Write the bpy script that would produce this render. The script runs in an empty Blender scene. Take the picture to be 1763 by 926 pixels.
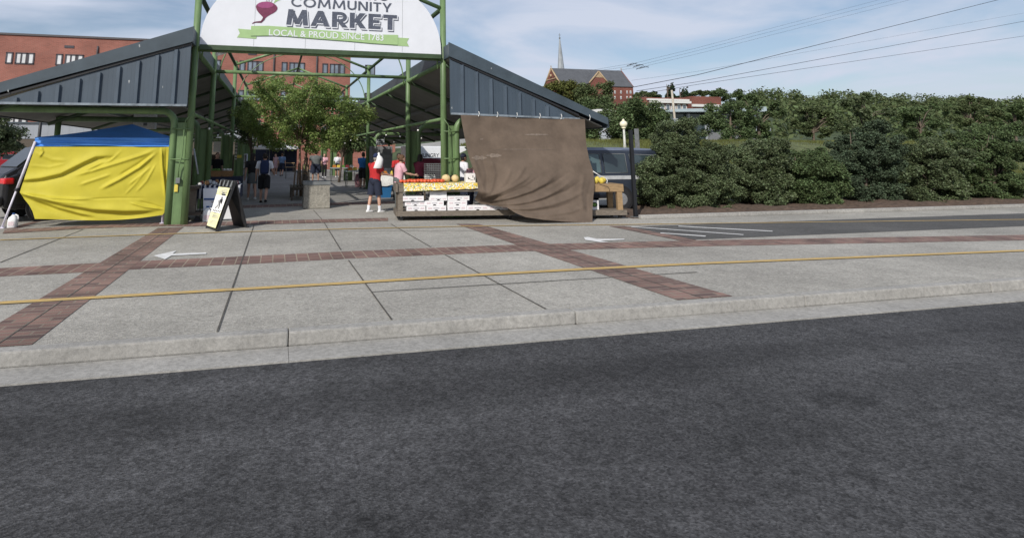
import bpy, bmesh, math, random
import numpy as np
from math import sin, cos, tan, pi, radians, sqrt, atan2, hypot
from mathutils import Vector, Matrix, Euler
random.seed(7)
SC = bpy.context.scene
COL = SC.collection

# ------------------------------------------------------------------ camera model (photograph pixels, 1763 x 926)
F, CX, CY, H = 985.0, 720.0, 97.0, 1.7
PSI, PIT = radians(13.67), radians(9.6)
FW = (sin(PSI)*cos(PIT), cos(PSI)*cos(PIT), sin(PIT))
RT = (cos(PSI), -sin(PSI), 0.0)
UP = (-sin(PIT)*sin(PSI), -sin(PIT)*cos(PSI), cos(PIT))

def ray(x, y):
    return [FW[i]*F + RT[i]*(x-CX) - UP[i]*(y-CY) for i in range(3)]
def G(x, y, z=0.0):                      # where a photo point lies on a level surface
    r = ray(x, y); t = (z-H)/r[2]
    return Vector((r[0]*t, r[1]*t, z))
def YP(x, y, Y):                         # where a photo point lies on a vertical plane parallel to the shed fronts
    r = ray(x, y); t = Y/r[1]
    return Vector((r[0]*t, Y, H+r[2]*t))

# ------------------------------------------------------------------ materials
MATS = {}
def lin(c):
    return tuple((v/12.92 if v <= 0.04045 else ((v+0.055)/1.055)**2.4) for v in c)
def mat(name, col, rough=0.7, var=0.15, scale=6.0, bump=0.0, bscale=40.0, metal=0.0, spec=0.4, stretch=None, detail=5.0, col2=None, trans=0.0, island=False):
    m = bpy.data.materials.new(name); m.use_nodes = True
    nt = m.node_tree; N = nt.nodes; L = nt.links
    b = N['Principled BSDF']
    b.inputs['Roughness'].default_value = rough
    b.inputs['Metallic'].default_value = metal
    b.inputs['Specular IOR Level'].default_value = spec
    c = tuple(col)
    c2 = tuple(col2) if col2 else tuple(min(1, v*(1+var*1.6)) for v in c)
    c1 = tuple(v*(1-var) for v in c) if not col2 else c
    tc = N.new('ShaderNodeTexCoord'); mp = N.new('ShaderNodeMapping')
    if stretch: mp.inputs['Scale'].default_value = stretch
    L.new(tc.outputs['Object'], mp.inputs['Vector'])
    nz = N.new('ShaderNodeTexNoise'); nz.inputs['Scale'].default_value = scale; nz.inputs['Detail'].default_value = detail
    nz.inputs['Roughness'].default_value = 0.65
    L.new(mp.outputs['Vector'], nz.inputs['Vector'])
    rp = N.new('ShaderNodeValToRGB')
    rp.color_ramp.elements[0].position = 0.3; rp.color_ramp.elements[1].position = 0.7
    rp.color_ramp.elements[0].color = (*c1, 1); rp.color_ramp.elements[1].color = (*c2, 1)
    L.new(nz.outputs['Fac'], rp.inputs['Fac'])
    out = rp.outputs['Color']
    if island:
        g = N.new('ShaderNodeNewGeometry'); hs = N.new('ShaderNodeHueSaturation')
        mr = N.new('ShaderNodeMapRange'); mr.inputs['To Min'].default_value = 0.66; mr.inputs['To Max'].default_value = 1.4
        mh = N.new('ShaderNodeMapRange'); mh.inputs['To Min'].default_value = 0.478; mh.inputs['To Max'].default_value = 0.515
        L.new(g.outputs['Random Per Island'], mr.inputs['Value']); L.new(mr.outputs['Result'], hs.inputs['Value'])
        L.new(g.outputs['Random Per Island'], mh.inputs['Value']); L.new(mh.outputs['Result'], hs.inputs['Hue'])
        L.new(out, hs.inputs['Color']); out = hs.outputs['Color']
    L.new(out, b.inputs['Base Color'])
    if bump > 0:
        nb = N.new('ShaderNodeTexNoise'); nb.inputs['Scale'].default_value = bscale; nb.inputs['Detail'].default_value = 6
        L.new(mp.outputs['Vector'], nb.inputs['Vector'])
        bm_ = N.new('ShaderNodeBump'); bm_.inputs['Strength'].default_value = bump; bm_.inputs['Distance'].default_value = 0.02
        L.new(nb.outputs['Fac'], bm_.inputs['Height']); L.new(bm_.outputs['Normal'], b.inputs['Normal'])
    if trans > 0:
        t = N.new('ShaderNodeBsdfTranslucent'); mx = N.new('ShaderNodeMixShader'); mx.inputs['Fac'].default_value = trans
        L.new(out, t.inputs['Color']); L.new(b.outputs['BSDF'], mx.inputs[1]); L.new(t.outputs['BSDF'], mx.inputs[2])
        L.new(mx.outputs['Shader'], N['Material Output'].inputs['Surface'])
    MATS[name] = m
    return m

def brick_mat(name, c1, c2, mortar, bw, bh, msize, axes='XY', rot=0.0, scale_var=1.5, rough=0.85, bump=0.4):
    m = bpy.data.materials.new(name); m.use_nodes = True
    nt = m.node_tree; N = nt.nodes; L = nt.links; b = N['Principled BSDF']
    b.inputs['Roughness'].default_value = rough; b.inputs['Specular IOR Level'].default_value = 0.25
    tc = N.new('ShaderNodeTexCoord'); sp = N.new('ShaderNodeSeparateXYZ'); cb = N.new('ShaderNodeCombineXYZ')
    L.new(tc.outputs['Object'], sp.inputs['Vector'])
    if axes == 'XY': L.new(sp.outputs['X'], cb.inputs['X']); L.new(sp.outputs['Y'], cb.inputs['Y'])
    elif axes == 'YX': L.new(sp.outputs['Y'], cb.inputs['X']); L.new(sp.outputs['X'], cb.inputs['Y'])
    else:
        ad = N.new('ShaderNodeMath'); ad.operation = 'ADD'
        L.new(sp.outputs['X'], ad.inputs[0]); L.new(sp.outputs['Y'], ad.inputs[1])
        L.new(ad.outputs[0], cb.inputs['X']); L.new(sp.outputs['Z'], cb.inputs['Y'])
    br = N.new('ShaderNodeTexBrick')
    br.inputs['Scale'].default_value = 1.0; br.inputs['Brick Width'].default_value = bw; br.inputs['Row Height'].default_value = bh
    br.inputs['Mortar Size'].default_value = msize; br.inputs['Mortar Smooth'].default_value = 0.3; br.inputs['Bias'].default_value = 0.0
    br.inputs['Color1'].default_value = (*c1, 1); br.inputs['Color2'].default_value = (*c2, 1); br.inputs['Mortar'].default_value = (*mortar, 1)
    L.new(cb.outputs['Vector'], br.inputs['Vector'])
    nz = N.new('ShaderNodeTexNoise'); nz.inputs['Scale'].default_value = scale_var; nz.inputs['Detail'].default_value = 8
    L.new(tc.outputs['Object'], nz.inputs['Vector'])
    hs = N.new('ShaderNodeHueSaturation'); mr = N.new('ShaderNodeMapRange')
    mr.inputs['From Min'].default_value = 0.3; mr.inputs['From Max'].default_value = 0.7
    mr.inputs['To Min'].default_value = 0.72; mr.inputs['To Max'].default_value = 1.25
    L.new(nz.outputs['Fac'], mr.inputs['Value']); L.new(mr.outputs['Result'], hs.inputs['Value'])
    L.new(br.outputs['Color'], hs.inputs['Color']); L.new(hs.outputs['Color'], b.inputs['Base Color'])
    bp = N.new('ShaderNodeBump'); bp.inputs['Strength'].default_value = bump; bp.inputs['Distance'].default_value = 0.008; bp.invert = True
    L.new(br.outputs['Fac'], bp.inputs['Height']); L.new(bp.outputs['Normal'], b.inputs['Normal'])
    MATS[name] = m
    return m

def concrete_mat(name, col, stain=0.25, fine=0.35):
    m = bpy.data.materials.new(name); m.use_nodes = True
    nt = m.node_tree; N = nt.nodes; L = nt.links; b = N['Principled BSDF']
    b.inputs['Roughness'].default_value = 0.9; b.inputs['Specular IOR Level'].default_value = 0.25
    tc = N.new('ShaderNodeTexCoord')
    def noise(s, d, r=0.6):
        n = N.new('ShaderNodeTexNoise'); n.inputs['Scale'].default_value = s; n.inputs['Detail'].default_value = d; n.inputs['Roughness'].default_value = r
        L.new(tc.outputs['Object'], n.inputs['Vector']); return n
    big, mid, sm = noise(0.35, 6), noise(3.0, 9, 0.75), noise(17, 5, 0.85)
    def rng(n, lo, hi, a=0.3, z=0.7):
        r = N.new('ShaderNodeMapRange'); r.inputs['From Min'].default_value = a; r.inputs['From Max'].default_value = z
        r.inputs['To Min'].default_value = lo; r.inputs['To Max'].default_value = hi
        L.new(n.outputs['Fac'], r.inputs['Value']); return r
    a = rng(big, 1-stain, 1+stain*0.6); c = rng(mid, 1-stain*0.6, 1+stain*0.5); d = rng(sm, 1-fine, 1+fine)
    v = N.new('ShaderNodeTexVoronoi'); v.inputs['Scale'].default_value = 2.2; L.new(tc.outputs['Object'], v.inputs['Vector'])
    sp = N.new('ShaderNodeMapRange'); sp.inputs['From Min'].default_value = 0.02; sp.inputs['From Max'].default_value = 0.06
    sp.inputs['To Min'].default_value = 0.55; sp.inputs['To Max'].default_value = 1.0
    L.new(v.outputs['Distance'], sp.inputs['Value'])
    m1 = N.new('ShaderNodeMath'); m1.operation = 'MULTIPLY'; L.new(a.outputs[0], m1.inputs[0]); L.new(c.outputs[0], m1.inputs[1])
    m2 = N.new('ShaderNodeMath'); m2.operation = 'MULTIPLY'; L.new(m1.outputs[0], m2.inputs[0]); L.new(d.outputs[0], m2.inputs[1])
    m3 = N.new('ShaderNodeMath'); m3.operation = 'MULTIPLY'; L.new(m2.outputs[0], m3.inputs[0]); L.new(sp.outputs[0], m3.inputs[1])
    hs = N.new('ShaderNodeHueSaturation'); hs.inputs['Color'].default_value = (*col, 1)
    L.new(m3.outputs[0], hs.inputs['Value']); L.new(hs.outputs['Color'], b.inputs['Base Color'])
    bp = N.new('ShaderNodeBump'); bp.inputs['Strength'].default_value = 0.35; bp.inputs['Distance'].default_value = 0.01
    L.new(sm.outputs['Fac'], bp.inputs['Height']); L.new(bp.outputs['Normal'], b.inputs['Normal'])
    MATS[name] = m
    return m

def weave_mat(name, col, rough=0.9, scale=120.0, trans=0.12, var=0.2, see=0.0):
    m = mat(name, col, rough, var, 1.6, 0.0, trans=trans, spec=0.15)
    nt = m.node_tree; N = nt.nodes; L = nt.links; b = N['Principled BSDF']
    w = N.new('ShaderNodeTexWave'); w.inputs['Scale'].default_value = scale*0.1; w.inputs['Distortion'].default_value = 2.0; w.bands_direction = 'Z'
    tc = N.new('ShaderNodeTexCoord'); L.new(tc.outputs['Object'], w.inputs['Vector'])
    bp = N.new('ShaderNodeBump'); bp.inputs['Strength'].default_value = 0.12; bp.inputs['Distance'].default_value = 0.01
    L.new(w.outputs['Fac'], bp.inputs['Height']); L.new(bp.outputs['Normal'], b.inputs['Normal'])
    return m

def corrug_mat(name, col, scale, rough=0.5, var=0.12, strength=0.6, spec=0.4):
    m = mat(name, col, rough, var, 1.2, 0.0, spec=spec, stretch=(1, 1, 0.35))
    nt = m.node_tree; N = nt.nodes; L = nt.links; b = N['Principled BSDF']
    w = N.new('ShaderNodeTexWave'); w.inputs['Scale'].default_value = scale; w.inputs['Distortion'].default_value = 0.0; w.bands_direction = 'X'; w.wave_profile = 'SAW'
    tc = N.new('ShaderNodeTexCoord'); L.new(tc.outputs['Object'], w.inputs['Vector'])
    bp = N.new('ShaderNodeBump'); bp.inputs['Strength'].default_value = strength; bp.inputs['Distance'].default_value = 0.02
    L.new(w.outputs['Fac'], bp.inputs['Height']); L.new(bp.outputs['Normal'], b.inputs['Normal'])
    return m

concrete_mat('concrete', (0.335, 0.320, 0.288), 0.26, 0.27)
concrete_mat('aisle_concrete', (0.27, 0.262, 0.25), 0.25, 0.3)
concrete_mat('kerb_concrete', (0.33, 0.32, 0.30), 0.25, 0.3)
concrete_mat('asphalt', (0.052, 0.052, 0.054), 0.32, 0.55)
concrete_mat('parking_tar', (0.10, 0.098, 0.095), 0.3, 0.45)
def aggregate(m, sc, amt):
    N = m.node_tree.nodes; L = m.node_tree.links; b = N['Principled BSDF']; src = b.inputs['Base Color'].links[0].from_socket
    tc = N.new('ShaderNodeTexCoord'); v = N.new('ShaderNodeTexVoronoi'); v.inputs['Scale'].default_value = sc; L.new(tc.outputs['Object'], v.inputs['Vector'])
    sp = N.new('ShaderNodeSeparateColor'); L.new(v.outputs['Color'], sp.inputs['Color'])
    mr = N.new('ShaderNodeMapRange'); mr.inputs['To Min'].default_value = 1-amt; mr.inputs['To Max'].default_value = 1+amt*1.4; L.new(sp.outputs['Red'], mr.inputs['Value'])
    hs = N.new('ShaderNodeHueSaturation'); L.new(src, hs.inputs['Color']); L.new(mr.outputs[0], hs.inputs['Value']); L.new(hs.outputs['Color'], b.inputs['Base Color'])
    bp = N.new('ShaderNodeBump'); bp.inputs['Strength'].default_value = 0.6; bp.inputs['Distance'].default_value = 0.006
    L.new(v.outputs['Distance'], bp.inputs['Height']); L.new(bp.outputs['Normal'], b.inputs['Normal'])
def tracks(m):
    N = m.node_tree.nodes; L = m.node_tree.links; b = N['Principled BSDF']; src = b.inputs['Base Color'].links[0].from_socket
    tc = N.new('ShaderNodeTexCoord'); mp = N.new('ShaderNodeMapping'); mp.inputs['Scale'].default_value = (0.05, 0.9, 1); L.new(tc.outputs['Object'], mp.inputs['Vector'])
    nz = N.new('ShaderNodeTexNoise'); nz.inputs['Scale'].default_value = 1.0; nz.inputs['Detail'].default_value = 3; L.new(mp.outputs['Vector'], nz.inputs['Vector'])
    v = N.new('ShaderNodeTexNoise'); v.inputs['Scale'].default_value = 1.7; v.inputs['Detail'].default_value = 2; L.new(tc.outputs['Object'], v.inputs['Vector'])
    a = N.new('ShaderNodeMapRange'); a.inputs['From Min'].default_value = 0.35; a.inputs['From Max'].default_value = 0.65; a.inputs['To Min'].default_value = 0.72; a.inputs['To Max'].default_value = 1.38; L.new(nz.outputs['Fac'], a.inputs['Value'])
    o = N.new('ShaderNodeMapRange'); o.inputs['From Min'].default_value = 0.66; o.inputs['From Max'].default_value = 0.74; o.inputs['To Min'].default_value = 1.0; o.inputs['To Max'].default_value = 0.6; L.new(v.outputs['Fac'], o.inputs['Value'])
    mu = N.new('ShaderNodeMath'); mu.operation = 'MULTIPLY'; L.new(a.outputs[0], mu.inputs[0]); L.new(o.outputs[0], mu.inputs[1])
    hs = N.new('ShaderNodeHueSaturation'); L.new(src, hs.inputs['Color']); L.new(mu.outputs[0], hs.inputs['Value']); L.new(hs.outputs['Color'], b.inputs['Base Color'])
tracks(MATS['asphalt']); aggregate(MATS['asphalt'], 75, 0.4); aggregate(MATS['concrete'], 55, 0.15)
concrete_mat('exposed_aggregate', (0.27, 0.255, 0.22), 0.12, 0.5)
brick_mat('brick_depth', (0.245, 0.150, 0.125), (0.115, 0.078, 0.072), (0.21, 0.172, 0.14), 0.34, 0.12, 0.013, 'XY')
brick_mat('brick_cross', (0.235, 0.143, 0.120), (0.14, 0.09, 0.082), (0.29, 0.245, 0.19), 0.30, 0.19, 0.010, 'YX')
brick_mat('brick_wall', (0.30, 0.112, 0.084), (0.245, 0.092, 0.070), (0.27, 0.19, 0.16), 0.42, 0.14, 0.012, 'W', scale_var=0.25, bump=0.1)
brick_mat('brick_dark', (0.20, 0.06, 0.045), (0.16, 0.05, 0.04), (0.22, 0.15, 0.12), 0.6, 0.2, 0.02, 'W', scale_var=0.1, bump=0.05)
mat('coping', (0.07, 0.065, 0.07), 0.6)
mat('frame_dark', (0.05, 0.045, 0.055), 0.5)
mat('blind_white', (0.58, 0.59, 0.60), 0.35, 0.12, 0.8)
mat('window_glass', (0.16, 0.19, 0.23), 0.12, 0.4, 0.5, spec=0.6)
mat('green_paint', (0.12, 0.19, 0.083), 0.45, 0.26, 5.0, bump=0.06, bscale=30, stretch=(1, 1, 0.25), detail=8)
mat('green_dark', (0.04, 0.068, 0.032), 0.5, 0.2, 3)
corrug_mat('slate_panel', (0.050, 0.070, 0.094), 3.2, 0.45, 0.14, 0.5)
mat('slate_rib', (0.068, 0.09, 0.117), 0.45, 0.12, 2.0)
mat('slate_trim', (0.05, 0.068, 0.084), 0.45, 0.15, 2.0, bump=0.05, bscale=4)
mat('slate_edge', (0.17, 0.20, 0.23), 0.5, 0.35, 6)
corrug_mat('roof_sheet', (0.07, 0.09, 0.115), 0.9, 0.5, 0.15, 0.4)
mat('soffit', (0.20, 0.195, 0.18), 0.8, 0.15, 0.8)
mat('sign_white', (0.68, 0.70, 0.745), 0.45, 0.035, 1.5, spec=0.3)
mat('sign_slate', (0.075, 0.085, 0.115), 0.5, 0.3, 28)
mat('sign_green', (0.33, 0.48, 0.225), 0.5, 0.06, 6)
mat('sign_greendark', (0.10, 0.17, 0.08), 0.5, 0.06, 6)
mat('beet', (0.155, 0.03, 0.072), 0.5, 0.18, 14)
mat('beet_light', (0.29, 0.06, 0.165), 0.5, 0.1, 14)
mat('beet_root', (0.11, 0.02, 0.05), 0.5, 0.15, 10)
mat('beet_stem', (0.36, 0.33, 0.36), 0.5, 0.2, 10)
mat('white_plastic', (0.76, 0.76, 0.76), 0.4, 0.05, 5)
mat('white_board', (0.66, 0.69, 0.76), 0.5, 0.04, 3)
mat('white_box', (0.74, 0.73, 0.74), 0.6, 0.05, 8)
mat('box_inside', (0.14, 0.13, 0.125), 0.8, 0.2)
mat('print_red', (0.60, 0.50, 0.52), 0.6, 0.25, 70)
mat('print_grey', (0.30, 0.29, 0.32), 0.6, 0.3, 90)
mat('print_blue', (0.015, 0.07, 0.24), 0.5, 0.1)
mat('black_hole', (0.012, 0.012, 0.014), 0.8)
mat('yellow_cloth', (0.58, 0.505, 0.05), 0.6, 0.06, 2.0, trans=0.15, spec=0.25)
mat('blue_cloth', (0.10, 0.31, 0.80), 0.55, 0.08, 2.0, trans=0.10, spec=0.3)
weave_mat('brown_cloth', (0.135, 0.103, 0.080), 0.95, 320, 0.15, 0.20)
mat('brown_worn', (0.172, 0.138, 0.112), 0.95, 0.25, 20, trans=0.1)
mat('pole_white', (0.66, 0.63, 0.72), 0.4, 0.08)
mat('yellow_paint', (0.40, 0.30, 0.15), 0.8, 0.2, 7, col2=(0.56, 0.37, 0.11), detail=9)
mat('white_paint', (0.56, 0.555, 0.54), 0.8, 0.16, 8, col2=(0.76, 0.76, 0.76), detail=9)
mat('joint_dark', (0.075, 0.07, 0.062), 0.95, 0.3, 8)
mat('mulch', (0.085, 0.058, 0.042), 0.95, 0.45, 9, bump=0.9, bscale=28)
mat('wood_grey', (0.145, 0.122, 0.098), 0.85, 0.3, 7, bump=0.3, bscale=14, stretch=(1, 6, 6))
mat('wood_dark', (0.085, 0.07, 0.055), 0.85, 0.3, 7, bump=0.3, bscale=14, stretch=(1, 6, 6))
mat('wood_new', (0.27, 0.18, 0.095), 0.8, 0.2, 6, bump=0.2, bscale=14, stretch=(1, 6, 6))
mat('rubber', (0.02, 0.02, 0.022), 0.8)
mat('caster_metal', (0.25, 0.25, 0.25), 0.4, metal=0.7)
mat('tomato', (0.62, 0.095, 0.035), 0.28, 0.2, 9, spec=0.5)
mat('melon', (0.60, 0.47, 0.25), 0.8, 0.18, 40, bump=0.5, bscale=70)
mat('black_plastic', (0.018, 0.018, 0.02), 0.45, 0.2)
mat('aframe_black', (0.022, 0.022, 0.024), 0.55, 0.25, 6)
mat('poster_yellow', (0.86, 0.83, 0.48), 0.6, 0.03)
mat('poster_white', (0.80, 0.80, 0.80), 0.6, 0.02)
mat('ink', (0.03, 0.03, 0.04), 0.6)
mat('ink_pale', (0.56, 0.55, 0.48), 0.6, 0.25, 60)
mat('car_black', (0.010, 0.010, 0.012), 0.25, 0.1, spec=0.35)
mat('car_glass', (0.014, 0.017, 0.02), 0.1, 0.2, spec=0.45)
mat('van_blue', (0.022, 0.028, 0.042), 0.3, 0.1, spec=0.6)
mat('van_roof', (0.12, 0.14, 0.19), 0.35, 0.1, spec=0.6)
mat('van_glass', (0.03, 0.045, 0.05), 0.07, 0.3, 0.8, spec=0.8)
mat('van_glass_pale', (0.075, 0.12, 0.125), 0.15, 0.2, 0.8, spec=0.7)
mat('chrome', (0.55, 0.55, 0.56), 0.25, metal=0.8)
mat('silver_trim', (0.42, 0.43, 0.44), 0.4)
mat('lamp_red', (0.62, 0.015, 0.02), 0.2, 0.15, 20, spec=0.6)
mat('maroon_paint', (0.13, 0.02, 0.035), 0.25, 0.1, spec=0.6)
mat('car_red', (0.32, 0.02, 0.03), 0.25, 0.1, spec=0.6)
mat('van_white', (0.72, 0.73, 0.76), 0.35, 0.04)
mat('globe', (0.80, 0.74, 0.55), 0.4, 0.06)
mat('post_pale', (0.48, 0.48, 0.44), 0.6)
mat('steel_black', (0.014, 0.015, 0.018), 0.5, 0.2)
mat('steel_grey', (0.15, 0.16, 0.165), 0.5, 0.15)
mat('zinc', (0.36, 0.39, 0.42), 0.45, 0.15, 2)
corrug_mat('corrugated_grey', (0.26, 0.28, 0.31), 0.55, 0.5, 0.06, 1.0)
mat('stone_tan', (0.36, 0.27, 0.17), 0.8, 0.15, 0.8)
mat('slate_roof', (0.085, 0.09, 0.10), 0.7, 0.12, 0.4)
mat('spire_grey', (0.27, 0.29, 0.31), 0.5, 0.15, 0.3)
mat('trim_white', (0.62, 0.62, 0.60), 0.6, 0.08)
mat('pale_roof', (0.36, 0.43, 0.46), 0.5, 0.08, 0.4)
mat('wood_pole', (0.40, 0.36, 0.30), 0.85, 0.15, 3)
mat('wire_black', (0.02, 0.02, 0.022), 0.6)
mat('grass', (0.085, 0.10, 0.04), 0.95, 0.35, 1.5, bump=0.5, bscale=10)
mat('hill_green', (0.05, 0.07, 0.03), 0.95, 0.4, 0.15, bump=0.8, bscale=1.5)
mat('bark', (0.11, 0.085, 0.065), 0.9, 0.3, 9, bump=0.4, bscale=20)
mat('bark_pale', (0.24, 0.17, 0.12), 0.9, 0.25, 9, bump=0.3, bscale=20)
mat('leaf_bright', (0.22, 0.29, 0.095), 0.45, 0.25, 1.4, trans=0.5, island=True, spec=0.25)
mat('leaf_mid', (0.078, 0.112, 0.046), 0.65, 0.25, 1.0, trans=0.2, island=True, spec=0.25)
mat('leaf_dark', (0.088, 0.115, 0.055), 0.55, 0.3, 0.9, trans=0.15, island=True, spec=0.3)
mat('leaf_far', (0.085, 0.110, 0.048), 0.75, 0.3, 0.25, trans=0.2, island=True, spec=0.15)
mat('leaf_conifer', (0.030, 0.050, 0.026), 0.75, 0.3, 0.3, trans=0.1, island=True, spec=0.15)
mat('leaf_conifer2', (0.060, 0.085, 0.050), 0.65, 0.3, 0.8, trans=0.12, island=True, spec=0.2)
mat('leaf_olive', (0.105, 0.115, 0.036), 0.75, 0.3, 0.3, trans=0.2, island=True, spec=0.15)
mat('skin_light', (0.52, 0.31, 0.23), 0.55, 0.06)
mat('skin_tan', (0.34, 0.19, 0.13), 0.55, 0.06)
mat('skin_dark', (0.12, 0.065, 0.045), 0.55, 0.06)
mat('cloth_red', (0.44, 0.022, 0.025), 0.85, 0.1, 8)
mat('cloth_navy', (0.017, 0.022, 0.042), 0.85, 0.15, 8)
mat('cloth_navy2', (0.018, 0.03, 0.085), 0.85, 0.15, 8)
mat('cloth_black', (0.012, 0.012, 0.014), 0.85, 0.15, 8)
mat('cloth_white', (0.72, 0.73, 0.78), 0.85, 0.05, 8)
mat('cloth_grey', (0.105, 0.115, 0.115), 0.85, 0.12, 8)
mat('cloth_blue', (0.02, 0.13, 0.36), 0.85, 0.1, 8)
mat('cloth_sky', (0.14, 0.22, 0.37), 0.85, 0.1, 8)
mat('cloth_pink', (0.66, 0.38, 0.44), 0.85, 0.08, 8)
mat('cloth_maroon', (0.16, 0.02, 0.045), 0.85, 0.1, 8)
mat('cloth_floral', (0.45, 0.30, 0.33), 0.85, 0.4, 60)
mat('hair_brown', (0.10, 0.055, 0.03), 0.8, 0.25, 40)
mat('hair_dark', (0.02, 0.015, 0.013), 0.7, 0.25, 40)
mat('hair_grey', (0.30, 0.28, 0.26), 0.8, 0.2, 40)
mat('basket', (0.30, 0.17, 0.08), 0.85, 0.25, 30, bump=0.5, bscale=60)
mat('goods_white', (0.60, 0.60, 0.58), 0.5, 0.15, 20)
mat('goods_maroon', (0.16, 0.02, 0.03), 0.6, 0.2, 20)
mat('goods_green', (0.10, 0.20, 0.04), 0.7, 0.3, 30)
mat('goods_yellow', (0.60, 0.48, 0.08), 0.6, 0.2, 10)
mat('goods_orange', (0.45, 0.17, 0.03), 0.6, 0.2, 10)
mat('tote_blue', (0.02, 0.12, 0.28), 0.5, 0.1)
mat('cabinet_grey', (0.16, 0.165, 0.17), 0.5, 0.2)
mat('sign_grey', (0.33, 0.35, 0.36), 0.6, 0.15, 20)
mat('bulb', (0.75, 0.75, 0.72), 0.15, 0.05)
mat('eye', (0.02, 0.015, 0.012), 0.3)
mat('lips', (0.30, 0.12, 0.10), 0.5)
def check_mat(name, c1, c2, s):
    m = bpy.data.materials.new(name); m.use_nodes = True
    N = m.node_tree.nodes; L = m.node_tree.links; b = N['Principled BSDF']; b.inputs['Roughness'].default_value = 0.85
    tc = N.new('ShaderNodeTexCoord'); ck = N.new('ShaderNodeTexChecker'); ck.inputs['Scale'].default_value = s
    ck.inputs['Color1'].default_value = (*c1, 1); ck.inputs['Color2'].default_value = (*c2, 1)
    L.new(tc.outputs['Object'], ck.inputs['Vector']); L.new(ck.outputs['Color'], b.inputs['Base Color'])
    MATS[name] = m
check_mat('cloth_check', (0.34, 0.06, 0.10), (0.55, 0.42, 0.44), 32)
def floral_mat():
    m = bpy.data.materials.new('floral_cloth'); m.use_nodes = True
    N = m.node_tree.nodes; L = m.node_tree.links; b = N['Principled BSDF']; b.inputs['Roughness'].default_value = 0.6
    tc = N.new('ShaderNodeTexCoord'); v = N.new('ShaderNodeTexVoronoi'); v.inputs['Scale'].default_value = 38
    L.new(tc.outputs['Object'], v.inputs['Vector'])
    sp = N.new('ShaderNodeSeparateColor'); L.new(v.outputs['Color'], sp.inputs['Color'])
    r = N.new('ShaderNodeValToRGB'); cr = r.color_ramp; cr.interpolation = 'CONSTANT'
    stops = [(0, (0.72, 0.52, 0.07)), (0.36, (0.72, 0.66, 0.35)), (0.54, (0.72, 0.72, 0.66)), (0.70, (0.26, 0.33, 0.08)), (0.80, (0.62, 0.36, 0.05)), (0.9, (0.24, 0.27, 0.36))]
    cr.elements[0].color = (*stops[0][1], 1); cr.elements[1].position = stops[1][0]; cr.elements[1].color = (*stops[1][1], 1)
    for p, c in stops[2:]:
        e = cr.elements.new(p); e.color = (*c, 1)
    L.new(sp.outputs['Red'], r.inputs['Fac']); L.new(r.outputs['Color'], b.inputs['Base Color'])
    MATS['floral_cloth'] = m
floral_mat()
def stripe_mat():
    m = bpy.data.materials.new('stripe_cloth'); m.use_nodes = True
    N = m.node_tree.nodes; L = m.node_tree.links; b = N['Principled BSDF']; b.inputs['Roughness'].default_value = 0.85
    tc = N.new('ShaderNodeTexCoord'); w = N.new('ShaderNodeTexWave'); w.inputs['Scale'].default_value = 2.6; w.inputs['Distortion'].default_value = 1.2; w.bands_direction = 'X'
    L.new(tc.outputs['Object'], w.inputs['Vector'])
    r = N.new('ShaderNodeValToRGB'); r.color_ramp.interpolation = 'CONSTANT'
    r.color_ramp.elements[0].color = (0.012, 0.018, 0.045, 1); r.color_ramp.elements[1].position = 0.6; r.color_ramp.elements[1].color = (0.5, 0.5, 0.52, 1)
    L.new(w.outputs['Fac'], r.inputs['Fac']); L.new(r.outputs['Color'], b.inputs['Base Color'])
    MATS['stripe_cloth'] = m
stripe_mat()

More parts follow.
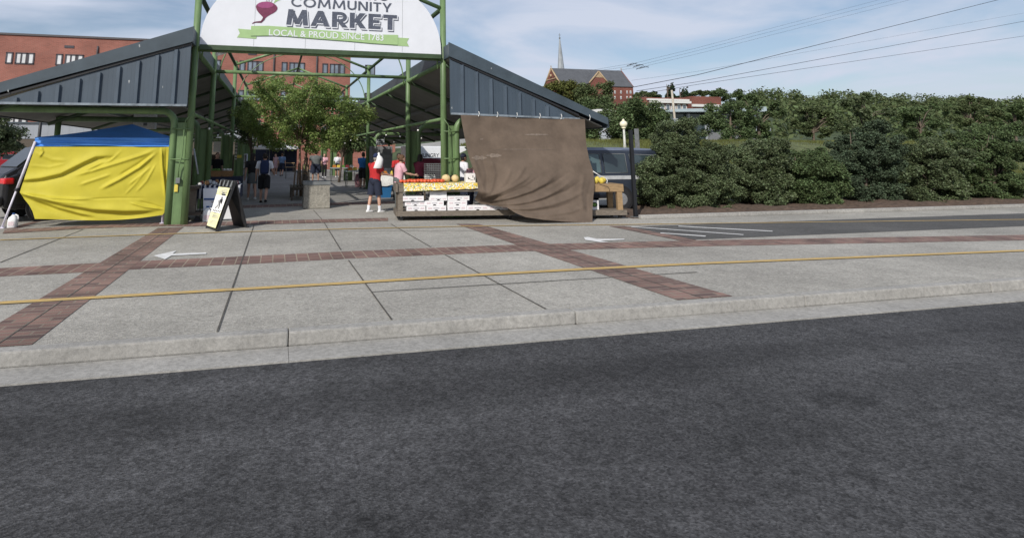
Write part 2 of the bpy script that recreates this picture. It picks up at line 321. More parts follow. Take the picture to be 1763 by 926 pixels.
# ------------------------------------------------------------------ mesh builder
ORG = {}
class MB:
    def __init__(s):
        s.v = []; s.f = []; s.sm = []; s.mi = []
    def add(s, vs, fs, smooth=False, mi=0):
        o = len(s.v); s.v += [tuple(v) for v in vs]
        for f in fs:
            s.f.append(tuple(i+o for i in f)); s.sm.append(smooth); s.mi.append(mi)
        return s
    def box(s, c, d, rz=0.0, rx=0.0, ry=0.0, mi=0, bev=0.0):
        x, y, z = (k/2 for k in d)
        R = Euler((rx, ry, rz)).to_matrix(); c = Vector(c)
        if bev > 0:
            bm = bmesh.new(); bmesh.ops.create_cube(bm, size=1.0)
            for v in bm.verts: v.co = Vector((v.co.x*d[0], v.co.y*d[1], v.co.z*d[2]))
            bmesh.ops.bevel(bm, geom=list(bm.edges), offset=bev, segments=2, affect='EDGES', profile=0.6)
            bm.verts.index_update()
            s.add([R @ v.co + c for v in bm.verts], [[v.index for v in f.verts] for f in bm.faces], False, mi); bm.free(); return s
        vs = [R @ Vector((a*x, b*y, e*z)) + c for a in (-1, 1) for b in (-1, 1) for e in (-1, 1)]
        return s.add(vs, [(0, 1, 3, 2), (4, 6, 7, 5), (0, 4, 5, 1), (2, 3, 7, 6), (0, 2, 6, 4), (1, 5, 7, 3)], False, mi)
    def tube(s, pts, r, seg=10, cap=True, mi=0, smooth=True):
        pts = [Vector(p) for p in pts]; n = len(pts)
        rs = r if isinstance(r, (list, tuple)) else [r]*n
        vs = []; ref = None
        for i, p in enumerate(pts):
            t = (pts[min(i+1, n-1)] - pts[max(i-1, 0)])
            if t.length < 1e-9: t = Vector((0, 0, 1))
            t.normalize()
            if ref is None:
                ref = Vector((0, 0, 1)) if abs(t.z) < 0.9 else Vector((1, 0, 0))
            a = ref - t*ref.dot(t)
            if a.length < 1e-6: a = t.orthogonal()
            a.normalize(); b = t.cross(a); ref = a
            for k in range(seg):
                q = 2*pi*k/seg; vs.append(p + (a*cos(q)+b*sin(q))*rs[i])
        fs = [(i*seg+k, i*seg+(k+1) % seg, (i+1)*seg+(k+1) % seg, (i+1)*seg+k) for i in range(n-1) for k in range(seg)]
        s.add(vs, fs, smooth, mi)
        if cap:
            o = len(s.v)-len(vs)
            s.f.append(tuple(o+k for k in reversed(range(seg)))); s.sm.append(False); s.mi.append(mi)
            s.f.append(tuple(o+(n-1)*seg+k for k in range(seg))); s.sm.append(False); s.mi.append(mi)
        return s
    def loft(s, rings, closed=True, cap=False, smooth=True, mi=0):
        n = len(rings[0]); vs = [p for r in rings for p in r]
        m = n if closed else n-1
        fs = [(i*n+k, i*n+(k+1) % n, (i+1)*n+(k+1) % n, (i+1)*n+k) for i in range(len(rings)-1) for k in range(m)]
        o = len(s.v)
        s.add(vs, fs, smooth, mi)
        if cap:
            s.f.append(tuple(o+k for k in reversed(range(n)))); s.sm.append(False); s.mi.append(mi)
            s.f.append(tuple(o+(len(rings)-1)*n+k for k in range(n))); s.sm.append(False); s.mi.append(mi)
        return s
    def sphere(s, c, r, seg=12, rng=8, mi=0, z0=-1.0, z1=1.0):
        c = Vector(c); r = r if isinstance(r, (list, tuple)) else (r, r, r)
        rings = []
        for i in range(rng+1):
            z = z0+(z1-z0)*i/rng; z = max(-0.9995, min(0.9995, sin(z*pi/2))); q = sqrt(1-z*z)
            rings.append([c+Vector((r[0]*q*cos(2*pi*k/seg), r[1]*q*sin(2*pi*k/seg), r[2]*z)) for k in range(seg)])
        return s.loft(rings, True, True, True, mi)
    def prism(s, pts, off, mi=0):       # outline (3D, planar) given thickness by the vector off
        n = len(pts); a = [Vector(p) for p in pts]; off = Vector(off)
        vs = a+[p+off for p in a]
        fs = [tuple(range(n)), tuple(reversed(range(n, 2*n)))]+[(i, n+i, n+(i+1) % n, (i+1) % n) for i in range(n)]
        return s.add(vs, fs, False, mi)
    def grid(s, P, nu, nv, smooth=True, mi=0):
        vs = [P(i/nu, j/nv) for j in range(nv+1) for i in range(nu+1)]
        fs = [(j*(nu+1)+i, j*(nu+1)+i+1, (j+1)*(nu+1)+i+1, (j+1)*(nu+1)+i) for j in range(nv) for i in range(nu)]
        return s.add(vs, fs, smooth, mi)
    def build(s, name, m, parent=None, label=None, local=False, fix=True):
        me = bpy.data.meshes.new(name)
        o0 = ORG.get(parent.name, Vector((0, 0, 0))) if (parent is not None and not local) else Vector((0, 0, 0))
        me.from_pydata([tuple(Vector(v)-o0) for v in s.v], [], s.f)
        me.polygons.foreach_set('use_smooth', s.sm)
        ms = m if isinstance(m, (list, tuple)) else [m]
        for k in ms: me.materials.append(MATS[k])
        if len(ms) > 1: me.polygons.foreach_set('material_index', s.mi)
        me.update()
        if fix:
            bm = bmesh.new(); bm.from_mesh(me); bmesh.ops.recalc_face_normals(bm, faces=bm.faces); bm.to_mesh(me); bm.free()
        o = bpy.data.objects.new(name, me); COL.objects.link(o)
        if parent is not None:
            o.parent = parent; ORG[o.name] = o0
        if label: o['label'] = label
        return o

def tag(o, label, cat, group=None):
    o['label'] = label; o['category'] = cat
    if group: o['group'] = group
    return o
def thing(name, label, cat, loc=(0, 0, 0), group=None, rz=0.0):
    o = bpy.data.objects.new(name, None); COL.objects.link(o); o.empty_display_size = 0.1
    o.location = loc; o.rotation_euler = (0, 0, rz); ORG[o.name] = Vector(loc)
    return tag(o, label, cat, group)
def one(name, mb, m, label, cat, loc=(0, 0, 0), group=None):     # a thing that is a single mesh
    o0 = Vector(loc)
    mb.v = [tuple(Vector(v)-o0) for v in mb.v]
    o = mb.build(name, m); o.location = o0
    return tag(o, label, cat, group)
def struct(name, mb, m):
    o = mb.build(name, m); o['kind'] = 'structure'; return o
def copy_tree(o, parent=None):
    c = o.copy(); COL.objects.link(c)
    if parent is not None: c.parent = parent
    ORG[c.name] = ORG.get(o.name, Vector((0, 0, 0)))
    for ch in list(o.children): copy_tree(ch, c)
    return c
def lerp(a, b, t): return a+(b-a)*t
def pl(pts, t):                       # point at t (0..1) along an evenly indexed polyline
    t = max(0.0, min(0.99999, t))*(len(pts)-1); i = int(t); f = t-i
    return tuple(lerp(pts[i][k], pts[i+1][k], f) for k in range(len(pts[0])))
def smooth01(t):
    t = max(0.0, min(1.0, t)); return t*t*(3-2*t)

# ------------------------------------------------------------------ sun, sky, camera
SUN_EL, SUN_AZ = radians(35.5), radians(219)          # azimuth clockwise from +Y: the sun stands behind the camera, to its left
world = bpy.data.worlds.new('World'); SC.world = world; world.use_nodes = True
wn = world.node_tree.nodes; wl = world.node_tree.links
bg = wn['Background']; bg.inputs['Strength'].default_value = 0.105
sky = wn.new('ShaderNodeTexSky'); sky.sky_type = 'NISHITA'; sky.sun_disc = False
sky.sun_elevation = SUN_EL; sky.sun_rotation = SUN_AZ; sky.air_density = 1.0; sky.dust_density = 1.2; sky.ozone_density = 2.0
tcw = wn.new('ShaderNodeTexCoord'); sepw = wn.new('ShaderNodeSeparateXYZ'); wl.new(tcw.outputs['Generated'], sepw.inputs['Vector'])
def wmath(op, a, b):
    n = wn.new('ShaderNodeMath'); n.operation = op
    for i, q in enumerate((a, b)):
        if isinstance(q, (int, float)): n.inputs[i].default_value = q
        else: wl.new(q, n.inputs[i])
    return n.outputs[0]
zc = wmath('MAXIMUM', wmath('ADD', sepw.outputs['Z'], 0.12), 0.03)
cbw = wn.new('ShaderNodeCombineXYZ')
wl.new(wmath('DIVIDE', sepw.outputs['X'], zc), cbw.inputs['X']); wl.new(wmath('DIVIDE', sepw.outputs['Y'], zc), cbw.inputs['Y'])
mpw = wn.new('ShaderNodeMapping'); mpw.inputs['Rotation'].default_value = (0, 0, radians(-28)); mpw.inputs['Scale'].default_value = (0.85, 1.05, 1)
wl.new(cbw.outputs['Vector'], mpw.inputs['Vector'])
n1 = wn.new('ShaderNodeTexNoise'); n1.inputs['Scale'].default_value = 0.95; n1.inputs['Detail'].default_value = 7; n1.inputs['Roughness'].default_value = 0.52; n1.inputs['Distortion'].default_value = 0.5
wl.new(mpw.outputs['Vector'], n1.inputs['Vector'])
rw = wn.new('ShaderNodeValToRGB'); rw.color_ramp.elements[0].position = 0.40; rw.color_ramp.elements[1].position = 0.60
rw.color_ramp.elements[0].color = (0.22, 0.22, 0.22, 1); rw.color_ramp.elements[1].color = (0.97, 0.97, 0.97, 1)
wl.new(n1.outputs['Fac'], rw.inputs['Fac'])
mixw = wn.new('ShaderNodeMixRGB'); mixw.inputs['Color2'].default_value = (5.9, 6.45, 7.7, 1)
mk = wn.new('ShaderNodeMapRange'); mk.inputs['From Min'].default_value = 0.42; mk.inputs['From Max'].default_value = 0.85; mk.inputs['To Min'].default_value = 1.0; mk.inputs['To Max'].default_value = 0.9
wl.new(sepw.outputs['Z'], mk.inputs['Value'])
mk2 = wn.new('ShaderNodeMapRange'); mk2.inputs['From Min'].default_value = -0.5; mk2.inputs['From Max'].default_value = 0.25; mk2.inputs['To Min'].default_value = 0.8; mk2.inputs['To Max'].default_value = 1.0
wl.new(sepw.outputs['Y'], mk2.inputs['Value'])
fac_ = wmath('MULTIPLY', wmath('MULTIPLY', mk.outputs[0], mk2.outputs[0]), rw.outputs['Color'])
wl.new(fac_, mixw.inputs['Fac']); wl.new(sky.outputs['Color'], mixw.inputs['Color1'])
wl.new(mixw.outputs['Color'], bg.inputs['Color'])

sl = bpy.data.lights.new('sun', 'SUN'); sl.energy = 3.9; sl.angle = radians(0.6); sl.color = (1.0, 0.95, 0.87)
so = bpy.data.objects.new('sun', sl); COL.objects.link(so)
sd = Vector((sin(SUN_AZ)*cos(SUN_EL), cos(SUN_AZ)*cos(SUN_EL), sin(SUN_EL)))
so.rotation_euler = sd.to_track_quat('Z', 'Y').to_euler(); so.location = (0, 0, 60)

cd = bpy.data.cameras.new('camera'); cd.sensor_width = 36; cd.sensor_fit = 'HORIZONTAL'; cd.lens = F/1763*36
cd.shift_x = (1763/2-CX)/1763; cd.shift_y = (CY-926/2)/1763; cd.clip_end = 6000; cd.clip_start = 0.1
co = bpy.data.objects.new('camera', cd); COL.objects.link(co)
co.location = (0, 0, H); co.matrix_world = Matrix(((RT[0], UP[0], -FW[0], 0), (RT[1], UP[1], -FW[1], 0), (RT[2], UP[2], -FW[2], H), (0, 0, 0, 1)))
SC.camera = co
SC.view_settings.view_transform = 'Standard'; SC.view_settings.look = 'None'; SC.view_settings.exposure = 0.0; SC.view_settings.gamma = 1.0
SC.render.resolution_x = 1024; SC.render.resolution_y = 537
SC.cycles.max_bounces = 6; SC.cycles.use_denoising = True

# ------------------------------------------------------------------ ground
mb = MB(); mb.add([(-900, -60, -0.14), (900, -60, -0.14), (900, 1500, -0.14), (-900, 1500, -0.14)], [(0, 1, 2, 3)])
struct('street', mb, 'asphalt')
KY = 6.0
mb = MB(); mb.box((8, 6.17+37.0, -0.07), (116, 74, 0.14)); struct('plaza_pavement', mb, 'concrete')
rk = random.Random(3)
for k in range(13):
    mb = MB(); mb.box((-12+k*3.05+1.5, KY+0.085+rk.uniform(-.006, .006), -0.064+rk.uniform(-.004, .002)), (3.044, 0.16, 0.136), rk.uniform(-.0005, .0005), bev=0.018); struct('kerb', mb, 'kerb_concrete')
    mb = MB(); mb.box((-12+k*3.05+1.5, KY-0.2, -0.136), (3.046, 0.40, 0.02)); struct('gutter', mb, 'kerb_concrete')

def strip(name, top, bot, m, z=0.004):
    a = [G(*p, z) for p in top]; b = [G(*p, z) for p in bot]; n = len(a)
    mb = MB(); mb.add(a+b, [(i, i+1, n+i+1, n+i) for i in range(n-1)])
    return struct(name, mb, m)
def resample(pts, xs):
    out = []
    for x in xs:
        for i in range(len(pts)-1):
            if pts[i][0] <= x <= pts[i+1][0] or i == len(pts)-2:
                t = (x-pts[i][0])/(pts[i+1][0]-pts[i][0]); out.append((x, lerp(pts[i][1], pts[i+1][1], t))); break
    return out
xs = [-450, -120, 0, 150, 250, 420, 600, 760, 882, 940, 1060, 1200, 1420, 1763, 1900]
ct = resample([(-450, 486), (-120, 468), (0, 461.4), (167, 452.6), (245, 449.2), (600, 432.5), (882, 421.3), (1200, 413.8), (1900, 402)], xs)
cb_ = resample([(-450, 501), (-120, 483), (0, 475.7), (140, 469), (218, 463.8), (408, 455.3), (600, 445), (923, 431.5), (1200, 424), (1900, 411)], xs)
strip('brick_band', ct, cb_, 'brick_cross', 0.004)
def depth_band(l0, l1, r0, r1, z):       # two edges running in depth, continued to the kerb
    def ext(p, q):
        a, b = G(*p, z), G(*q, z); t = (KY+0.17-a.y)/(b.y-a.y); return a, a+(b-a)*t
    a, b = ext(l0, l1); c, d = ext(r0, r1)
    mb = MB(); mb.add([a, c, d, b], [(0, 1, 2, 3)]); return struct('brick_band', mb, 'brick_depth')
depth_band((272.3, 392.3), (81.7, 506), (316.5, 390.6), (166.8, 506), 0.006)
depth_band((785.5, 385.5), (1137.7, 506), (824.6, 385.5), (1200, 492), 0.006)
strip('brick_band', [(8, 396), (150, 388), (282, 382.5), (330, 383), (470, 379.5), (600, 376.5), (668, 375)],
      [(4, 402), (150, 393), (282, 389), (330, 389.5), (470, 385.5), (600, 382), (668, 380)], 'brick_cross', 0.009)
strip('brick_band', [(72, 377), (84, 376.5)], [(6, 395), (30, 394)], 'brick_depth', 0.003)
strip('brick_band', [(400, 354), (520, 350.5), (670, 346.5), (760, 344)], [(400, 359), (520, 355), (670, 351), (760, 348)], 'brick_cross', 0.004)
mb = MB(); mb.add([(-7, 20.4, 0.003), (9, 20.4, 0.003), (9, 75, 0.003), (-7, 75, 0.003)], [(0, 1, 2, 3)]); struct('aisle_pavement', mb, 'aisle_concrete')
# right hand parking lot
a1 = G(1075, 390.5, 0.005); a2 = G(1196, 412.3, 0.005)
mb = MB(); mb.add([a1, a2, (60, a2.y, 0.005), (60, a1.y, 0.005)], [(0, 1, 2, 3)]); struct('parking_asphalt', mb, 'parking_tar')
strip('brick_band', [(1048, 389), (1075, 389)], [(1175, 414.5), (1200, 413.4)], 'brick_depth', 0.009)
def line_px(name, p, q, w, m, z=0.012, ext=False):
    a, b = G(*p, z), G(*q, z)
    if ext:
        t = (KY+0.17-a.y)/(b.y-a.y); b = a+(b-a)*t
    d = (b-a).normalized(); n = Vector((-d.y, d.x, 0))*w/2
    k = max(2, int((b-a).length/0.5)); rnd = random.Random(int(p[0]))
    L, R = [], []
    for i in range(k+1):
        c = a+(b-a)*i/k; L.append(c+n*rnd.uniform(0.85, 1.1)); R.append(c-n*rnd.uniform(0.85, 1.1))
    mb = MB(); mb.add(L+R, [(i, i+1, k+2+i, k+1+i) for i in range(k)])
    return struct(name, mb, m)
for p, q in (((437.4, 387), (396.5, 506)), ((600, 447.8), (642.5, 506)), ((765, 437.5), (892.7, 506))):
    line_px('pavement_joint', p, q, 0.02, 'joint_dark', 0.008, True)
for p, q in (((294, 391.5), (124, 506)), ((806, 386), (1172, 500.5))):
    line_px('pavement_joint', p, q, 0.016, 'joint_dark', 0.009, True)
for p, q in (((539.5, 361.7), (557.5, 381)), ((557.5, 382), (587, 430)), ((673, 385.5), (742, 425)), ((143, 394.8), (0, 451.5)), ((640, 502), (1050, 477)), ((560, 398), (838, 397)), ((1050, 477), (1200, 468))):
    line_px('pavement_joint', p, q, 0.022, 'joint_dark', 0.008)
def poly_line(name, pts, w, m, z):
    a = [G(*p, z) for p in pts]; n = len(a)
    mb = MB(); mb.add([p+Vector((0, w/2, 0)) for p in a]+[p-Vector((0, w/2, 0)) for p in a], [(i, i+1, n+i+1, n+i) for i in range(n-1)])
    struct(name, mb, m)
poly_line('painted_line', [(-300, 426), (-60, 415.5), (0, 412.8), (190, 406), (313, 401.5), (600, 393.6), (838, 388.6), (1040, 386.8), (1200, 384.6), (1500, 381), (1900, 376)], 0.09, 'yellow_paint', 0.012)
poly_line('painted_line', [(-300, 538.5), (0, 521), (289, 504.3), (600, 486.6), (831, 472.3), (1010, 462.6), (1200, 453.4), (1763, 431), (2100, 424)], 0.13, 'yellow_paint', 0.012)
def poly_mark(name, pts, m, z=0.016):
    mb = MB(); a = [G(*p, z) for p in pts]; mb.add(a, [tuple(range(len(a)))]); struct(name, mb, m)
poly_mark('painted_arrow', [(264, 440), (304, 431.2), (297, 436.6), (355, 434.6), (355, 437), (295, 440), (284, 446.2)], 'white_paint', 0.012)
poly_mark('painted_arrow', [(1005, 408.6), (1012, 407.8), (1027, 411.2), (1075, 411.2), (1075, 412.6), (1034, 414.4), (1048, 416.8), (1036, 417.2), (1008, 413)], 'white_paint', 0.012)
line_px('parking_stripe', (1137, 401), (1215, 406.5), 0.12, 'white_paint', 0.012)
line_px('parking_stripe', (1168, 389.3), (1330, 398), 0.12, 'white_paint', 0.012)
line_px('parking_stripe', (1087, 390.2), (1280, 404), 0.10, 'white_paint', 0.012)
# mulch bed with its low kerb
def mulch(u, v):
    x = lerp(9.15, 30, u); y = lerp(13.75, 17.2, v)
    e = min(1, min(u*12, (1-u)*12, v*6, (1-v)*6))
    return Vector((x, y, 0.006+e*(0.09+0.05*sin(x*3.1+y*2.2)+0.03*sin(x*9.7-y*5))))
mb = MB(); mb.grid(mulch, 60, 18); struct('mulch_bed', mb, 'mulch')
for k in range(7):
    mb = MB(); mb.box((10.8+k*3.03, 13.66+rk.uniform(-.006, .006), 0.05), (3.015, 0.14, 0.10), bev=0.018); struct('kerb', mb, 'kerb_concrete')

# rising ground: lot behind the van, grass bank, town hill
def hill(x, y):
    a = smooth01((y-23)/13)*2.4*smooth01((x-8)/6)
    b = smooth01((y-70)/260)*30*smooth01((x-15)/40)
    return a+b
def terr(u, v):
    x = lerp(7.5, 700, u**1.8); y = lerp(22, 760, v**1.6)
    return Vector((x, y, -0.1+hill(x, y)+0.0))
mb = MB(); mb.grid(terr, 70, 60); struct('hillside', mb, 'hill_green')
mb = MB(); mb.grid(lambda u, v: Vector((lerp(12.5, 60, u), lerp(22, 40, v), 0.02+0.12*sin(pi*v)*(1+sin(u*17))+hill(lerp(12.5, 60, u), lerp(22, 40, v)))), 40, 14)
struct('grass_bank', mb, 'grass')
rgs = np.random.default_rng(5); NB = 60000
gxx = 12.6+47*rgs.random(NB)**1.3; gyy = 22.3+17*rgs.random(NB)
gz = np.array([hill(x, y) for x, y in zip(gxx, gyy)])+0.05
hh_ = 0.07+0.16*rgs.random(NB)**2; aa = 2*pi*rgs.random(NB); ww = 0.02+0.015*rgs.random(NB); lx_, ly_ = rgs.normal(0, 0.05, NB), rgs.normal(0, 0.05, NB)
gv = np.stack([np.stack([gxx-ww*np.cos(aa), gyy-ww*np.sin(aa), gz], 1), np.stack([gxx+ww*np.cos(aa), gyy+ww*np.sin(aa), gz], 1), np.stack([gxx+lx_, gyy+ly_, gz+hh_+0.1], 1)], 1).reshape(-1, 3)
me = bpy.data.meshes.new('grass'); me.vertices.add(len(gv)); me.vertices.foreach_set('co', gv.astype(np.float32).ravel()); me.loops.add(len(gv)); me.loops.foreach_set('vertex_index', np.arange(len(gv), dtype=np.int32))
me.polygons.add(NB); me.polygons.foreach_set('loop_start', np.arange(0, len(gv), 3, dtype=np.int32)); me.materials.append(MATS['leaf_olive']); me.update(calc_edges=True); me.validate()
go_ = bpy.data.objects.new('grass', me); COL.objects.link(go_); go_['kind'] = 'stuff'
mb = MB(); mb.grid(lambda u, v: Vector((lerp(20, 110, u), lerp(70, 125, v), 0.06+hill(lerp(20, 110, u), lerp(70, 125, v)))), 20, 12); struct('parking_lot', mb, 'kerb_concrete')

# ------------------------------------------------------------------ brick building behind the market
BY = 80.0
t = thing('brick_building', 'large flat roofed red brick building with rows of white blind windows behind the market sheds', 'building', (-20, BY, 0))
mb = MB(); mb.box((-35.2, BY+8, 8.1), (89.6, 16, 16.2)); mb.build('wall', 'brick_wall', t)
mb = MB(); mb.box((-35.2, BY+8, 16.32), (89.9, 16.3, 0.24)); mb.build('roof_coping', 'coping', t)
def bwin(x, z, w, h, double=False, glass='blind_white'):
    mb = MB(); y = BY-0.03
    for dx in (-w/2, w/2) + ((0,) if double else ()): mb.box((x+dx, y, z), (0.16, 0.1, h))
    for dz in (-h/2, h/2): mb.box((x, y, z+dz), (w+0.16, 0.1, 0.16))
    f = mb.build('window', 'frame_dark', t)
    mb = MB(); mb.box((x, BY-0.012, z), (w-0.1, 0.03, h-0.1)); mb.build('pane', glass, f)
gx = [-33.11+5.54*k for k in range(-2, 9)]
for zi, zz in enumerate((13.3, 9.3, 5.3)):
    for k, x0 in enumerate(gx):
        gl = 'blind_white' if k < 6 else 'window_glass'
        if k == len(gx)-1:
            bwin(x0+1.2, zz, 1.3, 1.35, True, 'window_glass'); continue
        bwin(x0+0.38, zz, 0.62, 1.3, False, gl); bwin(x0+1.68, zz, 1.15, 1.3, True, gl); bwin(x0+2.75, zz, 0.62, 1.3, False, gl)
for x in (-26.2, -3.8, -43.0):
    mb = MB(); mb.box((x, BY-0.03, 15.0), (1.1, 0.08, 0.32)); mb.build('vent', 'frame_dark', t)
for x in (-22.9, -11, -0.9, 4.9):
    mb = MB(); mb.tube([(x, BY-0.12, 0), (x, BY-0.12, 14.6), (x, BY-0.05, 15.2)], 0.11, 8); mb.build('downpipe', 'coping', t)

t = thing('metal_sided_building', 'low grey ribbed metal wall on a brown base in front of the brick building', 'building', (-28, 58, 0))
mb = MB(); mb.box((-22, 59, 3.62), (40, 2, 1.35)); mb.build('wall', 'corrugated_grey', t)
mb = MB(); mb.box((-22, 59.05, 1.4), (40.2, 2.0, 3.08)); mb.build('base', 'wood_dark', t)
mb = MB(); mb.box((-22, 58.95, 4.35), (40.3, 2.2, 0.12)); mb.build('roof_trim', 'slate_trim', t)
mb = MB(); mb.tube([G(67, 262)*1.0, YP(71, 203, 34)], 0.09, 8)
b0 = YP(71, 203, 34); mb = MB(); mb.tube([(b0.x, 34, -0.1), (b0.x, 34, b0.z+0.9)], 0.08, 8); mb.box((b0.x, 34, 0.1), (0.4, 0.4, 0.3))
one('lamp_post', mb, 'steel_black', 'plain thin black post standing before the grey ribbed metal wall', 'post', (b0.x, 34, 0))

# ------------------------------------------------------------------ market sheds and aisle frame
BAYS = [15.18, 19.38, 27.78, 36.18, 44.58, 52.98]
def XL(y): return -2.11+0.005*(y-15.18)
def XR(y): return 4.41-0.013*(y-15.18)
GY = 14.58
def shed(side):
    s = -1 if side == 'L' else 1
    ax, az = (-2.13, 4.70) if s < 0 else (4.43, 4.60)
    lx, lz = (-7.0, 2.86) if s < 0 else (9.05, 2.64)
    bz0, bz1 = (2.83, 2.80) if s < 0 else (2.74, 2.63)
    k = (lz-az)/(lx-ax)
    zz = lambda x: az+k*(x-ax)
    name = 'market_shed'
    lab = ('open market shed with slate blue gable holding the blue tent' if s < 0 else 'open market shed with slate blue gable hung with brown shade cloth')
    t = thing(name, lab, 'market shed', (ax, GY, 0), 'open market sheds along the aisle')
    Y1 = 55.0
    n = Vector((0, 0, 1))
    # roof slab
    mb = MB(); mb.prism([(ax, GY, az), (lx, GY, lz), (lx, GY, lz-0.05), (ax, GY, az-0.05)], (0, Y1-GY, 0)); mb.build('roof', 'roof_sheet', t)
    mb = MB(); mb.prism([(ax+s*0.03, GY+0.1, az-0.36), (lx-s*0.1, GY+0.1, lz-0.22), (lx-s*0.1, GY+0.1, lz-0.18), (ax+s*0.03, GY+0.1, az-0.32)], (0, Y1-GY-0.2, 0)); so_ = mb.build('soffit', 'soffit', t)
    # ridge-side fascia along the aisle
    mb = MB(); mb.box((ax-s*0.012, (GY+Y1)/2, az-0.17), (0.05, Y1-GY, 0.36)); mb.build('ridge_fascia', 'slate_trim', t)
    mb = MB(); mb.box((lx+s*0.03, (GY+Y1)/2, lz-0.12), (0.06, Y1-GY, 0.24)); mb.build('eave_fascia', 'slate_trim', t)
    # gable panel and its rake
    fd = 0.40
    xe = ax
    ex = lx
    for i in range(200):
        x = lerp(ax, lx, i/199); zb = lerp(bz0, bz1, i/199)
        if zz(x)-fd*0.9 > zb: ex = x
    mb = MB(); mb.prism([(ax, GY-0.002, bz0), (ex, GY-0.002, lerp(bz0, bz1, (ex-ax)/(lx-ax))), (ax, GY-0.002, az-fd*0.8)], (0, 0.06, 0))
    gp = mb.build('gable_panel', 'slate_panel', t)
    mb = MB(); mb.prism([(ax-s*0.05, GY-0.075, az+0.04), (lx, GY-0.075, lz+0.04), (lx, GY-0.075, lz-0.16), (ax-s*0.05, GY-0.075, az-fd+0.06)], (0, 0.07, 0)); mb.build('gable_fascia', 'slate_trim', t)
    mb = MB(); mb.prism([(ax, GY-0.035, az-fd+0.055), (ex, GY-0.035, zz(ex)-fd*0.62), (ex, GY-0.035, zz(ex)-fd*0.62-0.05), (ax, GY-0.035, az-fd-0.01)], (0, 0.03, 0)); mb.build('fascia_channel', 'black_plastic', t)
    mb = MB(); mb.box(((ax+ex)/2, GY-0.05, (bz0+lerp(bz0, bz1, (ex-ax)/(lx-ax)))/2-0.015), (abs(ex-ax), 0.09, 0.05), ry=-atan2(bz1-bz0, lx-ax)); mb.build('flashing', 'slate_edge', t)
    x = ax+s*0.32
    while abs(x-ax) < abs(ex-ax)-0.35:
        zt = zz(x)-fd-0.02; zb = lerp(bz0, bz1, (x-ax)/(lx-ax))+0.012
        if zt-zb > 0.05: MB().add([(x-0.055, GY-0.004, zb), (x-0.035, GY-0.065, zb), (x+0.035, GY-0.065, zb), (x+0.055, GY-0.004, zb), (x-0.055, GY-0.004, zt-0.02), (x-0.035, GY-0.065, zt-0.02), (x+0.035, GY-0.065, zt), (x+0.055, GY-0.004, zt)], [(0, 1, 5, 4), (1, 2, 6, 5), (2, 3, 7, 6)]).build('panel_rib', 'slate_rib', gp)
        x += s*0.41
    for k_, (px, py, sz, Yp) in enumerate(((222, 141, 2.6, GY-0.006), (280, 150, 1.6, GY-0.006), (240, 79, 2.4, GY-0.079), (14, 157, 1.8, GY-0.079)) if s < 0 else ((826, 116, 1.5, GY-0.006), (846, 118, 1.2, GY-0.079), (778, 186, 1.6, GY-0.006))):
        rs_ = random.Random(k_+px); P3 = [YP(px+sz*0.55*cos(q)*rs_.uniform(0.5, 1.3), py+sz*1.3*sin(q)*rs_.uniform(0.5, 1.3), Yp) for q in [2*pi*j/10 for j in range(10)]]
        mb = MB(); mb.add(P3, [tuple(range(10))]); mb.build('scuff', 'sign_grey', t)
    # columns and their bent mates
    xf = XL if s < 0 else XR
    for i, y in enumerate(BAYS):
        x = xf(y)
        mb = MB(); mb.tube([(x, y, 0), (x, y, 5.95 if i else 6.6)], 0.086, 14); mb.build('column', 'green_paint', t)
        x2 = x+s*0.385
        zb = 2.72 if s < 0 else 2.62; rr = 0.30
        pts = [(x2, y+0.06, 0), (x2, y+0.06, zb-rr)]+[(x2+s*rr*(1-cos(a)), y+0.06, zb-rr+rr*sin(a)) for a in [pi/2*k_/6 for k_ in range(1, 7)]]+[(lx-s*0.55, y+0.06, zb)]
        mb = MB(); mb.tube(pts, 0.085, 14); mb.build('bent_column', 'green_paint', t)
        mb = MB(); mb.box(((x+x2)/2, y+0.05, 1.22), (0.27, 0.02, 2.44)); mb.build('column_plate', 'green_paint', t)
        mb = MB(); mb.tube([(lx-s*0.55, y+0.06, 0), (lx-s*0.55, y+0.06, zz(lx-s*0.55)-0.3)], 0.085, 10); mb.build('outer_column', 'green_paint', t)
        # rafter
        mb = MB(); mb.tube([(x, y, az-0.45), (lx-s*0.3, y, zz(lx-s*0.3)-0.42)], 0.055, 8); mb.build('rafter', 'green_dark', t)
        mb = MB()
        for zc_ in (1.55, 2.28): mb.tube([(x-s*0.02, y-0.093, zc_), (x2+s*0.02, y-0.033, zc_)], 0.016, 6)
        if i == 0: mb.build('bracket', 'green_paint', t)
    for y in (23.58, 31.98, 40.38, 48.78):
        x = xf(y); mb = MB(); mb.tube([(x, y, az-0.45), (lx-s*0.3, y, zz(lx-s*0.3)-0.42)], 0.05, 8); mb.build('rafter', 'green_dark', t)
    # longitudinal pipes
    zr = 2.66 if s < 0 else 2.62
    mb = MB(); mb.tube([(xf(15.18)-s*0.03, 15.1, zr), (xf(53)-s*0.03, 53, zr)], 0.045, 8); mb.build('rail', 'green_paint', t)
    mb = MB(); mb.tube([(xf(15.18), 15.2, az-0.44), (xf(53), 53, az-0.40)], 0.07, 10); mb.build('ridge_pipe', 'green_paint', t)
    for f_ in (0.35, 0.68):
        xx = lerp(ax, lx, f_); mb = MB(); mb.box((xx, (GY+Y1)/2, zz(xx)-0.44), (0.07, Y1-GY-0.6, 0.10)); mb.build('purlin', 'steel_grey', t)
    # conduit and outlet on the first column
    x = xf(15.18); y = 15.18-0.11
    mb = MB(); mb.tube([(x-s*0.03, y, zr), (x+s*0.10, y, zr-0.16), (x+s*0.12, y, zr-0.28), (x+s*0.13, y, 1.65), (x+s*0.20, y+0.06, 1.35), (x+s*0.20, y+0.09, 1.12)], 0.014, 6); mb.build('conduit', 'green_paint', t)
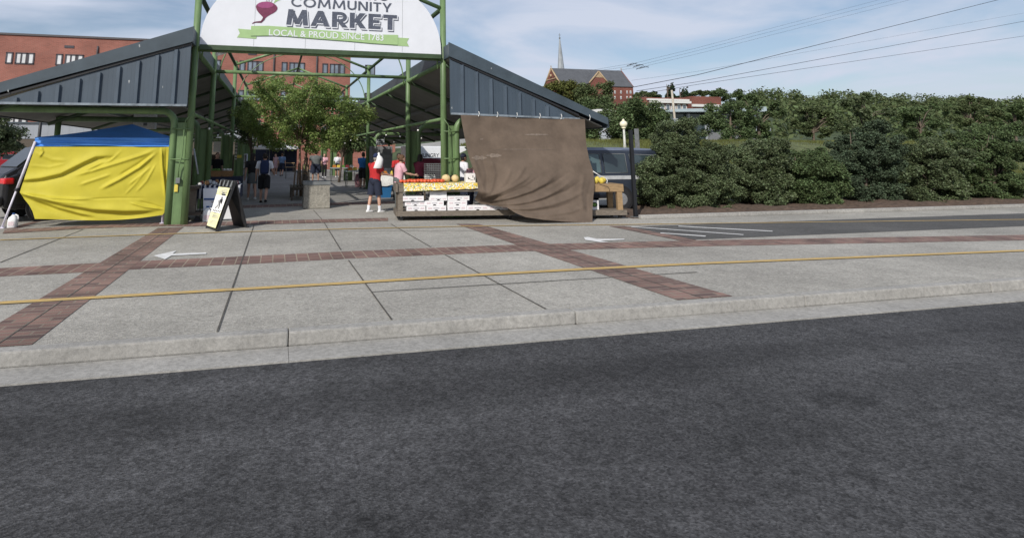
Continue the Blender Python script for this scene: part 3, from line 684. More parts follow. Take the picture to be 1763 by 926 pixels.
    mb = MB(); mb.box((x+s*0.20, y+0.10, 1.04), (0.10, 0.09, 0.13), bev=0.012); mb.build('junction_box', 'steel_black' if s > 0 else 'steel_grey', t)
    if s < 0:
        mb = MB(); mb.box((x+s*0.235, y+0.13, 0.86), (0.08, 0.03, 0.17)); mb.build('notice', 'goods_yellow', t)
    return t
shedL = shed('L'); shedR = shed('R')

t = thing('aisle_frame', 'open green pipe frame of trusses and arches spanning the aisle between both sheds', 'steel frame', (1.15, 15.18, 0))
for i, y in enumerate(BAYS):
    a, b = XL(y), XR(y); m_ = (a+b)/2
    mb = MB(); mb.tube([(a+0.08, y, 4.30), (b-0.08, y, 4.30)], 0.075 if i == 0 else 0.058, 10); mb.build('tie_bar', 'green_paint', t)
    if i == 0: hz = 5.72
    else: hz = 5.78
    mb = MB(); mb.tube([(a, y, hz), (m_, y, 6.92)], 0.06, 10); mb.build('truss_chord', 'green_paint', t)
    mb = MB(); mb.tube([(b, y, hz), (m_, y, 6.92)], 0.06, 10); mb.build('truss_chord', 'green_paint', t)
    w = (b-a)/2-0.16
    mb = MB(); mb.tube([(m_-w*cos(q), y, 4.0+2.45*max(0.0, sin(q))**0.9) for q in [pi*k/28 for k in range(29)]], 0.022, 6); mb.build('arch', 'green_paint', t)
for fx, z in ((XL, 5.76), (XR, 5.76)):
    mb = MB(); mb.tube([(fx(15.18), 15.18, z), (fx(53), 53, z)], 0.068, 10); mb.build('eave_beam', 'green_dark', t)
mb = MB(); mb.tube([((XL(15)+XR(15))/2, 15.18, 6.92), ((XL(53)+XR(53))/2, 53, 6.92)], 0.06, 10); mb.build('ridge_beam', 'green_dark', t)

# ------------------------------------------------------------------ the sign
SY = 15.02
t = thing('market_sign', 'big white half round sign above the aisle with beet emblem and slate lettering', 'sign', (1.16, SY, 4.36))
n = 48; a_, b_ = 3.15, 2.30; cx_ = 1.155; z0 = 4.385
out = [(cx_-a_, SY, z0)]+[(cx_-a_*cos(pi*k/n)*(1.0), SY, z0+0.06+b_*sin(pi*k/n)**0.92) for k in range(n+1)]+[(cx_+a_, SY, z0)]
mb = MB(); mb.prism(out, (0, 0.05, 0)); panel = mb.build('panel', 'sign_white', t)
mb = MB(); mb.box((cx_, SY+0.03, z0-0.06), (6.3, 0.10, 0.12)); mb.build('bottom_rail', 'green_dark', t)
for dx in (-1.85, -0.55, 0.75, 2.05):
    mb = MB(); mb.box((cx_+dx, SY-0.0025, z0+0.75), (0.008, 0.004, 1.46)); mb.build('panel_seam', 'sign_grey', t)
def s8(x, y, ox=340): return (ox+x/8.014, y/8.014)
def decal(name, pts, m, parent, depth=0.006, lift=0.006):
    mb = MB(); P3 = [YP(x, y, SY) for x, y in pts]
    P3 = [Vector((p.x, SY-lift, p.z)) for p in P3]
    mb.prism(P3, (0, depth, 0)); return mb.build(name, m, parent)
rib_top = [(432.3, 45.5), (462, 45.2), (500, 47.8), (540, 51.5), (570, 54), (600, 56.8), (640, 59.9), (685, 60.9)]
rib_bot = [(684.7, 78), (640, 75.2), (600, 71.5), (540, 67), (500, 63.6), (470, 61.9), (432, 62.3)]
decal('ribbon_tail', [(409.7, 50), (434, 52), (434, 63), (442, 64), (441, 67.5), (408, 65), (413, 58)], 'sign_green', t, 0.005, 0.008)
decal('ribbon_tail', [(683, 65.2), (704.2, 66.5), (700.5, 73), (704, 80.5), (676, 79), (677, 76)], 'sign_green', t, 0.005, 0.008)
ribbon = decal('ribbon', rib_top+rib_bot, 'sign_green', t, 0.008, 0.018)
decal('ribbon_edge', [(x, y+1.1) for x, y in reversed(rib_bot)]+[(x, y-0.5) for x, y in rib_bot], 'sign_greendark', t, 0.004, 0.012)
bo = [(805, 100), (812, 78), (830, 60), (855, 45), (890, 33), (950, 27), (1010, 36), (1055, 55), (1085, 80), (1103, 105), (1104, 130), (1085, 160), (1050, 185), (1010, 205), (965, 232), (930, 262), (912, 252), (880, 218), (845, 182), (818, 145)]
be = decal('beet', [s8(*p) for p in bo], 'beet', t, 0.006, 0.008)
be['label'] = 'beet emblem in two tones of magenta'
decal('beet_top', [s8(938+112*cos(2*pi*k/24), 74+44*sin(2*pi*k/24)) for k in range(24)], 'beet_light', be, 0.004, 0.012)
decal('beet_root', [s8(*p) for p in ((905, 240), (935, 258), (918, 285), (880, 320), (840, 318), (795, 318), (758, 334), (752, 328), (785, 306), (830, 300), (872, 296), (893, 270))], 'beet_root', be, 0.004, 0.0115)
for p in (((960, 42), (975, 40), (940, -40), (925, -40)), ((980, 40), (995, 40), (995, -60), (975, -60)), ((1005, 44), (1020, 48), (1050, -40), (1035, -40))):
    decal('beet_stem', [s8(*q) for q in p], 'beet_stem', be, 0.003, 0.0075)
decal('beet_leaf', [s8(*q) for q in ((1050, 55), (1110, 15), (1170, -5), (1215, -70), (1150, -90), (1090, -40), (1070, 10))], 'sign_green', be, 0.003, 0.0075)
def text(body, x0, y0, x1, y1, hpx, m, name, parent, Y, lift, off=0.0, depth=0.004, shift=(0, 0), squash=None):
    p0, p1 = YP(x0, y0, Y), YP(x1, y1, Y)
    cu = bpy.data.curves.new('text', 'FONT'); cu.body = body; cu.size = 1.0; cu.offset = off; cu.extrude = 0.0; cu.resolution_u = 4
    o = bpy.data.objects.new('text', cu); COL.objects.link(o)
    dg = bpy.context.evaluated_depsgraph_get(); me = bpy.data.meshes.new_from_object(o.evaluated_get(dg))
    bpy.data.objects.remove(o); bpy.data.curves.remove(cu)
    vs = np.empty(len(me.vertices)*3); me.vertices.foreach_get('co', vs); vs = vs.reshape(-1, 3)
    fs = [tuple(p.vertices) for p in me.polygons]; bpy.data.meshes.remove(me)
    mn, mx = vs.min(0), vs.max(0)
    hz = hpx*(p1.x-p0.x)/(x1-x0)
    zb = (p0.z+p1.z)/2
    mb = MB()
    P3 = [Vector((p0.x+(v[0]-mn[0])/(mx[0]-mn[0])*(p1.x-p0.x)+shift[0], Y-lift, zb+(v[1]-mn[1])/(mx[1]-mn[1])*hz+shift[1])) for v in vs]
    mb.add(P3, fs)
    o = mb.build(name, m, parent, fix=False)
    md = o.modifiers.new('thick', 'SOLIDIFY'); md.thickness = depth; md.offset = 0
    dg = bpy.context.evaluated_depsgraph_get(); m2 = bpy.data.meshes.new_from_object(o.evaluated_get(dg))
    o.modifiers.clear(); old = o.data; o.data = m2; bpy.data.meshes.remove(old)
    return o
def Q(x0, y0, x1, y1, w): return [(x0-w/2, y0), (x0+w/2, y0), (x1+w/2, y1), (x1-w/2, y1)]
def R4(x0, y0, x1, y1): return [(x0, y0), (x1, y0), (x1, y1), (x0, y1)]
def bowl(cx3, cy3, ro, ri, sx3):
    o = [(cx3+sx3*ro*cos(q), cy3+ro*sin(q)) for q in [-pi/2+pi*k/10 for k in range(11)]]; i = [(cx3+sx3*ri*cos(q), cy3+ri*sin(q)) for q in [pi/2-pi*k/10 for k in range(11)]]
    return o+i
HEAVY = {'M': (1.18, [Q(0.15, 0, 0.24, 1, 0.26), Q(0.24, 1, 0.59, 0.06, 0.24), Q(0.94, 1, 0.59, 0.06, 0.24), Q(1.03, 0, 0.94, 1, 0.26)]),
         'A': (1.02, [Q(0.14, 0, 0.51, 1, 0.27), Q(0.88, 0, 0.51, 1, 0.27), R4(0.28, 0.2, 0.74, 0.38)]),
         'R': (0.86, [R4(0.02, 0, 0.29, 1), R4(0.2, 0.8, 0.5, 1), R4(0.2, 0.34, 0.5, 0.53), bowl(0.48, 0.67, 0.33, 0.13, 1.05), Q(0.74, 0, 0.42, 0.42, 0.30)]),
         'K': (0.92, [R4(0.02, 0, 0.29, 1), Q(0.30, 0.36, 0.72, 1, 0.32), Q(0.76, 0, 0.40, 0.55, 0.32)]),
         'E': (0.74, [R4(0.02, 0, 0.29, 1), R4(0.25, 0.79, 0.71, 1), R4(0.25, 0.40, 0.64, 0.60), R4(0.25, 0, 0.71, 0.21)]),
         'T': (0.78, [R4(0.0, 0.77, 0.78, 1), R4(0.25, 0, 0.53, 0.80)])}
def seg(cx3, cy3, ro, ri, a0, a1, sx3=1.0, n=14):
    o = [(cx3+sx3*ro*cos(a0+(a1-a0)*k/n), cy3+ro*sin(a0+(a1-a0)*k/n)) for k in range(n+1)]
    return o+[(cx3+sx3*ri*cos(a1+(a0-a1)*k/n), cy3+ri*sin(a1+(a0-a1)*k/n)) for k in range(n+1)]
w_ = 0.165
LIGHT = {'C': (0.86, [seg(0.50, 0.5, 0.5, 0.5-w_, radians(42), radians(318), 0.96)]), 'O': (1.0, [seg(0.5, 0.5, 0.5, 0.5-w_, radians(90), radians(270), 0.98), seg(0.5, 0.5, 0.5, 0.5-w_, radians(-90), radians(90), 0.98)]),
         'M': (1.08, [Q(0.10, 0, 0.19, 1, 0.15), Q(0.19, 1, 0.54, 0.14, 0.15), Q(0.89, 1, 0.54, 0.14, 0.15), Q(0.98, 0, 0.89, 1, 0.15)]),
         'U': (0.78, [R4(0.02, 0.38, 0.02+w_, 1), R4(0.76-w_, 0.38, 0.76, 1), seg(0.39, 0.38, 0.38, 0.38-w_, pi, 2*pi, 0.975)]), 'N': (0.82, [R4(0.02, 0, 0.02+w_, 1), R4(0.80-w_, 0, 0.80, 1), Q(0.70, 0, 0.12, 1, 0.19)]),
         'I': (0.22, [R4(0.03, 0, 0.03+w_, 1)]), 'T': (0.66, [R4(0, 0.85, 0.66, 1), R4(0.25, 0, 0.25+w_, 0.88)]), 'Y': (0.76, [R4(0.30, 0, 0.30+w_, 0.46), Q(0.38, 0.38, 0.08, 1, 0.18), Q(0.385, 0.38, 0.68, 1, 0.18)]),
         'L': (0.56, [R4(0.02, 0, 0.02+w_, 1), R4(0.16, 0, 0.54, 0.15)]), 'H': (0.80, [R4(0.02, 0, 0.02+w_, 1), R4(0.78-w_, 0, 0.78, 1), R4(0.16, 0.43, 0.64, 0.58)]),
         'B': (0.68, [R4(0.02, 0, 0.02+w_, 1), bowl(0.38, 0.73, 0.27, 0.12, 0.95), bowl(0.38, 0.28, 0.28, 0.13, 1.05), R4(0.15, 0.85, 0.40, 1), R4(0.15, 0, 0.40, 0.15), R4(0.15, 0.44, 0.40, 0.57)]),
         'R': (0.70, [R4(0.02, 0, 0.02+w_, 1), R4(0.15, 0.85, 0.42, 1), R4(0.15, 0.38, 0.42, 0.53), bowl(0.40, 0.69, 0.31, 0.16, 0.95), Q(0.60, 0, 0.34, 0.42, 0.20)]),
         'G': (0.92, [seg(0.50, 0.5, 0.5, 0.5-w_, radians(42), radians(340), 0.96), R4(0.52, 0.40, 0.97, 0.54)])}
HEAVYSET = HEAVY
def heavy(body, x0, y0, x1, y1, hpx, m, name, parent, lift, grow=0.0, shift=(0, 0), HEAVY=HEAVYSET):
    p0, p1 = YP(x0, y0, SY), YP(x1, y1, SY); tot = sum(HEAVY[c][0] for c in body)+0.10*(len(body)-1)
    k = (p1.x-p0.x)/tot; hz = hpx*(p1.x-p0.x)/(x1-x0); zb = (p0.z+p1.z)/2; x = 0; j = 0
    for c in body:
        w, polys = HEAVY[c]; mb = MB()
        for P in polys:
            cxp = sum(p[0] for p in P)/len(P); cyp = sum(p[1] for p in P)/len(P); j += 1
            P3 = [Vector((p0.x+(x+px+grow*(1 if px > cxp else -1))*k+shift[0], SY-lift-0.0003*(j % 5), zb+(py+grow*(1 if py > cyp else -1))*hz+shift[1])) for px, py in P]
            mb.prism(P3, (0, 0.003, 0))
        mb.build(name, m, parent); x += w+0.10
heavy('LYNCHBURG', 507, -7.0, 669, 2.2, 17.5, 'sign_slate', 'lettering', t, 0.0085, 0.0, (0, 0), LIGHT)
heavy('COMMUNITY', 500.5, 11.5, 674, 22.3, 16.3, 'sign_slate', 'lettering', t, 0.0085, 0.0, (0, 0), LIGHT)
heavy('MARKET', 494.2, 45.6, 685.4, 56.4, 27.0, 'sign_slate', 'letter_shadow', t, 0.0075, 0.02)
heavy('MARKET', 492.6, 43.7, 683.8, 54.5, 27.0, 'sign_white', 'letter_outline', t, 0.0115, 0.03)
heavy('MARKET', 492, 42.6, 683.2, 53.2, 27.0, 'sign_slate', 'lettering', t, 0.0155, 0.0)
text('LOCAL & PROUD SINCE 1783', 463, 59.8, 660, 73.2, 11.2, 'sign_white', 'lettering', t, SY, 0.021, 0.008, 0.003)

# security camera under the sign
c = YP(383, 92.5, 15.3)
t = thing('security_camera', 'small white security camera hanging under the sign near the rose brick wall view', 'camera', (c.x, 15.3, c.z))
t['label'] = 'small white security camera on a bracket under the sign'
mb = MB(); mb.tube([(c.x-0.13, 15.18, c.z-0.05), (c.x+0.02, 15.3, c.z+0.03)], 0.05, 12); mb.build('camera_body', 'white_plastic', t)
mb = MB(); mb.tube([(c.x+0.0, 15.28, c.z+0.02), (c.x+0.09, 15.25, c.z-0.01), (c.x+0.12, 15.2, c.z+0.22)], 0.014, 6); mb.build('bracket', 'white_plastic', t)

# ------------------------------------------------------------------ string lights under the sheds
def string_light(pts, label, n, sag=0.25):
    t = thing('string_light', label, 'string light', pts[0], 'string lights under the shed roofs')
    P3 = []; a, b = Vector(pts[0]), Vector(pts[1])
    spans = 4
    for k in range(spans*8+1):
        f = k/(spans*8); q = a+(b-a)*f; q.z -= sag*(1-(2*((f*spans) % 1)-1)**2); P3.append(q)
    mb = MB(); mb.tube(P3, 0.008, 5); mb.build('cable', 'wire_black', t)
    for k in range(n):
        f = (k+0.5)/n; q = a+(b-a)*f; q.z -= sag*(1-(2*((f*spans) % 1)-1)**2)
        mb = MB(); mb.tube([(q.x, q.y, q.z), (q.x, q.y, q.z-0.07)], 0.02, 6); sk = mb.build('socket', 'wire_black', t)
        mb = MB(); mb.sphere((q.x, q.y, q.z-0.10), 0.032, 8, 6); mb.build('bulb', 'bulb', sk)
q0 = YP(743, 209, 15.9)
string_light(((4.05, 15.4, 2.6), (3.6, 44, 2.6)), 'bulbs strung along the rail of the shed with the brown cloth', 12)
string_light(((5.0, 16.2, 2.55), (5.6, 42, 2.55)), 'bulbs strung deep under the shed behind the fruit cart', 9)
string_light(((-1.85, 15.6, 2.6), (-1.7, 44, 2.6)), 'bulbs strung along the rail of the shed by the blue tent', 12)
string_light(((-3.2, 19.5, 2.5), (-2.6, 40, 2.5)), 'bulbs strung inside the shed behind the pottery stall', 8)

# ------------------------------------------------------------------ tent with yellow side cloth
t = thing('pop_up_tent', 'blue pop up canopy tent on white legs under the shed roof', 'tent', (-4.2, 17.5, 0))
TY = 15.48
_a, _b = YP(61, 236.5, TY), YP(293, 236.5, TY)
cx0, cx1, cy0, cy1, ze, zv = _a.x, _b.x, TY, TY+3.0, _a.z, YP(100, 252, TY).z
pk = YP(228, 214, TY+1.5)
mb = MB()
cor = [Vector((cx0, cy0, ze)), Vector((cx1, cy0, ze)), Vector((cx1, cy1, ze)), Vector((cx0, cy1, ze))]
for i in range(4):
    a, b = cor[i], cor[(i+1) % 4]
    mb.grid(lambda u, v: a+(b-a)*u+(pk-(a+(b-a)*u))*v-Vector((0, 0, 0.09*sin(pi*v)*(1-0.6*v)*(1-abs(2*u-1)*0.5))), 12, 8)
cano = mb.build('canopy', 'blue_cloth', t)
mb = MB()
for i in range(4):
    a, b = cor[i], cor[(i+1) % 4]; nrm = (b-a).cross(Vector((0, 0, 1))).normalized()
    mb.grid(lambda u, v: a+(b-a)*u-Vector((0, 0, (ze-zv)*v))+nrm*(0.016*sin(u*9+v*6)+0.022*sin((v*2.2-u*1.1)*6)*(0.3+v)+0.02*v), 70, 14)
mb.build('valance', 'blue_cloth', t)
fl0, fl1 = (cx0+0.02, cy0-0.03, ze-0.1), G(3, 393)
mb = MB(); md_ = Vector(fl0).lerp(fl1, 0.56); mb.tube([fl0, md_], 0.032, 8); lg = mb.build('leg', 'pole_white', t)
mb = MB(); mb.tube([md_, Vector(fl1)+Vector((0, 0, 0.02))], 0.024, 8); mb.box(Vector(fl1)+Vector((0, 0, 0.012)), (0.11, 0.11, 0.02)); mb.build('leg_extension', 'pole_white', lg)
mb = MB(); mb.tube([md_+Vector((0.01, 0.02, 0.03)), md_-Vector((0.01, 0.02, 0.04))], 0.045, 8); mb.build('clamp', 'black_plastic', lg)
for x, y in ((cx1-0.05, cy0+0.05), (cx1-0.05, cy1-0.05), (cx0+0.05, cy1-0.05)):
    mb = MB(); mb.tube([(x, y, 0), (x, y, ze-0.03)], 0.03, 8); mb.box((x, y, 0.012), (0.11, 0.11, 0.02)); mb.build('leg', 'pole_white', t)
# side cloth
eL = [(61, 253), (54, 272), (46, 295), (39, 316), (34, 331), (42, 343), (50, 353), (56, 364), (60, 377)]
eR = [(293, 253), (291.5, 275), (290, 298), (287, 325), (284.5, 345), (284, 356), (283.5, 362), (283, 366), (280, 370)]
bot = lambda u: 8.5*sin(pi*u)**0.8*(0.25+0.75*u*0.6)
def fold_field(folds):
    segs = []
    for pts, amp, wd, kind in folds:
        L = [0.0]
        for p, q in zip(pts[:-1], pts[1:]): L.append(L[-1]+hypot(q[0]-p[0], q[1]-p[1]))
        segs.append((pts, L, amp, wd, kind))
    def f(x, y):
        tot = 0.0
        for pts, L, amp, wd, kind in segs:
            best = None
            for i in range(len(pts)-1):
                (ax_, ay_), (bx_, by_) = pts[i], pts[i+1]; dx, dy = bx_-ax_, by_-ay_; l2 = dx*dx+dy*dy
                tt = max(0.0, min(1.0, ((x-ax_)*dx+(y-ay_)*dy)/l2)); qx, qy = ax_+dx*tt, ay_+dy*tt
                d = hypot(x-qx, y-qy); sg = 1 if (dx*(y-ay_)-dy*(x-ax_)) > 0 else -1
                if best is None or d < best[0]: best = (d, sg, (L[i]+tt*sqrt(l2))/L[-1])
            d, sg, al = best; d /= 0.78; tp = smooth01(al*5+0.25)*smooth01((1-al)*4)
            if kind == 'r': tot += amp*tp*math.exp(-(d/wd)**2)
            else: tot += amp*tp*math.tanh(sg*d/wd)*math.exp(-(d/(4.5*wd))**2)
        return tot
    return f
YF = fold_field([
    ([(30, 313), (70, 309), (105, 301), (145, 281), (165, 272), (205, 268)], -0.055, 2.4, 's'),
    ([(130, 302), (165, 292), (205, 280), (245, 267), (276, 255)], 0.045, 3.5, 'r'), ([(140, 295), (190, 276), (212, 258)], 0.032, 3.0, 'r'),
    ([(174, 325), (205, 309), (240, 288), (275, 258)], 0.055, 3.8, 'r'), ([(205, 303), (235, 285), (268, 262)], -0.03, 3.0, 'r'),
    ([(138, 318), (165, 309), (195, 299)], 0.028, 3.0, 'r'), ([(150, 297), (175, 283), (208, 262)], -0.02, 2.5, 'r'),
    ([(222, 318), (245, 300), (262, 285)], 0.02, 2.5, 'r'), ([(235, 330), (252, 312), (270, 280)], 0.02, 2.5, 'r'), ([(215, 335), (232, 318), (250, 296)], 0.014, 2.2, 'r'),
    ([(33, 333), (62, 345), (100, 359), (140, 370), (172, 375)], -0.06, 2.6, 's'), ([(33, 333), (80, 340), (130, 343), (170, 342)], 0.03, 3.0, 'r'),
    ([(60, 341), (110, 354), (160, 363), (215, 366), (250, 365), (284, 361)], -0.07, 3.0, 's'), ([(40, 335), (95, 347), (150, 352)], 0.025, 2.6, 'r'),
    ([(224, 349), (248, 356), (284, 361)], 0.03, 2.6, 'r'), ([(240, 347), (262, 352), (284, 360)], -0.02, 2.2, 'r'),
    ([(278, 255), (279, 285), (283, 320), (285, 345)], 0.05, 2.6, 'r'), ([(286, 256), (286, 290), (286, 330)], -0.03, 2.5, 'r'),
    ([(60, 262), (90, 275), (120, 277)], 0.02, 4.0, 'r'), ([(50, 285), (85, 288), (120, 280)], 0.012, 3.0, 'r'), ([(70, 254), (74, 262), (66, 272)], 0.03, 2.5, 'r'),
    ([(150, 343), (200, 341), (260, 341)], -0.012, 2.0, 'r')])
def ycloth(u, v):
    l, r = pl(eL, v), pl(eR, v); x = lerp(l[0], r[0], u); y = lerp(l[1], r[1], u)
    y += v**3*7.0*sin(pi*u)*(0.4+0.9*u)
    d = 0.95*YF(x, y)+0.07*sin(pi*u)*sin(pi*min(1, v*0.95))+0.008*sin(x*0.11+y*0.05)*sin(y*0.13-x*0.04)
    return YP(x, y, TY-0.03-d)
mb = MB(); mb.grid(ycloth, 240, 125)
one('yellow_cloth', mb, 'yellow_cloth', 'creased bright yellow cloth hung as side wall below the blue canopy', 'cloth', (-4.3, TY, 0))
# milk jug at the tent pole
def jug(loc, s, label, water=True):
    t = thing('plastic_jug', label, 'jug', loc)
    mb = MB(); o = Vector(loc)
    def ring(z, w, k=4): return [o+Vector((w*s*abs(cos(a))**(2/k)*(1 if cos(a) > 0 else -1), w*s*abs(sin(a))**(2/k)*(1 if sin(a) > 0 else -1), z*s)) for a in [2*pi*j/16 for j in range(16)]]
    mb.loft([ring(0.0, 0.068), ring(0.01, 0.075), ring(0.14, 0.075), ring(0.18, 0.066), ring(0.215, 0.035, 2.5), ring(0.24, 0.02, 2)], True, True); mb.build('bottle', 'white_plastic', t)
    mb = MB(); mb.tube([o+Vector((0, 0, 0.238*s)), o+Vector((0, 0, 0.262*s))], 0.024*s, 10); mb.build('cap', 'print_blue', t)
    mb = MB(); mb.tube([o+Vector((0.03*s, -0.01, 0.235*s)), o+Vector((0.075*s, -0.01, 0.215*s)), o+Vector((0.088*s, -0.01, 0.17*s)), o+Vector((0.07*s, -0.01, 0.13*s))], 0.013*s, 8); mb.build('handle', 'white_plastic', t)
    mb = MB(); mb.box(o+Vector((0, -0.0755*s, 0.08*s)), (0.09*s, 0.004, 0.07*s)); mb.build('sticker', 'print_red', t)
jug(G(21, 392), 1.25, 'white plastic jug weighing down the slanted tent leg')
jug(G(356, 381.5), 1.45, 'white plastic jug standing before the white board behind the folding sign')

# ------------------------------------------------------------------ folding sign board
fbl, fbr = G(357, 392.5), G(374, 398.5)
rbl, rbr = G(404, 387.5), G(426.5, 392.0)
top = [YP(382.5, 309, 14.15), YP(405.5, 311.5, 13.95)]
t = thing('folding_sign', 'black folding sidewalk sign with a pale yellow pedestrian poster', 'sign', (fbl+rbr)/2)
def board(a, b, c, d, th, name, m, parent, nx=0):
    a, b, c, d = map(Vector, (a, b, c, d)); nrm = (b-a).cross(d-a).normalized()*th
    mb = MB(); mb.prism([a, b, c, d], nrm); return mb.build(name, m, parent)
fp = board(fbl, fbr, top[1], top[0], -0.035, 'front_panel', 'aframe_black', t)
rp_ = board(rbl, rbr, top[1]+Vector((0.03, 0.02, 0)), top[0]+Vector((0.03, 0.02, 0)), 0.035, 'rear_panel', 'aframe_black', t)
def onfront(u, v, lift=0.0):
    a, b, c, d = Vector(fbl), Vector(fbr), Vector(top[1]), Vector(top[0])
    n_ = (b-a).cross(d-a).normalized(); n_ = n_ if n_.y < 0 else -n_
    return a+(b-a)*u+((d+(c-d)*u)-(a+(b-a)*u))*v+n_*lift
def patch(u0, u1, v0, v1, lift, name, m, parent):
    mb = MB(); mb.add([onfront(u0, v0, lift), onfront(u1, v0, lift), onfront(u1, v1, lift), onfront(u0, v1, lift)], [(0, 1, 2, 3)])
    return mb.build(name, m, parent, fix=False)
LF = 0.045
po = patch(0.06, 0.92, 0.055, 0.845, LF, 'poster', 'poster_yellow', fp)
patch(0.06, 0.92, 0.335, 0.685, LF+0.004, 'poster_field', 'poster_white', fp)
for v in (0.80, 0.775, 0.75, 0.72, 0.29, 0.265, 0.24, 0.17, 0.145, 0.12):
    patch(0.2, 0.82, v, v+0.012, LF+0.004, 'small_print', 'ink_pale', fp)
# walking figure and crossing bars on the poster
fig = MB()
def pstroke(pts, w):
    for (a, b) in zip(pts[:-1], pts[1:]):
        dx, dy = (b[0]-a[0]), (b[1]-a[1])*2.6; L_ = hypot(dx, dy) or 1; nx, ny = -dy/L_*w, dx/L_*w/2.6
        fig.add([onfront(a[0]+nx, a[1]+ny, LF+0.008), onfront(b[0]+nx, b[1]+ny, LF+0.008), onfront(b[0]-nx, b[1]-ny, LF+0.008), onfront(a[0]-nx, a[1]-ny, LF+0.008)], [(0, 1, 2, 3)])
fig.add([onfront(0.60+0.042*cos(q), 0.645+0.017*sin(q), LF+0.008) for q in [2*pi*k/12 for k in range(12)]], [tuple(range(12))])
pstroke([(0.59, 0.62), (0.53, 0.53)], 0.035); pstroke([(0.60, 0.61), (0.70, 0.56), (0.72, 0.54)], 0.014); pstroke([(0.56, 0.60), (0.42, 0.565), (0.40, 0.54)], 0.014)
pstroke([(0.54, 0.535), (0.62, 0.48), (0.60, 0.42)], 0.02); pstroke([(0.52, 0.535), (0.46, 0.475), (0.32, 0.42)], 0.02)
for k in range(5): pstroke([(0.20+k*0.145, 0.36), (0.28+k*0.145, 0.39)], 0.018)
fig.build('walking_figure', 'ink', fp, fix=False)
hd = MB()
for u in (0.08, 0.36, 0.64, 0.92): hd.add([onfront(u-0.05, 0.87, LF), onfront(u+0.05, 0.87, LF), onfront(u+0.03, 0.99, LF), onfront(u-0.03, 0.99, LF)], [(0, 1, 2, 3)])
hd.build('handle', 'steel_grey', fp, fix=False)
for p in (fbl, fbr, rbl, rbr):
    mb = MB(); mb.box(Vector(p)+Vector((0, 0, 0.02)), (0.07, 0.07, 0.04)); mb.build('foot', 'black_plastic', t)

# white notice board behind it
a, b = G(350, 381), G(403, 379)
t = thing('notice_board', 'white tapered board with dark blue bars between the green column and folding sign', 'board', a)
bz = YP(345, 325, a.y).z
mb = MB(); P_ = [Vector((a.x, a.y, 0.02)), Vector((b.x, b.y, 0.02)), Vector((b.x+0.03, b.y, bz)), Vector((a.x-0.05, a.y, bz))]
mb.prism(P_, (0.05, 0.28, 0)); mb.build('panel', 'white_board', t)
mb = MB(); mb.prism([P_[0].lerp(P_[3], 0.02)+Vector((0.34, -0.004, 0)), P_[1]+Vector((0, -0.006, 0.02)), P_[2]+Vector((0, -0.006, -0.02)), P_[3]+Vector((0.36, -0.004, -0.01))], (0, 0.004, 0)); mb.build('front_sheet', 'white_plastic', t)
for (x0, x1, y0, y1, m) in ((351, 374, 341.5, 344.5, 'print_blue'), (364, 374, 347, 349, 'print_grey'), (357, 374, 356, 359, 'print_blue'), (364, 374, 352.5, 354, 'print_grey'), (358, 374, 363, 364.5, 'print_red')):
    mb = MB(); mb.prism([YP(x0, y1, a.y-0.012), YP(x1, y1, a.y-0.012), YP(x1, y0, a.y-0.012), YP(x0, y0, a.y-0.012)], (0, 0.004, 0)); mb.build('printed_bar', m, t)

# ------------------------------------------------------------------ planter, bench, shade trees
a, b = G(522, 360), G(568, 359.3); w = (b-a).length; cxp = (a+b)/2
hp = YP(545, 319, a.y).z
t = thing('concrete_planter', 'square exposed aggregate concrete planter with a dark grey rim', 'planter', (cxp.x, cxp.y+w/2, 0))
mb = MB(); q = 0.03
x0, x1, y0, y1 = a.x, b.x, a.y, a.y+w
mb.loft([[Vector((x0+e, y0+e, z)), Vector((x1-e, y0+e, z)), Vector((x1-e, y1-e, z)), Vector((x0+e, y1-e, z))] for z, e in ((0, 0.03), (0.02, 0), (hp-0.01, 0.015), (hp, 0.02))], True, True, False); mb.build('body', 'exposed_aggregate', t)
mb = MB()
for c_, d_ in (((cxp.x, y0+0.05, hp+0.055), (w+0.04, 0.12, 0.11)), ((cxp.x, y1-0.05, hp+0.055), (w+0.04, 0.12, 0.11)), ((x0+0.05, (y0+y1)/2, hp+0.054), (0.12, w-0.14, 0.108)), ((x1-0.05, (y0+y1)/2, hp+0.054), (0.12, w-0.14, 0.108))):
    mb.box(c_, d_, bev=0.02)
mb.build('rim', 'steel_grey', t)
mb = MB(); mb.box((cxp.x, (y0+y1)/2, hp+0.03), (w-0.24, w-0.24, 0.02)); mb.build('soil', 'mulch', t)
c = G(512, 346)
t = thing('bench', 'dark slatted wooden bench end on beside the concrete planter', 'bench', (c.x, c.y+0.9, 0))
mb = MB()
for k in range(4): mb.box((c.x-0.20+k*0.13, c.y+0.9, 0.46), (0.10, 1.8, 0.04))
mb.build('seat', 'wood_dark', t)
mb = MB()
for k in range(3): mb.box((c.x+0.30+k*0.02, c.y+0.9, 0.58+k*0.12), (0.04, 1.8, 0.09))
mb.build('backrest', 'wood_dark', t)
for y in (c.y+0.1, c.y+1.7):
    mb = MB(); mb.box((c.x-0.2, y, 0.22), (0.07, 0.07, 0.44)); mb.box((c.x+0.28, y, 0.44), (0.07, 0.07, 0.88)); mb.box((c.x+0.03, y, 0.40), (0.42, 0.06, 0.06)); mb.build('leg', 'wood_dark', t)

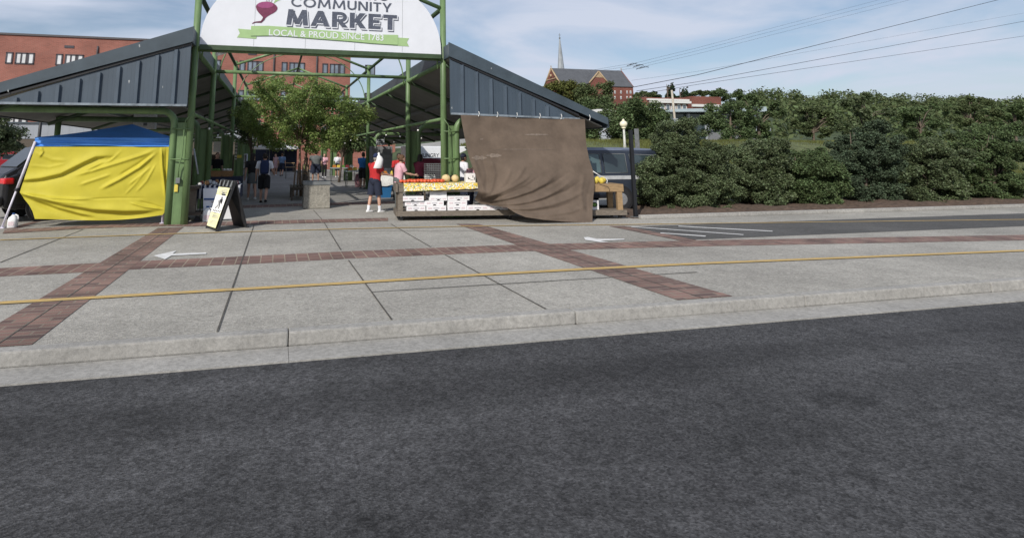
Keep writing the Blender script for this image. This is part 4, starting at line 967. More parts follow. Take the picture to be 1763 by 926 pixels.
def leaf_mesh(blobs, n, size, seed, upbias=0.3, shell=0.5):
    rg = np.random.default_rng(seed)
    B = np.array([(*c, *(r if isinstance(r, (tuple, list)) else (r, r, r))) for c, r in blobs])
    wt = (B[:, 3]*B[:, 4]+B[:, 4]*B[:, 5]+B[:, 3]*B[:, 5]); wt = wt/wt.sum()
    idx = rg.choice(len(B), n, p=wt)
    d = rg.normal(size=(n, 3)); d /= np.linalg.norm(d, axis=1)[:, None]
    r = rg.random(n)**shell*(0.85+0.3*rg.random(n))
    p = B[idx, :3]+d*r[:, None]*B[idx, 3:]
    nr = rg.normal(size=(n, 3)); nr[:, 2] = np.abs(nr[:, 2])+upbias; nr /= np.linalg.norm(nr, axis=1)[:, None]
    tg = rg.normal(size=(n, 3)); tg -= nr*(tg*nr).sum(1)[:, None]; tg /= np.linalg.norm(tg, axis=1)[:, None]
    bt = np.cross(nr, tg)
    s = size*(0.6+0.8*rg.random(n))[:, None]
    v = np.stack([p-tg*s*0.5, p+bt*s*0.28+nr*s*0.05, p+tg*s*0.5, p-bt*s*0.28+nr*s*0.05], 1).reshape(-1, 3)
    return v
def leaves(name, blobs, n, size, seed, m, parent, **k):
    v = leaf_mesh(blobs, n, size, seed, **k); o0 = ORG.get(parent.name, Vector((0, 0, 0)))
    v = v-np.array(o0)
    N_ = len(v); me = bpy.data.meshes.new(name)
    me.vertices.add(N_); me.vertices.foreach_set('co', v.astype(np.float32).ravel())
    me.loops.add(N_); me.loops.foreach_set('vertex_index', np.arange(N_, dtype=np.int32))
    me.polygons.add(N_//4); me.polygons.foreach_set('loop_start', np.arange(0, N_, 4, dtype=np.int32))
    me.materials.append(MATS[m]); me.update(calc_edges=True); me.validate()
    o = bpy.data.objects.new(name, me); COL.objects.link(o); o.parent = parent; ORG[o.name] = o0
    return o
def tree(name, label, cat, base, crown_c, crown_r, nb, br, n, size, m, seed, bark='bark', trunk_r=0.12, group=None, stems=1, flat=0.8, limbs=10):
    t = thing(name, label, cat, base, group); rnd = random.Random(seed); base = Vector(base); cc = Vector(crown_c)
    blobs = []
    while len(blobs) < nb:
        d = Vector((rnd.uniform(-1, 1), rnd.uniform(-1, 1), rnd.uniform(-1, 1)))
        if d.length > 1 or d.length < 0.25: continue
        r = br*rnd.uniform(0.65, 1.25)
        blobs.append((tuple(cc+Vector((d.x*crown_r[0], d.y*crown_r[1], d.z*crown_r[2]))), (r, r, r*flat)))
    mb = MB()
    for k in range(stems):
        off = Vector((rnd.uniform(-1, 1), rnd.uniform(-1, 1), 0))*(trunk_r*2.2 if stems > 1 else 0)
        j = Vector((rnd.uniform(-.1, .1), rnd.uniform(-.1, .1), 0))*crown_r[2]
        fork = base+off+(cc-base)*0.55+j
        mb.tube([base+off, base+off*1.3+(cc-base)*0.28+j*0.4, fork, cc+off+Vector((0, 0, crown_r[2]*0.35))], [trunk_r, trunk_r*0.8, trunk_r*0.65, trunk_r*0.2], 8)
        for q in range(limbs//stems):
            b = Vector(rnd.choice(blobs)[0]); mid = fork.lerp(b, 0.5)+Vector((0, 0, 0.08*(b-fork).length))
            mb.tube([fork-(cc-base)*0.12*rnd.random(), mid, b], [trunk_r*0.42, trunk_r*0.26, trunk_r*0.08], 6)
    mb.build('trunk', bark, t)
    leaves('crown', blobs, n, size, seed, m, t)
    return t
def inpoly(x, y, P):
    c = False; j = len(P)-1
    for i in range(len(P)):
        if (P[i][1] > y) != (P[j][1] > y) and x < (P[j][0]-P[i][0])*(y-P[i][1])/(P[j][1]-P[i][1])+P[i][0]: c = not c
        j = i
    return c
def poly_blobs(P, Y, nb, br, dy, seed, flat=0.7, bulge=1.0):
    rnd2 = random.Random(seed); X0_, X1_ = min(p[0] for p in P), max(p[0] for p in P); Y0_, Y1_ = min(p[1] for p in P), max(p[1] for p in P)
    out = []; cx2, w2 = (X0_+X1_)/2, (X1_-X0_)/2
    while len(out) < nb:
        x, y = rnd2.uniform(X0_, X1_), rnd2.uniform(Y0_, Y1_)
        if not inpoly(x, y, P): continue
        p = YP(x, y, Y); e = sqrt(max(0.05, 1-((x-cx2)/w2)**2*bulge)); r = br*rnd2.uniform(0.6, 1.3)
        out.append(((p.x, Y+rnd2.uniform(-dy, dy)*e, p.z), (r, r, r*flat)))
    return out
def poly_tree(name, label, base, P, Y, nb, br, dy, n, size, m, seed, bark='bark', tr=0.08, group=None, stems=1, limbs=14, flat=0.7, cat='tree', fork=0.5, shell=0.5):
    t = thing(name, label, cat, base, group); rnd2 = random.Random(seed+500); B = Vector(base)
    blobs = poly_blobs(P, Y, nb, br, dy, seed, flat)
    zs = sorted(b[0][2] for b in blobs); zt2 = zs[-1]; zl = zs[len(zs)//8]; cx2 = sum(b[0][0] for b in blobs)/nb
    mb = MB()
    for k in range(stems):
        q = 2*pi*k/stems+1.0; off = Vector((cos(q), sin(q), 0))*(tr*1.8 if stems > 1 else 0)
        fk = Vector((lerp(B.x, cx2, 0.5), Y, lerp(B.z, zt2, fork)))+off*2.5
        mb.tube([B+off, B.lerp(fk, 0.5)+off, fk, Vector((cx2+off.x*5, Y, lerp(B.z, zt2, 0.88)))], [tr, tr*0.82, tr*0.6, tr*0.12], 8)
        for j in range(limbs//stems):
            b = Vector(rnd2.choice(blobs)[0]); f0 = B.lerp(fk, rnd2.uniform(0.75, 1.0))+off; mid = f0.lerp(b, 0.5)+Vector((0, 0, 0.10*(b-f0).length))
            mb.tube([f0, mid, b], [tr*0.42, tr*0.26, tr*0.07], 6)
    mb.build('trunk', bark, t)
    leaves('foliage' if cat == 'shrub' else 'crown', blobs, n, size, seed, m, t, shell=shell); return t
poly_tree('street_tree', 'young leafy bright green tree growing behind the concrete planter in the aisle', (1.05, 24.0, 0),
    [(424, 218), (410, 196), (424, 172), (440, 158), (450, 140), (470, 137), (490, 132), (510, 140), (530, 136), (552, 148), (575, 146), (590, 162), (602, 168), (598, 182), (618, 192), (640, 196), (642, 208), (625, 218), (608, 240), (590, 252), (560, 260), (530, 263), (500, 262), (468, 256), (442, 242)], 24.0, 230, 0.34, 1.9, 40000, 0.10, 'leaf_bright', 11, 'bark_pale', 0.06, 'trees along the aisle', 2, 22)
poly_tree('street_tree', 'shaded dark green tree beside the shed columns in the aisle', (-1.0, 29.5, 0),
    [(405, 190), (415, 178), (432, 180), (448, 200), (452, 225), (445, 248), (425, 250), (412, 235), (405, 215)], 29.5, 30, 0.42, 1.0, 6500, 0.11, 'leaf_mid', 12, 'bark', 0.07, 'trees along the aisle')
poly_tree('street_tree', 'leafy tree among the far columns near the hung grey board', (3.6, 34.5, 0),
    [(575, 215), (590, 205), (612, 215), (628, 225), (628, 250), (605, 262), (582, 255), (570, 238)], 34.5, 28, 0.5, 1.2, 6000, 0.13, 'leaf_mid', 13, 'bark', 0.08, 'trees along the aisle')
# timber cage round the young tree
t = thing('tree_guard', 'pale weathered timber stakes ringed about the young tree trunk', 'tree guard', (1.0, 24, 0))
for k in range(9):
    q = 2*pi*k/9; mb = MB(); mb.box((1.0+0.30*cos(q), 24+0.30*sin(q), 0.62), (0.05, 0.05, 1.24+0.1*sin(k*3)), rx=0.06*sin(q), ry=-0.06*cos(q)); mb.build('stake', 'bark_pale', t)
mb = MB(); mb.tube([(1.0+0.33*cos(q), 24+0.33*sin(q), 0.95) for q in [2*pi*k/24 for k in range(25)]], 0.012, 5); mb.build('hoop', 'steel_grey', t)

# ------------------------------------------------------------------ people
def person(label, loc, yaw, h=1.72, shirt='cloth_white', pants='cloth_black', skin='skin_light', bottom='shorts', sleeve='short', hair='hair_brown', hairstyle='short',
           cap=None, shoes='cloth_black', socks=None, arms=None, legs=None, lean=0.0, headyaw=0.0, headpitch=0.0, wide=1.0, group=None, sit=0.0):
    t = thing('person', label, 'person', loc, group, yaw)
    def J(x, y, z): return Vector((x*h, y*h, z*h))
    la, lk, ra, rk = legs or (0.06, 0.05, -0.06, 0.08)
    hipz = 0.515
    def leg(sx, a, k):
        hip = J(sx*0.052*wide, 0, hipz)
        knee = hip+J(sx*0.006, 0.245*sin(a), -0.245*cos(a)); a2 = a-k
        ank = knee+J(0, 0.232*sin(a2), -0.232*cos(a2)); return hip, knee, ank
    LL, RL = leg(-1, la, lk), leg(1, ra, rk)
    low = min(LL[2].z, RL[2].z); dz = 0.04*h-low
    LL = [p+Vector((0, 0, dz)) for p in LL]; RL = [p+Vector((0, 0, dz)) for p in RL]
    pel = J(0, 0, hipz+0.03)+Vector((0, 0, dz))
    def up(x, y, z):                    # upper body point above the pelvis, with lean
        zz_ = (z-hipz-0.03)*h; v = Vector((x*h, y*h, zz_)); R = Matrix.Rotation(-lean, 3, 'X'); return pel+R @ v
    chest = up(0, 0, 0.72); neck = up(0, 0.005, 0.835); head = up(0, 0.03+0.05*lean, 0.925)
    arms = arms or ((0.1, 0.25, 0.12), (0.1, 0.25, 0.12))
    A = []
    for sx, (fa, fl, ab) in ((-1, arms[0]), (1, arms[1])):
        sh = up(sx*0.105*wide, 0, 0.805)
        el = sh+J(sx*0.165*sin(ab), 0.165*sin(fa)*cos(ab), -0.165*cos(fa)*cos(ab))
        f2 = fa+fl; wr = el+J(sx*0.14*sin(ab*0.4), 0.145*sin(f2), -0.145*cos(f2))
        d = (wr-el).normalized(); A.append((sh, el, wr, d))
    # ---- body: one skin surface
    V, R_, E_ = [], [], []
    def add(p, r, par=None):
        V.append(tuple(p)); R_.append(r*h); i = len(V)-1
        if par is not None: E_.append((par, i))
        return i
    p0 = add(pel, 0.058*wide); p1 = add(up(0, 0, 0.63), 0.056*wide, p0); p2 = add(chest, 0.062*wide, p1); p3 = add(up(0, 0, 0.80), 0.045, p2)
    p4 = add(neck, 0.032, p3); p5 = add(head+J(0, -0.004, -0.04), 0.040, p4)
    for (hp_, kn, an) in (LL, RL):
        a = add(hp_, 0.050*wide, p0); b = add(hp_.lerp(kn, 0.5), 0.044*wide, a); c = add(kn, 0.031, b); d = add(kn.lerp(an, 0.35), 0.034, c); e = add(an, 0.019, d)
        f = add(an+J(0, 0.03, -0.022), 0.020, e); add(an+J(0, 0.095, -0.028), 0.014, f)
    for (sh, el, wr, d) in A:
        a = add(sh, 0.034, p3); b = add(sh.lerp(el, 0.5), 0.027, a); c = add(el, 0.022, b); e = add(el.lerp(wr, 0.3), 0.023, c); f = add(wr, 0.0145, e)
        hnd = add(wr+d*0.035*h, 0.017, f)
        side = Vector((0, 0, 1)).cross(d); side = side.normalized() if side.length > 0.1 else Vector((1, 0, 0))
        fwd = d.cross(side).normalized()
        for k in range(4):
            o_ = (k-1.5)*0.009*h; l = (0.034, 0.042, 0.040, 0.030)[k]*h
            k1 = wr+d*0.058*h+fwd*o_; k2 = k1+d*l*0.55+side*0.004*h; k3 = k2+d*l*0.4+side*0.010*h
            i = add(k1, 0.0060, hnd); i = add(k2, 0.0050, i); add(k3, 0.0042, i)
        i = add(wr+d*0.035*h+fwd*0.022*h, 0.0062, hnd); add(wr+d*0.06*h+fwd*0.034*h, 0.0050, i)
    me = bpy.data.meshes.new('person_body'); me.from_pydata(V, E_, []); ob = bpy.data.objects.new('body', me); COL.objects.link(ob)
    ob.modifiers.new('skin', 'SKIN')
    if not me.skin_vertices: raise RuntimeError('no skin data')
    for i, sv in enumerate(me.skin_vertices[0].data):
        sv.radius = (R_[i], R_[i]); sv.use_root = (i == 0)
    sb = ob.modifiers.new('sub', 'SUBSURF'); sb.levels = 1; sb.render_levels = 1
    dg = bpy.context.evaluated_depsgraph_get(); m2 = bpy.data.meshes.new_from_object(ob.evaluated_get(dg))
    vs = [tuple(v.co) for v in m2.vertices]; fs = [tuple(p.vertices) for p in m2.polygons]
    bpy.data.objects.remove(ob); bpy.data.meshes.remove(me); bpy.data.meshes.remove(m2)
    mb = MB(); mb.add(vs, fs, True, 0)
    HR = Matrix.Rotation(headyaw, 3, 'Z') @ Matrix.Rotation(-headpitch-lean*0.4, 3, 'X')
    def hp3(x, y, z): return head+HR @ (Vector((x, y, z))*h)
    def headring(z, w, dpt, yo): return [hp3(w*cos(q), yo+dpt*sin(q), z) for q in [2*pi*k/14 for k in range(14)]]
    mb.loft([headring(-0.070, 0.018, 0.022, 0.018), headring(-0.060, 0.030, 0.036, 0.014), headring(-0.040, 0.038, 0.046, 0.008), headring(-0.01, 0.044, 0.053, 0.002), headring(0.02, 0.046, 0.057, 0.0), headring(0.045, 0.041, 0.051, -0.002), headring(0.062, 0.027, 0.034, -0.003), headring(0.069, 0.008, 0.010, -0.003)], True, True, True, 0)
    mb.loft([[hp3(sx*wd, 0.052+yy, z) for sx in (-1, 1)]+[hp3(0, 0.058+yy*1.6, z)] for z, wd, yy in ((-0.022, 0.009, 0.010), (-0.012, 0.008, 0.008), (0.006, 0.004, 0.0))], True, True, True, 0)
    for sx in (-1, 1):
        mb.sphere(hp3(sx*0.018, 0.0515, 0.004), 0.0058*h, 8, 5, 1); mb.sphere(hp3(sx*0.046, -0.004, -0.006), (0.005*h, 0.011*h, 0.016*h), 8, 5, 0)
    mb.sphere(hp3(0, 0.051, -0.036), (0.014*h, 0.005*h, 0.0045*h), 8, 4, 2)
    body = mb.build('body', [skin, 'eye', 'lips'], t, local=True)
    # ---- clothes
    def ell(c, w, d, R=None, n=16, rip=0.0, ph=0):
        return [c+Vector((w*h*cos(q)*(1+rip*sin(5*q+ph)), d*h*sin(q)*(1+rip*sin(5*q+ph)), 0)) for q in [2*pi*k/n for k in range(n)]]
    mb = MB()
    W = wide
    mb.loft([ell(up(0, 0.0, 0.505), 0.098*W, 0.072*W, rip=0.03), ell(up(0, 0.004, 0.56), 0.098*W, 0.074*W, rip=0.02, ph=1), ell(up(0, 0.006, 0.63), 0.096*W, 0.072*W, rip=0.02, ph=2), ell(up(0, 0.004, 0.70), 0.102*W, 0.073*W, rip=0.012), ell(up(0, 0, 0.76), 0.112*W, 0.072*W), ell(up(0, 0, 0.80), 0.110*W, 0.063), ell(up(0, 0.0, 0.828), 0.078*W, 0.048), ell(up(0, 0.004, 0.848), 0.043, 0.041)], True, False)
    for (sh, el, wr, d) in A:
        q = {'short': 0.72, 'none': 0.18, 'long': 1.0}[sleeve]
        e1 = sh.lerp(el, q); inn = sh.lerp(up(0, 0, 0.79), 0.25)
        pts = [inn, sh, sh.lerp(e1, 0.5), e1]; rr = [0.045*h, 0.046*h, 0.042*h, 0.041*h]
        if sleeve == 'long': pts += [el.lerp(wr, 0.5), wr]; rr = [0.045*h, 0.043*h, 0.037*h, 0.034*h, 0.031*h, 0.026*h]
        mb.tube(pts, rr, 12, cap=False)
    mb.build('shirt', shirt, t, local=True)
    mb = MB()
    if bottom == 'skirt':
        z0_ = pel.z
        mb.loft([ell(Vector((0, 0, pel.z+0.06*h)), 0.082*W, 0.064*W), ell(Vector((0, 0, pel.z)), 0.100*W, 0.078*W), ell(Vector((0, 0, pel.z-0.10*h)), 0.108*W, 0.086*W, rip=0.04), ell(Vector((0, 0, pel.z-0.19*h)), 0.114*W, 0.092*W, rip=0.06)], True, False)
    else:
        mb.loft([ell(Vector((0, 0, pel.z+0.05*h)), 0.086*W, 0.067*W), ell(Vector((0, 0, pel.z)), 0.099*W, 0.077*W), ell(Vector((0, 0, pel.z-0.045*h)), 0.098*W, 0.074*W), ell(Vector((0, 0, pel.z-0.075*h)), 0.07*W, 0.055*W)], True, False)
        for (hp_, kn, an) in (LL, RL):
            if bottom == 'shorts':
                e1 = hp_.lerp(kn, 0.93); mb.tube([hp_+J(0, 0, 0.01), hp_.lerp(e1, 0.4), e1], [0.060*W*h, 0.061*W*h, 0.058*W*h], 14, cap=False)
            else:
                mb.tube([hp_+J(0, 0, 0.01), hp_.lerp(kn, 0.5), kn, kn.lerp(an, 0.5), an], [0.060*W*h, 0.057*W*h, 0.047*h, 0.043*h, 0.038*h], 14, cap=False)
    mb.build('skirt' if bottom == 'skirt' else ('shorts' if bottom == 'shorts' else 'trousers'), pants, t, local=True)
    for (hp_, kn, an) in (LL, RL):
        mb = MB()
        def fr(y, z, w, hh): return [an+J(w*cos(q), y, z+hh*max(-0.2, sin(q))) for q in [2*pi*k/12 for k in range(12)]]
        mb.loft([fr(-0.042, -0.032, 0.014, 0.018), fr(-0.03, -0.032, 0.025, 0.034), fr(0.0, -0.033, 0.026, 0.043), fr(0.04, -0.034, 0.028, 0.034), fr(0.085, -0.035, 0.029, 0.022), fr(0.112, -0.035, 0.018, 0.015)], True, True)
        mb.build('shoe', shoes, t, local=True)
        if socks:
            mb = MB(); mb.tube([an+J(0, 0, -0.01), an.lerp(kn, 0.33)], [0.025*h, 0.033*h], 12, cap=False); mb.build('sock', socks, t, local=True)
    # ---- hair and cap
    mb = MB(); g = 1.10
    def hring(z, w, dpt, yo, cut=0.0):
        return [hp3(w*cos(q), min(yo+dpt*sin(q), cut), z) for q in [2*pi*k/16 for k in range(16)]]
    if hairstyle == 'long':
        mb.loft([hring(-0.13, 0.040, 0.030, -0.035, -0.012), hring(-0.06, 0.050, 0.046, -0.022, -0.006), hring(-0.01, 0.052, 0.060, -0.008, 0.006), hring(0.03, 0.052, 0.062, -0.004, 0.030), hring(0.058, 0.042, 0.052, -0.004, 0.04), hring(0.075, 0.022, 0.028, -0.004, 0.04), hring(0.079, 0.006, 0.008, -0.004, 0.04)], True, True)
    elif hairstyle == 'bun':
        mb.loft([hring(-0.03, 0.046, 0.054, -0.010, -0.004), hring(0.0, 0.050, 0.060, -0.006, 0.004), hring(0.03, 0.051, 0.062, -0.004, 0.034), hring(0.058, 0.042, 0.052, -0.004, 0.04), hring(0.075, 0.022, 0.028, -0.004, 0.04), hring(0.079, 0.006, 0.008, -0.004, 0.04)], True, True)
        mb.sphere(hp3(0, -0.062, 0.04), 0.026*h, 10, 6)
    elif hairstyle == 'short':
        mb.loft([hring(-0.035, 0.043, 0.050, -0.010, -0.016), hring(-0.01, 0.0475, 0.057, -0.004, -0.004), hring(0.025, 0.049, 0.060, -0.003, 0.026), hring(0.052, 0.043, 0.053, -0.003, 0.045), hring(0.070, 0.026, 0.032, -0.003, 0.045), hring(0.076, 0.006, 0.008, -0.003, 0.045)], True, True)
    mb.build('hair', hair, t, local=True)
    if cap:
        mb = MB(); mb.loft([[hp3(w*cos(q), -0.002+dpt*sin(q), z) for q in [2*pi*k/18 for k in range(18)]] for z, w, dpt in ((0.014, 0.052, 0.063), (0.04, 0.051, 0.062), (0.065, 0.041, 0.050), (0.080, 0.022, 0.028), (0.085, 0.005, 0.006))], True, True)
        mb.loft([[hp3(0.040*cos(q)*s_, 0.052+0.055*sin(q)*s_*max(0, sin(q)) if sin(q) > 0 else 0.046, 0.016-0.012*max(0, sin(q))+dz_) for q in [2*pi*k/18 for k in range(18)]] for s_, dz_ in ((1, -0.002), (1, 0.003))], True, True)
        mb.build('cap', cap, t, local=True)
    t['chest_z'] = chest.z
    return t
YW = lambda deg: radians(deg)    # 0 faces away from the camera (+Y), negative turns to the picture's right
person('man in red polo shirt, navy shorts and white socks beside the fruit cart', G(645, 365.5), YW(-58), 1.69, 'cloth_red', 'cloth_navy', 'skin_light', 'shorts', 'short', 'hair_grey', 'short', 'cloth_navy2', 'white_plastic', 'cloth_white', arms=((0.45, 0.9, 0.15), (0.35, 1.05, 0.15)), legs=(-0.15, 0.07, 0.15, 0.05), wide=1.16, headpitch=-0.15)
pm = person('man in white tee and black shorts wearing a navy backpack', G(453, 349.5), YW(-6), 1.72, 'cloth_white', 'cloth_black', 'skin_light', 'shorts', 'short', 'hair_dark', 'short', None, 'cloth_black', None, arms=((0.0, 0.5, 0.25), (0.15, 0.9, 0.25)), legs=(0.28, 0.12, -0.24, 0.35), wide=1.1)
person('woman in black top and dark skirt walking beside the backpack man', G(432.5, 344.5), YW(10), 1.70, 'cloth_black', 'cloth_grey', 'skin_light', 'skirt', 'short', 'hair_dark', 'long', None, 'goods_white', None, arms=((-0.1, 0.3, 0.2), (0.1, 0.4, 0.2)), legs=(0.22, 0.1, -0.2, 0.3), headyaw=-0.8)
person('broad man in charcoal tee and dark shorts seen from behind beyond the planter', G(543, 313.5), YW(0), 1.84, 'cloth_grey', 'cloth_navy', 'skin_tan', 'shorts', 'short', 'hair_dark', 'short', None, 'cloth_black', None, wide=1.55, arms=((0.2, 0.5, 0.25), (0.2, 0.5, 0.25)))
person('man in bright blue tee and black shorts at a shed table', G(624, 325.5), YW(-35), 1.74, 'cloth_blue', 'cloth_black', 'skin_tan', 'shorts', 'short', 'hair_dark', 'short', None, 'cloth_grey', None, wide=1.12, arms=((0.5, 0.8, 0.15), (0.5, 0.8, 0.15)), headpitch=-0.3)
person('person in white shirt and dark shorts with a slung black strap', G(580.5, 305), YW(-5), 1.66, 'cloth_white', 'cloth_black', 'skin_tan', 'shorts', 'short', 'hair_brown', 'bun', None, 'white_plastic', None, arms=((0.3, 0.8, 0.2), (0.3, 0.8, 0.2)))
person('man in pale blue shirt and dark shorts walking far up the aisle', G(484.5, 303.5), YW(-12), 1.70, 'cloth_sky', 'cloth_navy', 'skin_light', 'shorts', 'short', 'hair_brown', 'short', None, 'cloth_black', None, legs=(0.2, 0.1, -0.2, 0.3), wide=1.1)
person('woman in floral pink dress far up the aisle', G(474, 302.5), YW(150), 1.64, 'cloth_floral', 'cloth_floral', 'skin_light', 'skirt', 'none', 'hair_brown', 'long', None, 'cloth_white', None)
person('woman in black vest with dark bun near the tree stakes', G(526, 307), YW(60), 1.64, 'cloth_black', 'goods_green', 'skin_tan', 'skirt', 'none', 'hair_dark', 'bun', None, 'cloth_black', None, arms=((0.6, 1.2, 0.2), (0.2, 0.4, 0.2)))
person('person in rose top half hidden by the broad charcoal tee man', G(558, 305.5), YW(170), 1.66, 'cloth_pink', 'cloth_black', 'skin_light', 'trousers', 'short', 'hair_brown', 'long', None, 'cloth_white', None)
person('woman in pale pink tee with brown hair sorting tomatoes behind the cart', (2.83+0.71, 17.1, 0), YW(-80), 1.66, 'cloth_pink', 'cloth_grey', 'skin_light', 'trousers', 'short', 'hair_brown', 'bun', None, 'cloth_black', None, arms=((0.5, 0.9, 0.1), (0.5, 0.9, 0.1)), lean=0.12, wide=1.15, headpitch=-0.35)
q = YP(686, 275, 21.0); person('person in bright red shirt deep under the shed behind the cart', (q.x, 21.0, 0), YW(190), 1.70, 'cloth_red', 'cloth_black', 'skin_dark', 'trousers', 'short', 'hair_dark', 'short', None, 'cloth_black', None)
q = YP(722, 280, 19.2); person('person in maroon top standing between the green columns', (q.x, 19.2, 0), YW(-60), 1.66, 'cloth_maroon', 'cloth_black', 'skin_dark', 'trousers', 'short', 'hair_dark', 'long', None, 'cloth_black', None, wide=1.1, arms=((0.4, 0.8, 0.1), (0.4, 0.8, 0.1)))
q = YP(796, 275, 17.6); person('man in white tee and dark navy cap beside the brown cloth', (q.x, 17.6, 0), YW(-75), 1.68, 'cloth_white', 'cloth_navy', 'skin_tan', 'trousers', 'short', 'hair_dark', 'short', 'cloth_navy', 'cloth_black', None, wide=1.1, headpitch=-0.2)
q = YP(808, 290, 16.8); person('person in red checkered shirt bending behind the white carton', (q.x, 16.8, 0), YW(-60), 1.50, 'cloth_check', 'cloth_navy', 'skin_light', 'trousers', 'short', 'hair_brown', 'short', None, 'cloth_black', None, lean=0.35, headpitch=-0.3)
q = YP(374, 270, 25.5); person('vendor in black shirt in the dark behind the wooden baskets', (q.x, 25.5, 0), YW(200), 1.72, 'cloth_black', 'cloth_black', 'skin_light', 'trousers', 'short', 'hair_dark', 'short', None, 'cloth_black', None)
# backpack on the man in the white tee
bp = G(453, 349.5)
t = thing('backpack', 'navy backpack with two straps on the white tee man', 'backpack', (bp.x, bp.y-0.17, 1.25)); t.rotation_euler = (0, 0, YW(-6))
mb = MB()
def br_(z, w, d): return [Vector((w*(abs(cos(q))**0.55)*(1 if cos(q) > 0 else -1), d*(abs(sin(q))**0.55)*(1 if sin(q) > 0 else -1), z)) for q in [2*pi*k/18 for k in range(18)]]
mb.loft([br_(-0.27, 0.10, 0.05), br_(-0.25, 0.14, 0.085), br_(-0.1, 0.155, 0.10), br_(0.08, 0.15, 0.09), br_(0.17, 0.12, 0.075), br_(0.205, 0.06, 0.04)], True, True); mb.build('bag', 'cloth_navy2', t, local=True)
mb = MB(); mb.loft([[p+Vector((0, -0.095, 0)) for p in br_(z, w, 0.025)] for z, w in ((-0.23, 0.09), (-0.2, 0.115), (-0.06, 0.11), (-0.04, 0.09))], True, True); mb.build('pocket', 'cloth_navy2', t, local=True)
for s in (-1, 1):
    mb = MB(); mb.tube([(s*0.09, 0.05, 0.16), (s*0.115, 0.13, 0.20), (s*0.13, 0.22, 0.19), (s*0.14, 0.30, 0.06)], 0.022, 8); mb.build('strap', 'cloth_navy2', t, local=True)
# white bag held up beside the red shirt
q = YP(653, 276, 16.7)
t = thing('plastic_bag', 'white limp bag hung from a hook beside the navy cap', 'bag', (q.x, 16.7, q.z-0.25))
mb = MB()
def bagring(z, w, d, xo, rp): return [Vector((q.x+xo+w*cos(a)*(1+rp*sin(4*a)), 16.7+d*sin(a), q.z+z)) for a in [2*pi*k/16 for k in range(16)]]
mb.loft([bagring(-0.235, 0.11, 0.05, -0.05, 0.12), bagring(-0.22, 0.13, 0.06, -0.04, 0.1), bagring(-0.1, 0.12, 0.075, -0.01, 0.1), bagring(0.02, 0.105, 0.07, 0.02, 0.08), bagring(0.10, 0.075, 0.05, 0.005, 0.05), bagring(0.15, 0.03, 0.025, -0.01, 0.1), bagring(0.19, 0.035, 0.025, -0.015, 0.1), bagring(0.225, 0.01, 0.01, -0.015, 0)], True, True); mb.build('sack', 'white_plastic', t)
mb = MB(); mb.tube([(q.x-0.015, 16.7, q.z+0.215), (q.x-0.01, 16.72, q.z+0.9), (q.x+0.3, 17.0, 2.62)], 0.006, 5); mb.build('hanging_cord', 'wire_black', t)

# ------------------------------------------------------------------ fruit cart
P0 = G(684, 380.5); P1 = G(889, 378); dX = (P1-P0).normalized(); dY = Vector((-dX.y, dX.x, 0)); LEN = 5.0; DEP = 0.95
RZ = atan2(dX.y, dX.x)
def C(x, y, z): return P0+dX*x+dY*y+Vector((0, 0, z))
t = thing('wooden_cart', 'long weathered grey timber market cart on casters with a lower shelf', 'cart', P0)
SL = 3.05
mb = MB()
for k in range(5): mb.box(C(SL/2, 0.09+k*0.19, 0.215), (SL, 0.18, 0.035), RZ)
sh_ = mb.build('shelf', 'wood_grey', t)
mb = MB(); mb.box(C(SL/2, -0.022, 0.18), (SL, 0.04, 0.13), RZ); mb.box(C(-0.022, DEP/2, 0.18), (0.04, DEP, 0.13), RZ); mb.box(C(SL/2, DEP+0.022, 0.18), (SL, 0.04, 0.13), RZ); mb.build('shelf_frame', 'wood_grey', t)
TZ = 0.93
mb = MB()
for k in range(5): mb.box(C(SL/2, 0.09+k*0.19, TZ-0.02), (SL-0.05, 0.18, 0.036), RZ)
mb.build('tabletop', 'wood_grey', t)
mb = MB(); mb.box(C(SL/2, 0.03, TZ-0.13), (SL-0.02, 0.045, 0.17), RZ); mb.box(C(-0.02, DEP/2-0.02, TZ-0.12), (0.05, DEP+0.05, 0.19), RZ); mb.box(C(SL/2, DEP-0.03, TZ-0.13), (SL-0.02, 0.045, 0.17), RZ); mb.build('apron', 'wood_grey', t)
for (x, y, m) in ((0.08, 0.10, 'wood_grey'), (0.08, 0.80, 'wood_dark'), (SL-0.1, 0.10, 'wood_grey'), (SL-0.1, 0.80, 'wood_grey')):
    mb = MB(); mb.box(C(x, y, 0.52), (0.13, 0.13, 0.60), RZ); mb.build('leg', m, t)
for (x, y) in ((0.1, 0.06), (0.1, 0.85), (SL-0.12, 0.06), (SL-0.12, 0.85)):
    mb = MB(); c = C(x, y, 0.055); mb.tube([c-dY*0.02, c+dY*0.02], 0.055, 12); wv = mb.build('caster', 'rubber', t)
    mb = MB(); mb.box(C(x, y, 0.10), (0.05, 0.06, 0.03), RZ); mb.build('fork', 'caster_metal', wv)
# floral cloth
def cloth(u, v):
    x = lerp(0.16, 2.1, u)
    if v < 0.62:
        y = lerp(0.9, -0.012, v/0.62); z = TZ+0.006
    else:
        f = (v-0.62)/0.38; y = -0.02-0.012*sin(x*14)*f-0.02*f; z = TZ+0.006-(0.205-0.06*u)*f
    return C(x, y, z+0.003*sin(x*21+v*9))
mb = MB(); mb.grid(cloth, 60, 20); one('tablecloth', mb, 'floral_cloth', 'yellow floral tablecloth draped over the front of the fruit cart', 'tablecloth', C(1.1, 0.4, TZ))
